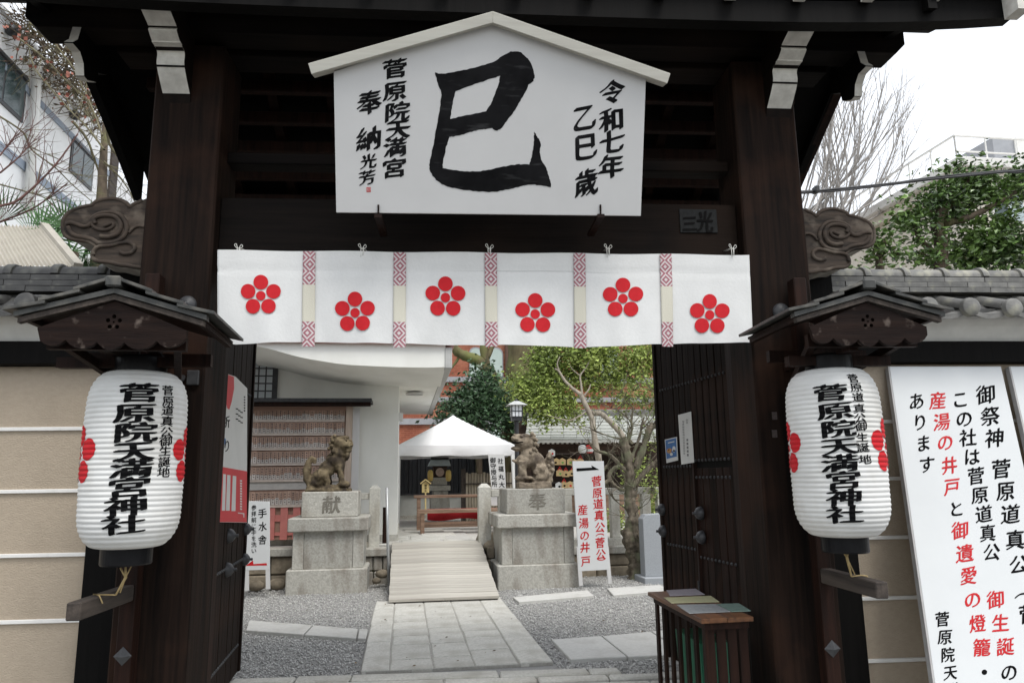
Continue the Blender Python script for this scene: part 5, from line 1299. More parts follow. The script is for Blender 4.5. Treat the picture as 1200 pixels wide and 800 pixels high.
# wooden ramp
ramp = thing('wooden_ramp', 'grey plank ramp leading up from the stone path between the two lion-dogs', 'ramp', court(0.53, 10.9, 0))
plank = mat('bleached_plank', (0.46,0.44,0.39), (0.31,0.29,0.255), 0.8, 24, (0.05,1,1), 0.4, objr=0.12)
v0r, v1r, z0r, z1r = 9.72, 12.02, 0.07, 0.575; npl = 14
for i in range(npl):
    t0, t1 = i/npl, (i+1)/npl; va, vb = v0r+(v1r-v0r)*t0+.005, v0r+(v1r-v0r)*t1-.005; za, zb = z0r+(z1r-z0r)*t0, z0r+(z1r-z0r)*t1; j1, j2 = r7.uniform(-.006,.006), r7.uniform(-.006,.006)
    P = [court(-0.165+j1,va,za),court(1.225+j2,va,za),court(1.225+j2,vb,zb),court(-0.165+j1,vb,zb)]
    mk('ramp_plank', MB().poly([p-Vector((0,0,.035)) for p in P]+[p+Vector((0,0,r7.uniform(-.002,.003))) for p in P], [(3,2,1,0),(4,5,6,7),(0,1,5,4),(1,2,6,5),(2,3,7,6),(3,0,4,7)]), plank, ramp, bev=0.004)
for uu in (-0.12, 0.53, 1.16): mk('ramp_bearer', MB().poly([court(uu+a,v,z) for a in (0,.05) for v,z in ((v0r+.03,0.0),(v1r-.03,0.0),(v1r-.03,z1r-.04),(v0r+.03,z0r-.03))], [(0,1,2,3),(7,6,5,4),(0,4,5,1),(1,5,6,2),(2,6,7,3),(3,7,4,0)]), wood_grey, ramp)
# ================================================================== LION-DOG PEDESTALS
def pedestal(u0, u1, v, label, kanji, pale):
    root = thing('stone_pedestal', label, 'pedestal', court((u0+u1)/2, v+.55, 0), 'lion-dog pedestals'); w = u1-u0
    B = lambda a,b,c_,d,e,f: MB().box(a,b,c_,d,e,f,xf=court)
    mk('base_block', B(u0,u1,v,v+1.15,-0.03,0.325), stone_p, root, bev=0.015)
    a0, a1 = u0+0.07, u1-0.06
    mk('corner_block', B(a0,a0+0.15,v+.05,v+1.08,0.325,0.835), stone_p, root, bev=0.008); mk('corner_block', B(a1-0.15,a1,v+.05,v+1.08,0.325,0.835), stone_p, root, bev=0.008)
    mk('face_slab', B(a0+.153,a1-.153,v+.058,v+1.07,0.325,0.835), stone_p, root, bev=0.006)
    mk('cap_slab', B(u0+0.0,u1+0.0,v-.02,v+1.15,0.835,1.025), stone_p, root, bev=0.015)
    b0, b1 = (u0+0.16, u1-0.16)
    blk = mk('dedication_block', B(b0,b1,v+.14,v+.98,1.025,1.385), stone_p, root, bev=0.012)
    fn = lambda a, b, l: court(a, v+.14-l-0.001, b)
    t_ = MB(); brush(t_, kanji, (b0+b1)/2+0.02, 1.20, 0.27, 0.26, fn, bold=0.0, nib=0.07, down=False, lift=0.002)
    mk('carved_character', t_, mat('painted_groove_shade_'+('a' if pale else 'b'), (0.25,0.235,0.20), (0.14,0.13,0.11), 0.95, 20, bump=0.3), blk)  # flat glyph; shade inside the cut strokes is put into its darker stone colour
    return root
pedestal(-1.60, -0.49, 10.92, 'stone pedestal under the left lion-dog, carved with the character for offering', '献', False)
pedestal(1.33, 2.52, 10.70, 'stone pedestal under the right lion-dog, carved with the character for dedication', '奉', True)
def blob(parts, loc_c, voxel, m, label, name, cat, base_z, extra=None, scale=1.0, seed=0, disp=0.012):
    """one continuous carved body: overlapping rounded volumes fused, then chipped and weathered"""
    mb = MB(); r9 = random.Random(seed)
    for p in parts:
        if p[0] == 'e':                         # ellipsoid  centre, radii, tilt (about the depth axis)
            _, c, r_, tilt = p; q = MB().ball((0,0,0), 1.0, 20); 
            for x, y, z in q.v:
                x, y, z = x*r_[0], y*r_[1], z*r_[2]; X_ = x*math.cos(tilt)-z*math.sin(tilt); Z_ = x*math.sin(tilt)+z*math.cos(tilt); mb.v.append((c[0]+X_, c[1]+y, c[2]+Z_))
            o = len(mb.v)-len(q.v); mb.f += [tuple(i+o for i in f) for f in q.f]
        elif p[0] == 't': mb.tube(p[1], p[2], 12)
        elif p[0] == 'b': mb.box(*p[1])
    me = bpy.data.meshes.new('tmp'); me.from_pydata(mb.v, [], mb.f); me.update()
    bm = bmesh.new(); bm.from_mesh(me); bmesh.ops.recalc_face_normals(bm, faces=bm.faces); bm.to_mesh(me); bm.free()
    ob = bpy.data.objects.new('tmp', me); COL.objects.link(ob)
    md = ob.modifiers.new('r', 'REMESH'); md.mode = 'VOXEL'; md.voxel_size = voxel
    ms = ob.modifiers.new('s', 'SMOOTH'); ms.factor = 0.5; ms.iterations = 2
    e = bpy.data.meshes.new_from_object(ob.evaluated_get(bpy.context.evaluated_depsgraph_get())); bpy.data.objects.remove(ob)
    out = MB()
    nr = [v.normal.copy() for v in e.vertices]
    for v, n_ in zip(e.vertices, nr):
        p = v.co; d = mnoise.noise(p*14)*disp + mnoise.noise(p*34)*disp*0.6 - abs(mnoise.noise(p*7+Vector((3,1,2))))*disp*1.2
        w = p + n_*d; out.v.append(tuple(court(loc_c[0]+w.x*scale, loc_c[1]+w.y*scale, base_z+w.z*scale)))
    out.f = [tuple(q.vertices) for q in e.polygons]
    root = thing(name, label, cat, court(loc_c[0], loc_c[1], base_z), 'stone lion-dogs')
    return out, root
# left beast: seated in profile, facing right, mouth shut.  local x to the right, y depth, z up; unit m
CL = lambda x, y: ((x-390)*0.01262, (575-y)*0.01262)          # photo offsets -> metres on the pedestal (a sculptor's measurements)
def E2(x, y, rx_, rz_, ry_, tilt=0.0, dy=0.0):
    a, b = CL(x, y); return ('e', (a, dy, b), (rx_*0.01262, ry_*0.01262, rz_*0.01262), tilt)
def T2(P, R_, dy=0.0): return ('t', [(CL(x,y)[0], dy, CL(x,y)[1]) for x,y in P], [q*0.01262 for q in R_])
partsL = [('b', (-0.37,0.26,-0.20,0.20,0.0,0.045)), E2(386,570.5,16,4,15), E2(402,567,7.5,5,13), E2(368,570,8,3.5,13),
  E2(376,560,10.5,11.5,13,0.25), E2(372,565,8.5,7,13.5), E2(383,549,11.5,9.5,11,0.75), E2(391,540,9.5,11,10.5,0.6), E2(396,544,7.5,11,10,0.1), E2(394,531,8,9,9.5,0.2),
  T2([(397,545),(399,555),(401,566)],[4.0,3.1,3.4],-.085), T2([(396,545),(397,555),(399,566)],[4.0,3.1,3.4],.085), E2(403,568,5.5,3,4.2,0,-.085), E2(402,568,5.5,3,4.2,0,.085),
  T2([(374,556),(382,556),(385,564),(384,569)],[8,5.5,3.4,3.2],-.12), T2([(374,556),(382,556),(385,564),(384,569)],[8,5.5,3.4,3.2],.12), E2(386,570,5,2.4,4,0,-.13),
  E2(399,521,10.5,7.6,9.5,0.08), E2(394,519,8,7.5,9.5,0.2), E2(406,523.5,5.2,4.8,6.8,0), E2(408,519.5,3.2,2.4,5.5,0.1), E2(405,528.5,5,2.6,5.6), E2(399,513.6,8.5,2.4,7.8,0.04), E2(390,515,3.6,4.6,2.6,0.5,-.10), E2(390,515,3.6,4.6,2.6,0.5,.10),
  E2(391,528,4.6,8,9,0.35), E2(388,523,3.4,5,7.5,0.2), E2(405,534,3.2,6,5.5,-0.15), E2(411,522,1.6,2.0,3.4),
  T2([(366,568),(361,560),(360,549),(362,541),(366,536),(369,538),(369,543)],[4.4,4.8,4.4,3.8,3.2,2.6,2.0]), E2(362,549,3.8,9,4.6)]
mL, rL = blob(partsL, (CL(0,0)[0]*0 + C(390,575,11.28)[0], 11.28), 0.011, stone_s, 'weathered brown stone lion-dog seated in profile facing right, on the left pedestal', 'lion_dog_statue', 'statue', 1.375, scale=1.02*1.0, seed=1, disp=0.007)
mk('carved_body', mL, stone_s, rL, smooth=True)
def detail(root, L, m, name, cx_, v, front, dyo):
    mb = MB()
    return mb
cuL = C(390,575,11.28)[0]
pe = lambda x, y, dy, cu: court(cu + CL(x,y)[0]*1.02, 11.28+dy, 1.385 + CL(x,y)[1]*1.02)
dm = MB()
for x, y in ((391,513),(389,518),(388,524),(390,530)):          # mane curls and the brow, jaw line
    dm.ball(pe(x,y,-.115,cuL), 0.030, 8)
    dm.ball(pe(x-3,y+3,-.10,cuL), 0.026, 8)
dm.ball(pe(403,516.5,-.075,cuL), 0.022, 8); dm.ball(pe(409,518,-.03,cuL), 0.022, 8)
mk('mane_curls', dm, stone_s, rL, smooth=True, kind='stuff')
dm = MB(); dm.tube([pe(411,524,-.05,cuL), pe(406,525.5,-.080,cuL), pe(401,524.5,-.105,cuL)], 0.006, 6); dm.ball(pe(404,518.5,-.086,cuL), 0.013, 8)
mk('mouth_line', dm, wood_blk, rL)
# right beast: faces left, mouth open, upright curly tail
CR = lambda x, y: ((x-627)*0.01245, (574-y)*0.01245)
def E3(x, y, rx_, rz_, ry_, tilt=0.0, dy=0.0):
    a, b = CR(x, y); k = 0.01245; return ('e', (a, dy, b), (rx_*k, ry_*k, rz_*k), tilt)
def T3(P, R_, dy=0.0): return ('t', [(CR(x,y)[0], dy, CR(x,y)[1]) for x,y in P], [q*0.01245 for q in R_])
partsR = [('b', (-0.27,0.22,-0.20,0.20,0.0,0.10)), E3(616,561,11,2.6,14), E3(630,563,10,4,14),
  E3(634,553,10,11,13), E3(637,557,8,9,14), E3(628,541,12,11,11.5,-0.75), E3(621,534,11,12,11,-0.4), E3(617,541,10.5,9.5,11), E3(611,540,6,7,9.5),
  T3([(611,541),(611,550),(612,560)],[5.4,4.8,5.0],-.09), T3([(612,541),(612,550),(613,560)],[5.4,4.8,5.0],.09), E3(610,561,6.5,3.6,5,0,-.09), E3(610,561,6.5,3.6,5,0,.09),
  E3(633,560,8,5,4,0,-.15), E3(633,560,8,5,4,0,.15), T3([(637,552),(630,550),(626,557)],[7,5.5,4],-.13),
  E3(615,519,12,8.5,10,-0.1), E3(621,520,8.5,9.5,10,-0.2), E3(606,514.5,7,3.4,7.5,0.05), E3(608,511.5,6,3,7), E3(605,526.5,6.5,2.8,6,-0.15), E3(611,523,6,5,7), E3(601,513,2.4,2.8,4.5), E3(618,511,8,3,7.5,-0.1),
  E3(624,513,3,4.5,3,-0.4,-.09), E3(624,513,3,4.5,3,-0.4,.09), E3(623,528,6,8,9.5,-0.4), E3(604,541,5,2.0,4,-0.35),
  T3([(642,566),(645,556),(647,545),(646,536),(643,533)],[4.5,5,5,4,2.5]), E3(644,541,4,6,4), E3(647,552,4.2,7,4.5), E3(645,563,4,5,4), E3(646,533,2.6,4,2.6)]
cuR = C(627,574,11.05)[0]
mR, rR = blob(partsR, (cuR, 11.05), 0.012, stone_s2, 'pale weathered stone lion-dog with an open mouth facing left, on the right pedestal', 'lion_dog_statue', 'statue', 1.372, scale=1.01, seed=2, disp=0.008)
mk('carved_body', mR, stone_s2, rR, smooth=True)
pe2 = lambda x, y, dy: court(cuR + CR(x,y)[0]*1.01, 11.05+dy, 1.385 + CR(x,y)[1]*1.01)
dm = MB()
for x, y in ((623,510),(626,516),(627,522),(625,528),(621,532)): dm.ball(pe2(x,y,-.115), 0.032, 8); dm.ball(pe2(x+3,y+2,-.095), 0.026, 8)
dm.ball(pe2(611,513,-.08), 0.024, 8); dm.ball(pe2(603,511,-.03), 0.022, 8)
for x, y in ((644,538),(648,545),(643,548),(648,553),(644,558)): dm.ball(pe2(x,y,-.05), 0.034, 8)
mk('mane_curls', dm, stone_s2, rR, smooth=True, kind='stuff')
dm = MB(); dm.tube([pe2(600,519.5,-.05), pe2(605,520.5,-.082), pe2(612,519.5,-.105)], 0.014, 6)
mk('mouth_opening', dm, wood_blk, rR)
# ================================================================== STONE FENCES on the terrace edge
def fence_post(u, v, w, z0, z1, root, pointed=True, m=None):
    b = MB().box(u-w/2,u+w/2,v-w/2,v+w/2,z0,z1-(w*0.3 if pointed else 0),xf=court)
    if pointed: b = MB().poly([court(u+a*w/2,v+c_*w/2,z) for z in (z0,z1-w*.3) for c_ in (-1,1) for a in (-1,1)]+[court(u+a*w/5,v+c_*w/5,z1) for c_ in (-1,1) for a in (-1,1)], [(0,2,3,1),(0,1,5,4),(2,6,7,3),(0,4,6,2),(1,3,7,5),(4,5,9,8),(6,10,11,7),(4,8,10,6),(5,7,11,9),(8,9,11,10)])
    return mk('post', b, m or stone_p, root, bev=0.006)
fl = thing('stone_fence', 'short stone fence joining the left pedestal to a gatepost beside the white wall', 'fence', court(-0.5,12.0,.53), 'stone fences on the terrace')
fence_post(-0.445, 12.0, 0.165, 0.45, 1.46, fl, m=stone_l)
mk('rail', MB().box(-1.2,-0.53,11.94,12.06,1.24,1.34,xf=court), stone_l, fl, bev=0.008); fence_post(-0.80, 12.0, 0.12, 0.53, 1.24, fl, False, stone_l); mk('rail', MB().box(-1.2,-0.53,11.92,12.08,0.50,0.60,xf=court), stone_l, fl, bev=0.008)
fr = thing('stone_fence', 'stone fence with a pointed gatepost running right behind the right lion-dog', 'fence', court(2.7,12.0,.53), 'stone fences on the terrace')
fence_post(1.285, 12.0, 0.20, 0.42, 1.46, fr, m=stone_l)
x = 1.39
for a in (1.39, 2.9, 4.4, 5.9): mk('rail', MB().box(a+.002, a+1.498, 11.93, 12.07, 1.25, 1.36, xf=court), stone_l, fr, bev=0.008)
for a in (1.39, 2.9, 4.4, 5.9): mk('base_rail', MB().box(a+.002, a+1.498, 11.90, 12.10, 0.43, 0.56, xf=court), stone_p, fr, bev=0.008)
for k in range(18): 
    uu = 1.58+k*0.265
    if 1.7 < uu < 2.3: continue
    fence_post(uu, 12.0, 0.145, 0.56, 1.25, fr, False, stone_l)
# slim handrail by the ramp, dark panel and switch on the white wall
hr = mk('handrail', MB().tube([court(*C(456,686,11.0)), court(*C(454.5,640,11.0)), court(*C(453.5,571,11.0))], 0.02, 8), mat('galvanised_pipe', (0.42,0.43,0.43), (0.32,0.33,0.33), 0.4, 8, metal=0.4), None, smooth=True); tag(hr, 'slim grey steel handrail post at the left side of the plank ramp', 'handrail')
bp_ = C(448,636,12.15); b2_ = C(453.5,594,12.15)
o = mk('wooden_stake', MB().box(bp_[0],b2_[0],12.13,12.19,TZ2,b2_[2],xf=court), wood_red, None); tag(o, 'dark brown wooden stake standing in front of the white wall by the handrail', 'stake')
# ================================================================== SIGNS in the court
def board(quad_px, v, leg_px, label, name='standing_sign'):
    P = [court(*C(a,b,v)) for a,b in quad_px]; root = thing(name, label, 'sign', court(C(*quad_px[3],v)[0], v, 0))
    mk('sign_board', MB().prism(P, VN*0.03), sign_cool, root, bev=0.002)
    for a, b, c_, d in leg_px:
        p, q = C(a,b,v), C(c_,d,v); mk('leg', MB().bar(court(p[0],v+.016,p[2]), court(q[0],v+.016,max(0,q[2])), 0.055, 0.028, up=VN), sign_white, root)
    return root, (lambda a, b, l: PLN(a, b, VN*v, VN) - VN*l)
root, fn = board([(671,540),(707.5,540),(714,667),(679,669)], 10.55, [(678,640,681,686),(711,640,715,683.5)], 'white standing sign with a black arrow and red characters, by the right pedestal')
for a_, b_ in ((680.5,681),(713,714)): pass
t_ = MB(); flat(t_, [(675.5,548.5),(694,547.5),(692.5,544.8),(702.5,550.2),(675.7,552)], fn, 0.002); mk('arrow', t_, ink, root)
k_ = dict(bold=0.0, nib=0.04, rise=0.08, slant=0.0, lift=0.002)
t_ = MB(); col_text(t_, '菅原道真公', [(699,563.5),(700,577),(701,590),(702,603.5),(703,617.5)], 12, 13, fn, **k_); brush(t_, '（', 703, 622.5, 10, 11, fn, rot=True, **k_); col_text(t_, '菅公', [(703,635.5),(704,649)], 12, 13, fn, **k_); brush(t_, '）', 704.5, 658.5, 11, 11, fn, rot=True, **k_); mk('red_column', t_, red_ink, root)
t_ = MB(); col_text(t_, '産湯の井戸', [(683,597),(684,612.5),(685,627),(685.5,641),(686.5,657)], 12, 13, fn, **k_); mk('red_column', t_, red_ink, root)
root, fn = board([(286,586.5),(316,587.5),(316,667),(286,668)], 10.75, [(313.5,660,314,690),(289,660,289,692)], 'white standing sign for the hand-washing basin with a red arrow, beside the left door', 'standing_sign')
t_ = MB(); col_text(t_, '手水舎', [(307.5,601),(307.8,616.5),(307.5,632)], 10.5, 11.5, fn, **k_); mk('black_column', t_, ink, root)
t_ = MB(); col_text(t_, '参拝前に手を洗い', lerp_pts((297.5,594.5),(297.5,645),8), 6.2, 6.6, fn, **k_); mk('black_column', t_, ink, root)
t_ = MB(); flat(t_, [(312.5,659.4),(297,660.5),(296.5,656),(288,662.5),(313,662)], fn, 0.002); mk('red_arrow', t_, red_ink, root)
# pink fence by the basin
pk = mat('salmon_paint', (0.60,0.22,0.19), (0.50,0.17,0.15), 0.7, 6)
root = thing('pink_fence', 'salmon pink low fence behind the left pedestal', 'fence', court(-1.9, 12.4, .53))
zt, zb = C(330,594,12.4)[2], C(330,632,12.4)[2]; z2_ = C(330,603,12.4)[2]
for px_ in (318.5, 333.5, 348): 
    c_ = C(px_,600,12.4)[0]; mk('post', MB().box(c_-.055,c_+.055,12.36,12.44,zb,zt,xf=court), pk, root); mk('post_cap', MB().poly([court(c_-.05,12.35,zt),court(c_+.05,12.35,zt),court(c_+.05,12.45,zt),court(c_-.05,12.45,zt),court(c_,12.40,zt+.05)],[(0,1,4),(1,2,4),(2,3,4),(3,0,4),(0,3,2,1)]), iron, root)
a, b = C(300,600,12.4)[0], C(362,600,12.4)[0]
mk('rail', MB().box(a,b,12.38,12.42,z2_-.10,z2_,xf=court), pk, root); mk('rail', MB().box(a,b,12.38,12.42,C(330,624,12.4)[2]-.04,C(330,624,12.4)[2]+.01,xf=court), pk, root)
# ================================================================== WHITE HALL at the left with its curved eave, and the name-plaque rack
wp_m = mat('white_plaster_wall', (0.84,0.84,0.79), (0.80,0.80,0.75), 0.85, 2, bump=0.1, bscale=40, blot=(0.68,0.675,0.62), blots=1.4, blotw=(0.48,0.85), blotst=(1,1,.45))
hallL = thing('white_plaster_hall', 'white plaster hall with a sweeping curved eave and a latticed window, left of the court', 'hall', court(-2.5, 14, .53))
VW = 12.55
uR = C(466,560,VW)[0]
mk('wall', MB().box(-6.5,uR,VW,14.6,TZ2+0.13,5.2,xf=court), wp_m, hallL)
mk('wall', MB().box(-6.5,C(466,500,15)[0]+0.6,15.0,20,TZ2,5.2,xf=court) if False else MB().box(-6.5,uR-0.02,14.6,17,TZ2,5.2,xf=court), wp_m, hallL)
mk('stone_plinth', MB().box(-6.5,uR+.02,VW-.03,16,TZ2-0.03,TZ2+0.13,xf=court), stone_l, hallL)
ep = [(280,402.5),(309,407),(350,418),(380,423.5),(405,427),(440,429),(468,430),(500,430.5),(522,430)]; VE = 11.0
low = [court(*C(a,b,VE)) for a,b in cat_rom([(a,b,0) for a,b in ep], 4, False) for a,b in [(a,b)]] if False else [court(*C(p.x,p.y,VE)) for p in cat_rom([(a,b,0) for a,b in ep], 4, False)]
topz = C(500,403.5,VE)[2]
upp = [Vector((p.x,p.y,max(topz, p.z+0.30))) for p in low]
n = len(low); m_ = MB().poly(low+upp, [(i,i+1,n+i+1,n+i) for i in range(n-1)]); 
mk('eave_fascia', m_, wp_m, hallL, smooth=True)
sof = MB(); back = [court(*C(p_[0],p_[1],VE)) for p_ in ep]
bk = [Vector((p.x,p.y,0)) for p in low]
wl = [p + VN*(VW-VE+0.01) + Vector((0,0,-0.10)) for p in low]
sof.poly(low+wl, [(i,n+i,n+i+1,i+1) for i in range(n-1)]); mk('eave_soffit', sof, wp_m, hallL, smooth=True)
# right-hand eave running back along the side
pA, pB = low[-1], court(*CU(497,489,C(522,430,VE)[0]))
uE = C(522,430,VE)[0]; zE = low[-1].z; vE2 = 19.3
mk('side_soffit', MB().box(uR-.1,uE-.01,VW-0.2,vE2,zE+0.0,zE+0.06,xf=court).box(uR-.1,uE-.01,VE+.02,VW-.2,zE+0.02,zE+0.06,xf=court), wp_m, hallL)
mk('side_eave_board', MB().box(uE-.01,uE+.10,VE-.02,vE2,zE-0.02,zE+0.30,xf=court), mat('grey_gutter', (0.50,0.50,0.48), (0.42,0.42,0.40), 0.6, 6), hallL, bev=0.01)
mk('copper_roof_edge', MB().box(-6.0,uE+.14,VE-.08,vE2,topz,topz+0.06,xf=court), mat('reddish_copper', (0.50,0.22,0.19), (0.42,0.17,0.15), 0.5, 5), hallL)
mk('roof', MB().poly([court(-6,VE-.05,topz+.06),court(uE+.1,VE-.05,topz+.06),court(uE+.1,vE2,topz+.06),court(-6,vE2,topz+.06),court(-6,14.2,topz+1.9),court(uE-1.2,14.2,topz+1.9)], [(0,1,5,4),(1,2,5),(2,3,4,5)]), shingle, hallL)
q0, q1 = C(286,470,VW), C(327,416,VW); wz = C(310,418,VW)
f_ = mk('latticed_window', MB().poly([court(q0[0]-.4,VW-.045,q0[2]),court(q1[0],VW-.045,q0[2]),court(q1[0],VW-.045,C(327,420,VW)[2]),court(q0[0]-.4,VW-.045,C(282,411,VW)[2]),court(q0[0]-.4,VW-.01,q0[2]),court(q1[0],VW-.01,q0[2]),court(q1[0],VW-.01,C(327,420,VW)[2]),court(q0[0]-.4,VW-.01,C(282,411,VW)[2])], [(0,1,2,3),(7,6,5,4),(0,4,5,1),(1,5,6,2),(2,6,7,3),(3,7,4,0)]), iron, hallL)
pane_m = mat('frosted_pane', (0.50,0.55,0.57), (0.42,0.47,0.49), 0.3, 3, bump=0)
cw, chh = 0.115, 0.125; u_ = q1[0]-0.07
for i in range(6):
    for j in range(6):
        ua, ub = u_-(i+1)*cw+.012, u_-i*cw-.012; za = q0[2]+.04+j*chh+.012; zb_ = za+chh-.024
        if zb_ > C(327,422,VW)[2] - (0.0) + i*0.005: continue
        mk('pane', MB().box(ua,ub,VW-.052,VW-.046,za,zb_,xf=court), pane_m, f_)
mk('wall_lamp_box', MB().box(C(467,489,VW+.4)[0], C(471,489,VW+.4)[0]+.02, VW+.35, VW+.45, C(467,493.5,VW+.4)[2], C(467,484,VW+.4)[2], xf=court), sign_white, hallL, bev=.004)
mk('camera_cable', MB().tube([court(C(386,428,VW)[0],VW-.02,C(386,428,VW)[2]), court(C(396,431,VW)[0],VW-.02,C(396,431,VW)[2]), court(C(403,434,VW)[0],VW-.04,C(403,434,VW)[2])], .008, 6), iron, hallL)
cmq = C(403,435,VW-.05); mk('camera_dome', MB().ball(court(cmq[0],VW-.09,cmq[2]),0.045,10).cyl(court(cmq[0]-.25,VW-.02,cmq[2]+.10),court(cmq[0],VW-.05,cmq[2]+.03),0.01), iron, hallL, smooth=True)
lq = CU(484,478,uE-0.35); mk('ceiling_light', MB().lathe([(0.17,-0.03),(0.17,0.0),(0,0.01)], court(uE-0.42,lq[1] if 12<lq[1]<17 else 14.2,zE-0.03), 20, cap=False), sign_white, hallL)
# plaque rack
rack = thing('plaque_rack', 'tall roofed board with rows of wooden name plaques, in front of the white hall', 'plaque board', court(-1.7, 12.5, .53))
VR = 12.40
ua, ub = C(270,500,VR)[0], C(404,500,VR)[0]
plq_w = mat('plaque_wood', (0.52,0.37,0.29), (0.40,0.26,0.20), 0.8, 30, (1,1,0.1), 0.2, island=0.16)
mk('back_board', MB().box(ua,ub+.02,VR,VR+.04,TZ2+.1,C(300,470,VR)[2],xf=court), mat('rack_board', (0.36,0.23,0.17), (0.27,0.17,0.13), 0.8, 12), rack)
rf0, rf1 = C(270,469,VR-.2), C(436,474,VR-.2)
mk('rack_roof', MB().box(rf0[0],rf1[0],VR-.35,VR+.14,rf1[2]+.03,rf1[2]+.09,xf=court), iron_lt, rack, bev=0.006); mk('rack_eave_beam', MB().box(rf0[0],rf1[0]-.02,VR-.30,VR-.20,rf1[2]-.03,rf1[2]+.029,xf=court), wood_red, rack)
mk('header_board', MB().box(ua,ub+.09,VR-.05,VR-.01,C(300,481,VR)[2],C(300,473,VR)[2],xf=court), mat('header_wood', (0.42,0.27,0.21), (0.32,0.2,0.15), 0.8, 20, (.1,1,1)), rack)
mk('rack_post', MB().box(ub+.02,ub+.12,VR-.06,VR+.06,TZ2,C(300,473,VR)[2],xf=court), mat('rack_post_wood', (0.55,0.45,0.37), (0.45,0.35,0.28), 0.8, 20, (1,1,.1)), rack)
mk('white_side_board', MB().box(ub+.125,ub+.24,VR-.02,VR+.01,TZ2+.05,C(300,478,VR)[2],xf=court), sign_white, rack)
rows = [(482,490),(494,507),(511,523),(527,541),(546,560),(576,589)]
ink_s = mat('plaque_ink', (0.10,0.08,0.075), None, 0.8, 9, bump=0)
white_foot = mat('pale_plaque_foot', (0.62,0.58,0.54), (0.52,0.47,0.43), 0.8, 40, bump=0, island=0.2)
for j, (y0, y1) in enumerate(((477,492),(494,508),(511,525),(527.5,543),(546,562),(575,592))):
    zt, zb = C(300,y0,VR)[2], C(300,y1,VR)[2]; mk('shelf_ledge', MB().box(ua,ub,VR-.05,VR-.002,zb-.035,zb,xf=court), mat('ledge_pale', (0.60,0.52,0.46), (0.5,0.42,0.36), 0.8, 12) if 'ledge_pale' not in MATS else MATS['ledge_pale'], rack)
    pl_, tx_, ft_ = MB(), MB(), MB(); n = 29; w = (ub-ua)/n
    for i in range(n):
        a = ua+i*w; h_ = zt-zb; dz = r7.uniform(-.01,.0); y_ = VR-.022
        pl_.box(a+.004,a+w-.004,y_,VR-.002,zb+.003,zt-.008+dz,xf=court); ft_.box(a+.004,a+w-.004,y_-.003,y_,zb+.004,zb+h_*r7.uniform(.28,.5),xf=court)
        nm = r7.randint(4,6)
        for k in range(nm):
            zz = zb + h_*(0.10+0.75*(k+.5)/nm); s_ = 0.011
            tx_.box(a+w/2-s_*r7.uniform(.6,1.2),a+w/2+s_*r7.uniform(.6,1.2),y_-.005,y_-.0035,zz-s_*r7.uniform(.2,.5),zz+s_*r7.uniform(.3,.9),xf=court)
            tx_.box(a+w/2-.003,a+w/2+.003,y_-.0055,y_-.004,zz-s_,zz+s_,xf=court)
    mk('name_plaques', pl_, plq_w, rack, kind='stuff'); mk('plaque_feet', ft_, white_foot, rack, kind='stuff'); mk('plaque_writing', tx_, ink_s, rack, kind='stuff')
mk('donor_panel', MB().box(ua,ub-.05,VR-.02,VR-.003,C(300,574,VR)[2],C(300,563,VR)[2],xf=court), mat('grey_panel', (0.50,0.48,0.45), None, 0.8, 9), rack)

# fallen leaves and grit lying about the court
lf_ = MB(); r10 = random.Random(77)
for k in range(150):
    u_, v_ = r10.uniform(-2.6,3.6), 6.5+5.2*r10.random()**1.2; s_ = r10.uniform(.008,.020); p_ = court(u_, v_, 0.031 if -.33<u_<1.27 and v_<9.9 else 0.012)
    a_ = r10.uniform(0,6.28); d1 = Vector((math.cos(a_),math.sin(a_),.15))*s_; d2 = Vector((-math.sin(a_),math.cos(a_),.1))*s_*.55
    lf_.poly([p_-d1, p_+d2+Vector((0,0,.004)), p_+d1, p_-d2], [(0,1,2),(0,2,3)])
o = mk('fallen_leaves', lf_, mat('dry_fallen_leaf', (0.17,0.12,0.06), (0.07,0.05,0.03), 0.8, 4, bump=0, island=0.5), None); tag(o, 'small dry leaves fallen on the path and the gravel', 'leaves', kind='stuff')
# ================================================================== BEHIND: tent, small shrine, benches
tent_w = mat('white_tent_fabric', (0.82,0.82,0.82), (0.76,0.76,0.77), 0.6, 2, bump=0.15, bscale=3)
VT = 15.6; D2 = 2.4
tent = thing('white_marquee', 'white peaked marquee standing in front of the small stone shrine', 'tent', court(1.0, VT+D2/2, TZ2))
xl, xr = C(466,531,VT)[0]-0.9, C(604,531,VT)[0]; ztv, zbv = C(560,521,VT)[2], C(560,533.5,VT)[2]
ap = C(531,486,VT+D2/2)
uc = ap[0]; xl = 2*uc - xr
def roofz(u, v): 
    a = max(abs(u-uc)/((xr-xl)/2), abs(v-VT-D2/2)/(D2/2)); a = min(a,1)
    return ap[2] + (ztv-ap[2])*(a**0.92)
N = 24; m_ = MB()
for j in range(N+1):
    for i in range(N+1): u_, v_ = xl+(xr-xl)*i/N, VT+D2*j/N; m_.v.append(tuple(court(u_,v_,roofz(u_,v_)-0.02*math.sin(i*math.pi/N*4)**2*(1 if j in (0,N) else 0))))
for j in range(N):
    for i in range(N): a = j*(N+1)+i; m_.f.append((a,a+1,a+N+2,a+N+1))
mk('canopy', m_, tent_w, tent, smooth=True)
m_ = MB()
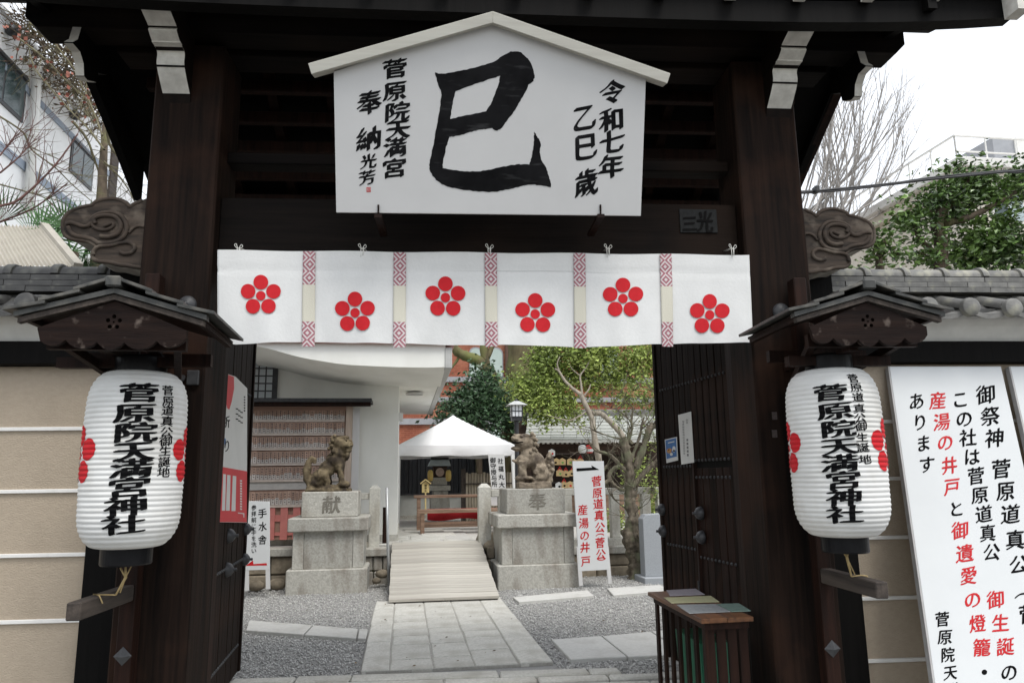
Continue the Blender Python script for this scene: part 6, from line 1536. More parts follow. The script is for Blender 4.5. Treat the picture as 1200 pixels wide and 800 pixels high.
for (a, b) in (((xl,VT),(xr,VT)),((xr,VT),(xr,VT+D2)),((xl,VT+D2),(xl,VT)),((xr,VT+D2),(xl,VT+D2))):
    o = len(m_.v); n = 40
    for i in range(n+1):
        t = i/n; u_, v_ = a[0]+(b[0]-a[0])*t, a[1]+(b[1]-a[1])*t; w = 0.03*math.sin(t*14)
        m_.v += [tuple(court(u_,v_,ztv)), tuple(court(u_,v_-0.01-abs(w)*.4,(ztv+zbv)/2)), tuple(court(u_,v_+w*0.6,zbv+0.01*math.sin(t*19)))]
    for i in range(n): c = o+i*3; m_.f += [(c,c+3,c+4,c+1),(c+1,c+4,c+5,c+2)]
mk('valance', m_, tent_w, tent, smooth=True)
for u_, v_ in ((xl+.04,VT+.04),(xr-.04,VT+.04),(xl+.04,VT+D2-.04),(xr-.04,VT+D2-.04)): mk('leg', MB().box(u_-.03,u_+.03,v_-.03,v_+.03,TZ2,ztv,xf=court), pipe_w, tent)
mk('truss_bar', MB().bar(court(xl+.05,VT+.05,zbv+0.03), court(xr-.05,VT+.05,zbv+0.03), 0.03, 0.03), pipe_w, tent)
# black corrugated wall with a pale dado
bw = thing('black_corrugated_wall', 'black ribbed metal wall behind the marquee and the benches', 'wall', court(1, 20, TZ2))
VB = 19.6; z1, z0 = C(520,522,19.6)[2], C(520,577,VB)[2]
ribm = mat('black_ribbed_metal', (0.022,0.024,0.028), (0.014,0.015,0.018), 0.5, 6, spec=0.4)
m_ = MB(); u_ = -3.0; pts = []
while u_ < 3.8:
    pts += [(u_,0),(u_+.12,0),(u_+.135,-.045),(u_+.20,-.045),(u_+.215,0)]; u_ += .215
n = len(pts)
m_.v = [tuple(court(a,VB+b,z)) for z in (z0,z1) for a,b in pts]; m_.f = [(i,i+1,n+i+1,n+i) for i in range(n-1)]
mk('ribbed_sheet', m_, ribm, bw)
mk('backing', MB().box(-3,3.8,VB+.02,VB+.2,TZ2,z1,xf=court), iron, bw)
m_ = mat('pale_grey_dado', (0.50,0.51,0.48), (0.42,0.43,0.40), 0.7, 4)
for i in range(6): mk('dado_panel', MB().box(-3+i*1.13,-3+i*1.13+1.12,VB-.03,VB+.01,TZ2+.10,z0-.05,xf=court), m_, bw)
mk('ledge', MB().box(-3,3.8,VB-.10,VB+.01,z0-.05,z0-.005,xf=court), iron_lt, bw); mk('footing', MB().box(-3,3.8,VB-.14,VB,TZ2,TZ2+.10,xf=court), stone_p, bw)
# small stone shrine
sh = thing('small_stone_shrine', 'small stone shrine with a copper roof and two golden lanterns, behind the benches', 'shrine', court(C(516,590,17.6)[0], 17.6, TZ2))
VS = 17.6
def pb(name, x0, x1, y0, y1, d, m, par=sh, v=VS, bev=0.006): a, b = C(x0,y1,v), C(x1,y0,v); return mk(name, MB().box(a[0],b[0],v,v+d,a[2],b[2],xf=court), m, par, bev=bev)
pb('base_step', 505,527,581,600,1.0,stone_l,v=VS-.15); pb('base_step', 508,525,575,581,.9,stone_p,v=VS-.1); pb('shelf', 503.5,528,568.5,575,.9,stone_l,v=VS-.12); pb('plinth', 507,524,559,568.5,.7,stone_p)
pb('shrine_body', 508,524,546,559,.6,mat('shrine_dark', (0.06,0.035,0.025), None, 0.7, 9),v=VS+.05)
cop = mat('verdigris_roof', (0.55,0.64,0.66), (0.46,0.54,0.56), 0.5, 9)
a, b, c_, d = C(502.5,545.5,VS-.2), C(528.5,545.5,VS-.2), C(526,538,VS+.3), C(505,538,VS+.3)
mk('shrine_roof', MB().poly([court(*a),court(*b),court(*c_),court(*d),court(a[0],VS+.8,a[2]),court(b[0],VS+.8,b[2]),court(c_[0],VS+.4,c_[2]),court(d[0],VS+.4,d[2])],[(0,1,2,3),(7,6,5,4),(0,4,5,1),(3,2,6,7),(0,3,7,4),(1,5,6,2)]), cop, sh); pb('ridge', 505,526,535.5,538.5,.2,iron_lt,v=VS+.25)
o = C(515.5,553,VS); mk('mirror', MB().lathe([(0.10,0),(0.10,0.02),(0,0.03)], court(o[0],VS-.02,o[2]), 14, axis=-VN, cap=False), mat('pale_disc', (0.62,0.50,0.44), (0.4,0.28,0.22), 0.5, 30), sh)
gold = mat('golden_lantern', (0.72,0.55,0.20), (0.62,0.43,0.12), 0.5, 30, bump=0.1)
for px in (504.3, 525.5):
    o = C(px,557,VS-.15); mk('golden_lantern', MB().lathe([(0.03,-0.13),(0.06,-0.10),(0.068,0.0),(0.06,0.10),(0.03,0.13)], court(o[0],VS-.15,o[2]), 14), gold, sh, smooth=True)
# little prayer plaque stand
o = thing('plaque_stand', 'little yellow house-shaped plaque on a post, at the left end of the benches', 'sign', court(C(498,600,15.9)[0], 15.9, TZ2))
P = [court(*C(a,b,15.9)) for a,b in ((494.5,577),(503,577),(503,567),(498.7,563.5),(494.5,567))]; yl = mat('yellow_plaque', (0.68,0.55,0.26), (0.6,0.46,0.2), 0.6, 20)
mk('plaque', MB().prism(P, VN*.03), yl, o); a, b = C(498.7,577,15.93), C(498.7,602,15.93); mk('post', MB().bar(court(*a),court(*b),.05,.03), yl, o)
P0 = [court(*C(a,b,15.88)) for a,b in ((492.5,566.5),(498.7,561.5),(505,566.5))]; mk('plaque_roof', MB().bar(P0[0],P0[1],.06,.025).bar(P0[1],P0[2],.06,.025), yl, o)
t_ = MB(); fnq = lambda a, b, l: court(*C(a,b,15.9)) - VN*l
for k, ch_ in enumerate('御神水'): brush(t_, ch_, 498.7, 568.5+3.1*k, 3.0, 3.0, fnq, bold=0, nib=0.03, lift=0.004)
mk('plaque_writing', t_, ink, o, kind='stuff')
# benches and red cloth
bwood = mat('bench_wood', (0.30,0.20,0.14), (0.15,0.09,0.06), 0.7, 20, (0.08,1,1))
def bench(v, x0, x1, ytop, th, label, legs, m=bwood):
    a, b = C(x0,ytop,v), C(x1,ytop,v); root = thing('bench', label, 'bench', court((a[0]+b[0])/2, v+.2, TZ2), 'benches under the marquee')
    zt = (a[2]+b[2])/2
    for k in range(3): mk('seat_board', MB().box(a[0],b[0],v+k*.14,v+k*.14+.13,zt-th,zt,xf=court), m, root, bev=0.004)
    for u_ in (a[0]+.10, (a[0]+b[0])/2 if legs > 2 else None, b[0]-.12):
        if u_ is None: continue
        mk('leg', MB().box(u_-.035,u_+.035,v+.02,v+.07,TZ2,zt-th,xf=court), m, root); mk('leg', MB().box(u_-.035,u_+.035,v+.33,v+.38,TZ2,zt-th,xf=court), m, root)
    mk('stretcher', MB().box(a[0]+.1,b[0]-.12,v+.18,v+.22,TZ2+.12,TZ2+.17,xf=court), m, root)
    return root, a, b, zt
bench(14.9, 485, 600, 579.5, .05, 'long dark bench at the back, its top above the red cloth', 2)
rt, ba, bb, bz = bench(14.0, 489, 600, 596.5, .06, 'long brown bench in front with a red cloth hanging behind its edge', 2)
redc = mat('red_felt', (0.42,0.022,0.028), (0.34,0.015,0.02), 0.9, 9, bump=0.2)
m_ = MB(); n = 40; ua_, ub_ = C(501,600,14.35)[0], C(584,600,14.35)[0]
for i in range(n+1):
    t = i/n; u_ = ua_+(ub_-ua_)*t; w = .018*math.sin(t*17)
    for z in (bz+.004, bz-.07, bz-.13, bz-.205-.02*math.sin(t*9)-(0.04 if t>.96 else 0)): m_.v.append(tuple(court(u_, 14.46+w*(bz-z)*6, z)))
for i in range(n):
    for j in range(3): a = i*4+j; m_.f.append((a,a+1,a+5,a+4))
o = mk('red_cloth', m_, redc, None, smooth=True); tag(o, 'red felt cloth draped along the brown front bench', 'cloth')
# bamboo screen
bs = thing('bamboo_screen', 'low screen of pale upright bamboo slats beside the white banner', 'screen', court(C(560,600,16.6)[0], 16.6, TZ2))
bam = mat('pale_bamboo', (0.48,0.42,0.32), (0.32,0.27,0.2), 0.7, 12, (1,1,.2), objr=0.2)
a, b = C(545,598,16.6), C(600,598,16.6); n = 16; z1 = C(560,554,16.6)[2]
for i in range(n): u_ = a[0]+(b[0]-a[0])*(i+.5)/n; mk('slat', MB().cyl(court(u_,16.6,TZ2+.02),court(u_,16.6,z1+r7.uniform(-.02,.02)),(b[0]-a[0])/n*.46,8), bam, bs, smooth=True)
for yy_ in (566.5, 580): z = C(560,yy_,16.5)[2]; mk('cross_rail', MB().bar(court(a[0],16.52,z),court(b[0],16.52,z),.03,.03), wood_grey, bs)
o = C(543,590,16.6); mk('post', MB().box(o[0]-.05,o[0]+.05,16.55,16.65,TZ2,C(543,549,16.6)[2],xf=court), wood_grey, bs)
# white vertical banner boards
def wsign(px, v, txt, label, w, h, seed=0):
    root = thing('banner_sign', label, 'sign', court(*C(px[3][0],px[3][1],v)), 'white signs behind the gatepost'); P = [court(*C(a,b,v)) for a,b in px]
    mk('banner_board', MB().prism(P, VN*.02), sign_white, root); fnw = lambda a, b, l: court(*C(a,b,v)) - VN*l
    t_ = MB()
    for ch_, x, y in txt: brush(t_, ch_, x, y, w, h, fnw, bold=0, nib=0.04, lift=0.004)
    mk('banner_writing', t_, ink, root, kind='stuff'); return root
wsign([(572,532),(591,532),(593,572),(576,573)], 14.3, [(c_,x,y) for c_,x,y in zip('社福丸大',(586.5,587,587.5,588),(540,549,558.5,567.5))]+[(c_,x,y) for c_,x,y in zip('御守授与所',(577.5,578,578.5,579,579.5),(539,546,553,560,567))], 'white slanting banner sign with black characters, hanging below the marquee edge', 7, 7)
wsign([(575,580),(592,580),(592,592),(576,592)], 14.4, [], 'small blank white board below the banner sign', 6, 6)
mk_b = MB().tube([court(*C(600,532,14.1)), court(*C(602,572,14.1))], 0.025, 8); o = mk('white_pole', mk_b, pipe_w, None); tag(o, 'thin white pole standing left of the right lion-dog', 'pole')
# ================================================================== LAMP POST
VL = 14.4
lp = thing('lamp_post', 'black lamp post with a square white lantern under a small roof, above the right lion-dog', 'street lamp', court(C(605,560,VL)[0], VL, TZ2))
lu = C(605,480,VL)[0]; zz = lambda y: C(605,y,VL)[2]
mk('pole', MB().cyl(court(lu,VL,TZ2), court(lu,VL,zz(493)), 0.045, 10), iron, lp)
mk('collar', MB().box(lu-.10,lu+.10,VL-.10,VL+.10,zz(493),zz(489),xf=court), iron, lp)
w = 0.105
mk('lamp_glass', MB().box(lu-w,lu+w,VL-w,VL+w,zz(488.5),zz(474.5),xf=court), mat('milky_glass', (0.80,0.82,0.84), (0.74,0.76,0.78), 0.3, 3, bump=0), lp)
fr_ = MB()
for a in (-1,1):
    for b in (-1,1): fr_.box(lu+a*w-.010,lu+a*w+.010,VL+b*w-.010,VL+b*w+.010,zz(489),zz(474),xf=court)
for z in (zz(488.5), zz(482), zz(474.5)):
    for b in (-1,1): fr_.box(lu-w-.01,lu+w+.01,VL+b*(w+.002)-.006,VL+b*(w+.002)+.006,z-.008,z+.008,xf=court); fr_.box(lu+b*(w+.002)-.006,lu+b*(w+.002)+.006,VL-w,VL+w,z-.008,z+.008,xf=court)
for t in (-.035,.035): fr_.box(lu+t-.005,lu+t+.005,VL-w-.008,VL-w-.001,zz(488.5),zz(474.5),xf=court)
mk('lamp_frame', fr_, iron, lp, kind='stuff')
e = 0.20; mk('lamp_roof', MB().poly([court(lu+a*e,VL+b*e,zz(475)) for a,b in ((-1,-1),(1,-1),(1,1),(-1,1))]+[court(lu+a*.05,VL+b*.05,zz(470)) for a,b in ((-1,-1),(1,-1),(1,1),(-1,1))], [(3,2,1,0),(4,5,6,7),(0,1,5,4),(1,2,6,5),(2,3,7,6),(3,0,4,7)]), mat('zinc_roof', (0.50,0.51,0.50), None, 0.5, 8), lp)
mk('lamp_finial', MB().ball(court(lu,VL,zz(469)),.035,8), iron, lp)
# ================================================================== AMULET HALL (tiled)
VH = 17.0
hl = thing('tiled_hall', 'low timber hall with a grey tiled roof and hanging votive plaques, right of the court', 'hall', court(5, 18.5, TZ2))
ea, eb = C(609,515,VH), C(800,515,VH); ze = (ea[2]+eb[2])/2; ra, rb_ = C(618,487,VH+1.4), C(800,487,VH+1.4)
tile_h = mat('pale_grey_tile', (0.42,0.43,0.40), (0.34,0.35,0.325), 0.6, 10, objr=0.10)
nr_, nc_ = 8, 1
for j in range(nr_):
    t0, t1 = j/nr_, (j+1)/nr_; sw = lambda t: (1-(1-t)**2*0.0) 
    def pt(t, e): 
        zc_ = ze + (ra[2]-ze)*(t**1.25); v_ = VH + 1.4*t
        u0 = ea[0] + (ra[0]-ea[0])*(t**0.6); return (u0 if e == 0 else eb[0]), v_, zc_
    a, b, c_, d = pt(t0,0), pt(t0,1), pt(t1,1), pt(t1,0)
    L_ = b[0]-a[0]; k = 12
    for i in range(k):
        f = lambda q, w_: court(q[0][0]+(q[1][0]-q[0][0])*w_, q[0][1], q[0][2])
        A_, B_, C_, D_ = f((a,b),i/k), f((a,b),(i+1)/k-.002), f((d,c_),(i+1)/k-.002), f((d,c_),i/k)
        up_ = Vector((0,0,.035)); mk('tile_course', MB().poly([A_,B_,C_,D_,A_+up_,B_+up_,C_+Vector((0,0,.004)),D_+Vector((0,0,.004))],[(3,2,1,0),(4,5,6,7),(0,1,5,4),(1,2,6,5),(2,3,7,6),(3,0,4,7)]), tile_h, hl)
mk('roof_ridge', MB().box(ra[0],rb_[0],VH+1.35,VH+1.6,ra[2]-.02,ra[2]+.16,xf=court), tile_g, hl, bev=.02)
mk('rear_roof', MB().poly([court(ra[0],VH+1.5,ra[2]),court(rb_[0],VH+1.5,ra[2]),court(rb_[0],VH+3.2,ze),court(ea[0],VH+3.2,ze)],[(0,1,2,3)]), tile_h, hl)
mk('eave_board', MB().box(ea[0]+.05,eb[0],VH+.02,VH+.06,ze-.06,ze,xf=court), pale_r, hl)
hw = mat('hall_brown_wood', (0.075,0.045,0.03), (0.04,0.024,0.017), 0.7, 14, (.1,1,1))
mk('lintel_board', MB().box(ea[0]+.25,eb[0],VH+.55,VH+.62,C(650,533,VH+.55)[2],ze,xf=court), hw, hl)
k = 30; zr_ = C(650,518.6,VH+.2)[2]
for i in range(k): u_ = ea[0]+.35+i*0.115; mk('rafter_end', MB().box(u_-.028,u_+.028,VH+.10,VH+.14,zr_-.03,zr_+.02,xf=court), white_tip, hl)
mk('rafters', MB().box(ea[0]+.2,eb[0],VH+.15,VH+.5,zr_+.021,zr_+.09,xf=court), hw, hl)
for px in (609+10, 678, 745, 790): 
    o = C(px,560,VH+.6)[0]; mk('pillar', MB().box(o-.07,o+.07,VH+.53,VH+.67,TZ2,ze-.02,xf=court), hw, hl)
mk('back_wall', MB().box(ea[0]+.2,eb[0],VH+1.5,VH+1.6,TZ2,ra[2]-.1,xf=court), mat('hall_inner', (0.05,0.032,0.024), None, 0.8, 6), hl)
mk('counter', MB().box(ea[0]+.3,eb[0],VH+.5,VH+.9,TZ2,C(650,575,VH+.5)[2],xf=court), bwood, hl)
# hanging votive plaques and amulets
em = mat('votive_wood', (0.62,0.46,0.24), (0.52,0.36,0.17), 0.7, 20); cords = mat('bright_red_cord', (0.62,0.04,0.04), None, 0.8, 9, bump=0); grn = mat('green_charm', (0.16,0.42,0.10), None, 0.7, 9, bump=0); vw = mat('white_charm', (0.74,0.74,0.72), None, 0.7, 9, bump=0)
rk = thing('votive_plaque_rack', 'rack hung with wooden votive plaques, between the right lion-dog and the arrow sign', 'rack', court(C(662,580,VH)[0], VH+.1, TZ2))
VE_ = VH+.05
for y_ in (531.5, 551, 565): z = C(660,y_,VE_)[2]; mk('hanging_bar', MB().bar(court(C(646,y_,VE_)[0],VE_+.04,z), court(C(684,y_,VE_)[0],VE_+.04,z), .03,.03), wood_grey, rk)
for px_ in (645.5, 684): mk('rack_post', MB().box(C(px_,560,VE_)[0]-.035,C(px_,560,VE_)[0]+.035,VE_+.03,VE_+.09,TZ2,C(px_,530,VE_)[2],xf=court), wood_grey, rk)
for x, y, c_ in ((652,541,em),(659,541,em),(668.5,541,em),(673,542,em),(680,541,em),(656,554,em),(663,555,em),(671,554,em),(679,554,em),(655,569,vw),(661,568,em),(668,568,em),(675,567,vw),(681,568,em),(646.5,530.5,vw)):
    x0, x1, y0, y1 = x-4, x+4, y-2.5, y+3.5; P = [court(*C(a,b,VE_)) for a,b in ((x0,y1),(x1,y1),(x1,y0),(x,y0-2.2),(x0,y0))]
    q = mk('votive_plaque', MB().prism(P, VN*.015), c_, rk); fnv = lambda a, b, l: court(*C(a,b,VE_)) - VN*l
    if c_ is em and r7.random() < .45: m_ = MB(); m_.tube([court(*C(x-2,y0-1,VE_-.01)),court(*C(x,y0-5,VE_-.01)),court(*C(x+2,y0-1,VE_-.01))],.012,5); mk('red_cord', m_, cords, q)
    t_ = MB(); disc(t_, (x+r7.uniform(-1,1), y+.8), 1.5, fnv, .006, 8, .8); mk('painted_mark', t_, [cords, grn, ink][r7.randrange(3)], q)
for x, y, c_, lab in ((682.5,526,vw,'white paper lantern hanging under the tiled hall eave'),(690.5,526,cords,'red and white paper lantern hanging beside the white one under the tiled hall eave')):
    o = C(x,y,VH-.1); root = thing('small_paper_lantern', lab, 'lantern', court(o[0],VH-.1,o[2]-.13), 'small lanterns of the tiled hall')
    mk('lantern_paper', MB().lathe([(0.04,-.10),(0.085,-.07),(0.10,0),(0.085,.07),(0.04,.10)], court(o[0],VH-.1,o[2]), 14), c_, root, smooth=True); mk('lantern_rings', MB().lathe([(0.045,-.115),(0.045,-.10)], court(o[0],VH-.1,o[2]),12).lathe([(0.045,.10),(0.045,.125)], court(o[0],VH-.1,o[2]),12), lacq, root, kind='stuff')
    if c_ is cords: mk('white_band', MB().lathe([(0.088,-.066),(0.101,-.03),(0.1015,0.0)], court(o[0],VH-.1,o[2]), 14, cap=False), vw, root, smooth=True)
    mk('hanging_cord', MB().cyl(court(o[0],VH-.1,o[2]+.12), court(o[0],VH-.1,ze), .006, 5), iron, root)
# second low building far right, behind the gnarled tree
o2 = thing('grey_outbuilding', 'low grey outbuilding seen through the branches, by the right door', 'building', court(6.8, 20.5, TZ2)); 
a, b = C(735,560,20), C(810,500,20)
mk('wall', MB().box(a[0],b[0]+2,20,23,TZ2,C(750,532,20)[2],xf=court), mat('grey_block', (0.42,0.42,0.40), (0.33,0.33,0.31), 0.8, 3), o2); mk('roof', MB().box(a[0]-.3,b[0]+2.3,19.7,23.3,C(750,532,20)[2],C(750,528,20)[2],xf=court), tile_h, o2)
mk('dark_opening', MB().box(C(748,560,19.9)[0],C(765,560,19.9)[0],19.93,19.99,TZ2,C(750,548,19.93)[2],xf=court), lacq, o2)
# ================================================================== BRICK BUILDING
def brick_mat():
    m = mat('red_brick', (0.36,0.125,0.070), (0.27,0.085,0.050), 0.9, 2.5, bump=0.0, blot=(0.42,0.18,0.11), blots=0.6)
    n = m.node_tree; L = n.links.new; b = n.nodes['Principled BSDF']
    bt_ = n.nodes.new('ShaderNodeTexBrick'); bt_.inputs['Scale'].default_value = 1.0; bt_.inputs['Brick Width'].default_value = .23; bt_.inputs['Row Height'].default_value = .075; bt_.inputs['Mortar Size'].default_value = .007
    tc = n.nodes.new('ShaderNodeTexCoord'); mp = n.nodes.new('ShaderNodeMapping'); mp.inputs['Rotation'].default_value = (math.radians(90),0,0)
    L(tc.outputs['Object'], mp.inputs[0]); L(mp.outputs[0], bt_.inputs['Vector'])
    bt_.inputs['Color1'].default_value = (1,1,1,1); bt_.inputs['Color2'].default_value = (.72,.70,.70,1); bt_.inputs['Mortar'].default_value = (1.1,1.3,1.5,1)
    src = b.inputs['Base Color'].links[0].from_socket; mx = n.nodes.new('ShaderNodeMix'); mx.data_type = 'RGBA'; mx.blend_type = 'MULTIPLY'; mx.inputs[0].default_value = 1
    L(src, mx.inputs[6]); L(bt_.outputs[0], mx.inputs[7]); L(mx.outputs[2], b.inputs['Base Color']); return m
brick = brick_mat(); VBk = 27.0
bb_ = thing('red_brick_building', 'red brick building with grey stone bands and arched pale windows, behind the marquee', 'building', court(8, VBk, TZ2))
u0, u1 = C(440,450,VBk)[0], C(1010,450,VBk)[0]; zb_ = lambda y: C(600,y,VBk)[2]
mk('wall', MB().box(u0,u1,VBk,VBk+8,TZ2,zb_(376),xf=court), brick, bb_)
band_m = mat('grey_stone_band', (0.34,0.345,0.36), (0.27,0.275,0.29), 0.8, 4)
for y0, y1 in ((442,448),(465.5,471),(490,497)): mk('stone_band', MB().box(u0,u1,VBk-.10,VBk-.001,zb_(y1),zb_(y0),xf=court), band_m, bb_)
mk('stone_cornice', MB().box(u0-.2,u1,VBk-.5,VBk-.001,zb_(376),zb_(372),xf=court), band_m, bb_)
win_p = mat('pale_green_shutter', (0.46,0.54,0.50), (0.40,0.48,0.44), 0.6, 3)
def bwin(x0, x1, y0, y1):
    a, b = C(x0,y1,VBk), C(x1,y0,VBk); cx_ = (a[0]+b[0])/2; hw_ = (b[0]-a[0])/2; P = [(a[0],a[2]),(b[0],a[2])]
    for k in range(9): t = math.pi*k/8; P.append((cx_+hw_*math.cos(t), b[2]-hw_+hw_*math.sin(t)*.9))
    Po = [(cx_+(p[0]-cx_)*1.16, a[2]+(p[1]-a[2])*1.05) for p in P]
    f = mk('window', MB().prism([court(p[0],VBk-.06,p[1]) for p in Po], VN*.055), band_m, bb_); mk('shutter', MB().prism([court(p[0],VBk-.08,p[1]) for p in P], VN*.018), win_p, f)
    mk('sill', MB().box(a[0]-.1,b[0]+.1,VBk-.2,VBk-.101,a[2]-.12,a[2],xf=court), band_m, f)
for x0, x1 in ((551,564),(572,588),(706,722),(640,655)): bwin(x0, x1, 408, 446)
for x0, x1 in ((551,564),(572,588)): bwin(x0, x1, 478, 520)
mk('downpipe', MB().cyl(court(C(594,440,VBk-.15)[0],VBk-.15,TZ2), court(C(594,440,VBk-.15)[0],VBk-.15,zb_(380)), .06, 8), mat('brown_pipe', (0.12,0.07,0.05), None, 0.6, 5), bb_)
# ================================================================== TREES in the court
Vg = 19.5
CW = lambda x, y, v: court(*C(x, y, v))
# great old trunk with bare crooked limb, right of the marquee peak
lim = [([CW(600,600,Vg),CW(602,520,Vg),CW(607,470,Vg),CW(608,430,Vg),CW(612,380,Vg),CW(618,330,Vg)],0.40,0.30), ([CW(600,478,Vg),CW(590,462,Vg),CW(577,442,Vg),CW(563,424,Vg),CW(548,418,Vg),CW(536,412,Vg),CW(528,400,Vg)],0.20,0.11),
       ([CW(572,436,Vg),CW(568,420,Vg),CW(566,400,Vg),CW(560,380,Vg)],0.13,0.09), ([CW(566,428,Vg),CW(574,412,Vg),CW(580,398,Vg)],0.09,0.06), ([CW(540,415,Vg),CW(533,426,Vg),CW(524,436,Vg),CW(518,444,Vg)],0.045,0.015), ([CW(624,470,Vg),CW(628,440,Vg),CW(626,400,Vg),CW(630,350,Vg)],0.33,0.26)]
cen = [(*CW(x,y,Vg+d),r_) for x,y,r_,d in ((600,330,1.2,1),(630,320,1.3,0),(570,335,1.0,1),(655,335,1.0,1))]
tree('old_camphor', 'massive old tree with a mossy trunk and a bare crooked limb, behind the marquee', lim, cen, 2200, 0.16, bark_d if False else mat('mossy_bark', (0.17,0.145,0.075), (0.055,0.042,0.026), 0.95, 5, (1,1,.35), 1.0, blot=(0.16,0.17,0.06), blots=1.4, blotw=(.45,.65)), leaf_d, 31, court(C(602,600,Vg)[0], Vg, TZ2), asp=0.5)
# dark camellia behind the tent
Vc = 18.9
cen = [(*CW(x,y,Vc+d),r_*Vc/860) for x,y,r_,d in ((560,462,20,0),(545,470,18,.2),(575,470,20,0),(530,484,15,.2),(590,484,18,0),(566,445,13,0),(600,492,14,.2),(552,488,20,.1),(580,492,18,-.1),(519,492,9,0),(612,500,9,0))]
tree('dark_camellia', 'dark green round camellia just behind the marquee peak', [([CW(562,600,Vc),CW(561,520,Vc),CW(560,480,Vc),CW(562,455,Vc)],0.10,0.04)], cen, 5200, 0.125, bark_d, leaf_d, 32, court(C(562,600,Vc)[0], Vc, TZ2), asp=0.55, tw=18)
# bright evergreen oak in front of the brick building
Vo = 15.2
P_ = lambda L: [CW(x,y,Vo+(d[0] if d else 0)) for x,y,*d in L]
lim = [(P_([(706,600),(705,570),(702,540),(697,515),(694,492),(690,482),(683,468),(681,462)]),0.075,0.05), (P_([(681,462),(672,456),(662,446),(655,435),(650,432)]),0.045,0.018), (P_([(655,434),(653,426),(656,418)]),0.02,0.010), (P_([(682,462),(681,450),(680,440),(687,430),(691,422)]),0.026,0.010), (P_([(684,464),(690,456),(692,450)]),0.022,0.010), (P_([(680,440),(672,434),(668,428)]),0.014,0.007),
       (P_([(694,484),(703,484),(711,490),(719,498),(728,508),(733,520)]),0.05,0.07), (P_([(690,480),(670,492),(655,490),(640,486)]),0.02,0.008)]
cen = [(*CW(x,y,Vo+d),r_*Vo/860) for x,y,r_,d in ((640,425,18,.5),(660,415,18,.4),(685,415,20,.3),(705,425,15,.5),(625,455,18,.4),(645,450,20,.5),(665,445,14,.7),(615,468,14,.4),(638,475,20,.4),(660,468,16,.6),(610,450,10,.5),(695,450,12,.6),(724,462,8,.7),(735,425,14,.5),(752,420,14,.5),(765,430,12,.5),(698,468,9,.7),(655,488,7,.4),(630,488,7,.4),(640,408,14,.4),(700,404,14,.4),(676,400,14,.4),(745,412,12,.4),(768,412,12,.4),(606,470,6,.4),(715,440,14,.6),(750,440,12,.6),(680,435,16,.6),(640,436,16,.5),(670,485,12,.5),(712,412,14,.5),(730,440,12,.6))]
tree('evergreen_oak', 'bright yellow-green evergreen with pale crooked branches, right of the lamp post', lim, cen, 17500, 0.085, mat('pale_bark', (0.42,0.37,0.30), (0.22,0.19,0.15), 0.9, 10, (1,1,.3), 0.9), leaf_b, 33, court(C(706,600,Vo)[0], Vo, TZ2), asp=0.5, tw=26)
# gnarled plum by the door
Vp = 11.35; P_ = lambda L: [CW(x,y,Vp+(d[0] if d else 0)) for x,y,*d in L]
lim = [(P_([(744,680),(745,660),(741,645),(738,630),(742,610),(739,590),(738,570),(737,550),(734,530),(730,512)]),0.112,0.068), (P_([(752,676),(749,655),(748,635),(738,618),(740,604)]),0.085,0.058),
       (P_([(739,556),(727,545),(716,534),(706,530),(697,527),(690,518)]),0.040,0.014), (P_([(741,570),(753,556),(764,545),(770,540),(785,525)]),0.045,0.035), (P_([(744,548),(752,530),(758,512),(763,500),(775,496)]),0.06,0.04),
       (P_([(738,540),(746,522),(750,510),(752,498),(755,488)]),0.03,0.010), (P_([(734,520),(740,505),(740,492),(742,478)]),0.028,0.010), (P_([(726,545),(716,552),(714,562),(722,570),(732,574)]),0.036,0.028), (P_([(714,562),(706,566),(700,560),(706,552),(712,545)]),0.034,0.02),
       (P_([(750,636),(745,625),(752,622),(757,627)]),0.03,0.012), (P_([(742,612),(752,619),(760,630)]),0.025,0.010), (P_([(738,585),(745,577),(746,568),(742,562)]),0.022,0.01), (P_([(740,600),(726,590),(716,580),(712,572)]),0.014,0.006),
       (P_([(752,498),(760,488),(768,470),(766,455)]),0.014,0.005), (P_([(740,495),(732,486),(722,480),(716,478)]),0.014,0.005), (P_([(730,514),(718,512),(700,506),(690,500)]),0.02,0.008)]
lim += [(P_([(738,545),(731,540),(729,528),(735,524)]),0.03,0.014), (P_([(741,520),(736,512),(738,500)]),0.03,0.014), (P_([(747,660),(752,645),(746,630),(750,618)]),0.06,0.03)]
cen = [(*CW(x,y,Vp+d),r_*Vp/860) for x,y,r_,d in ((735,470,9,.3),(755,470,9,.3),(770,480,9,.2),(745,455,8,.3),(760,500,6,.2),(725,490,6,.3),(765,455,8,.3),(768,520,6,0),(770,560,6,.3),(765,575,7,.6),(768,600,8,.8),(758,545,4,.3))]
tree('gnarled_plum', 'gnarled old plum tree with a knotted grey trunk, between the arrow sign and the door', lim, cen, 1500, 0.055, mat('knotted_bark', (0.24,0.205,0.155), (0.06,0.048,0.035), 0.95, 16, (1,1,.4), 1.0, blot=(0.17,0.18,0.11), blots=5, blotw=(.48,.65)), leaf_b, 34, court(C(745,676,Vp)[0], Vp, 0), asp=0.5, tw=70, knots=0.42)
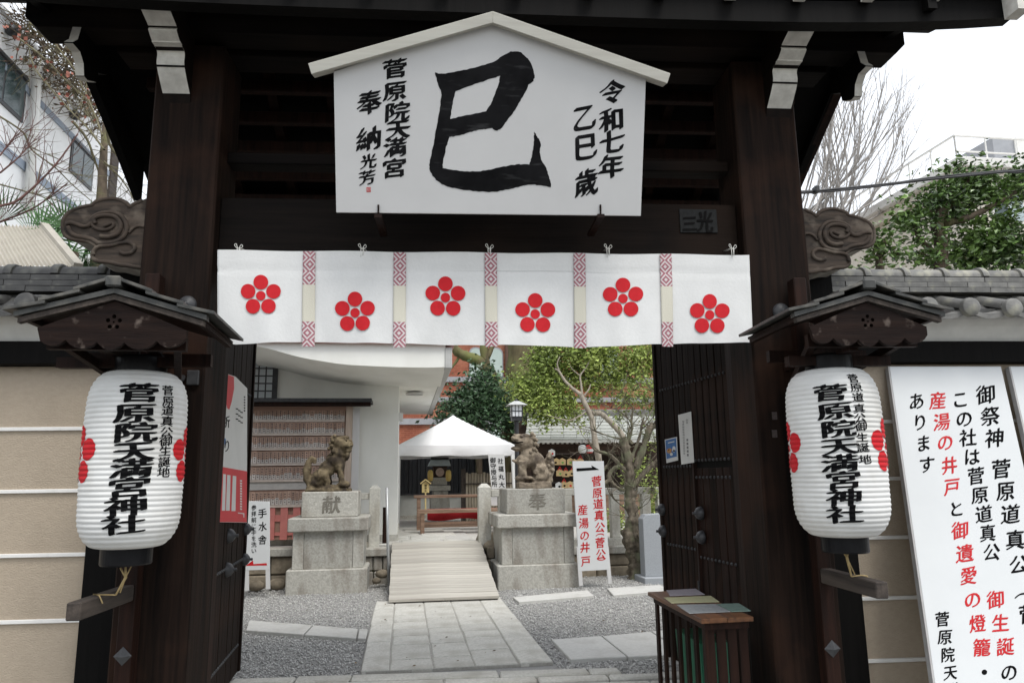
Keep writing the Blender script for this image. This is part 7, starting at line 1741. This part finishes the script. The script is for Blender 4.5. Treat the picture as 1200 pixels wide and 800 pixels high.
# clipped shrubs behind the fence on the right
for i, (x, y, r_, d, lab) in enumerate(((764,600,11,1.2,'leafy shrub behind the stone fence at the edge of the right door'),(717,615,8,1.2,'low green shrub behind the stone fence beside the arrow sign'),(740,560,9,2.6,'green shrub between the gnarled plum and the door'))):
    v_ = Vp+1.1+d; cc = CW(x,y,v_); root = thing('shrub', lab, 'shrub', (cc.x,cc.y,TZ2), 'shrubs behind the right stone fence')
    mk('stems', MB().tube([(cc.x,cc.y,TZ2),(cc.x+.03,cc.y,cc.z)], .02, 6).tube([(cc.x-.05,cc.y,TZ2),(cc.x-.12,cc.y,cc.z+.05)], .015, 6), bark_d, root, kind='stuff'); mk('crown', leaves([(cc.x,cc.y,cc.z,r_*v_/860),(cc.x+.1,cc.y,cc.z+.12,r_*v_/1000)], 420, .075, 50+i), leaf_b, root, kind='stuff')
# polished stone monument by the door
sm_ = mat('blue_grey_granite', (0.36,0.38,0.40), (0.30,0.32,0.34), 0.6, 60, bump=0.1)
o = thing('granite_monument', 'smooth blue-grey granite slab standing by the edge of the right door', 'monument', court(C(768,680,10.9)[0], 10.9, 0)); a, b = C(756,668,10.9), C(800,602,10.9)
mk('slab', MB().prism([court(a[0],10.9,0.08),court(b[0],10.9,0.08),court(b[0],10.9,b[2]+.03),court(a[0]+.05,10.9,b[2]),court(a[0],10.9,b[2]-.06)], VN*.22), sm_, o, bev=.006); mk('plinth', MB().box(a[0]-.06,b[0]+.1,10.75,11.25,-.03,.08,xf=court), sm_, o, bev=.008)
# stones at the foot of the walls
for i, (x, y, v_, s_) in enumerate(((448,672,11.4,.10),(441,680,11.3,.07),(325,684,11.5,.13),(578,640,11.8,.16),(571,632,12.3,.2),(300,686,11.4,.12))):
    q = C(x,y,v_); m_ = MB().ball((0,0,0), 1, 10); p_ = court(q[0], v_, max(0.02, q[2]))
    v2_ = [tuple(p_ + Vector((X_*s_*(1+.25*mnoise.noise(Vector((X_,Y_,Z_))*1.7+Vector((i*3,0,0)))), Y_*s_*.8, Z_*s_*.65))) for X_,Y_,Z_ in m_.v]
    oo = mk('boulder', MB().poly(v2_, m_.f), stone_w, None, smooth=True)
    tag(oo, ['mossy stone beside the foot of the ramp','small stone in front of the low cut-stone wall by the ramp','rounded stone between the hand-washing sign and the left pedestal','brown stone under the right gatepost','stone behind the right gatepost at the ramp top','flat stone behind the hand-washing sign'][i], 'stone')
for o in bpy.data.objects:
    if o.type == 'MESH' and o.data.name.startswith('tmp'): print('leftover', o.name)
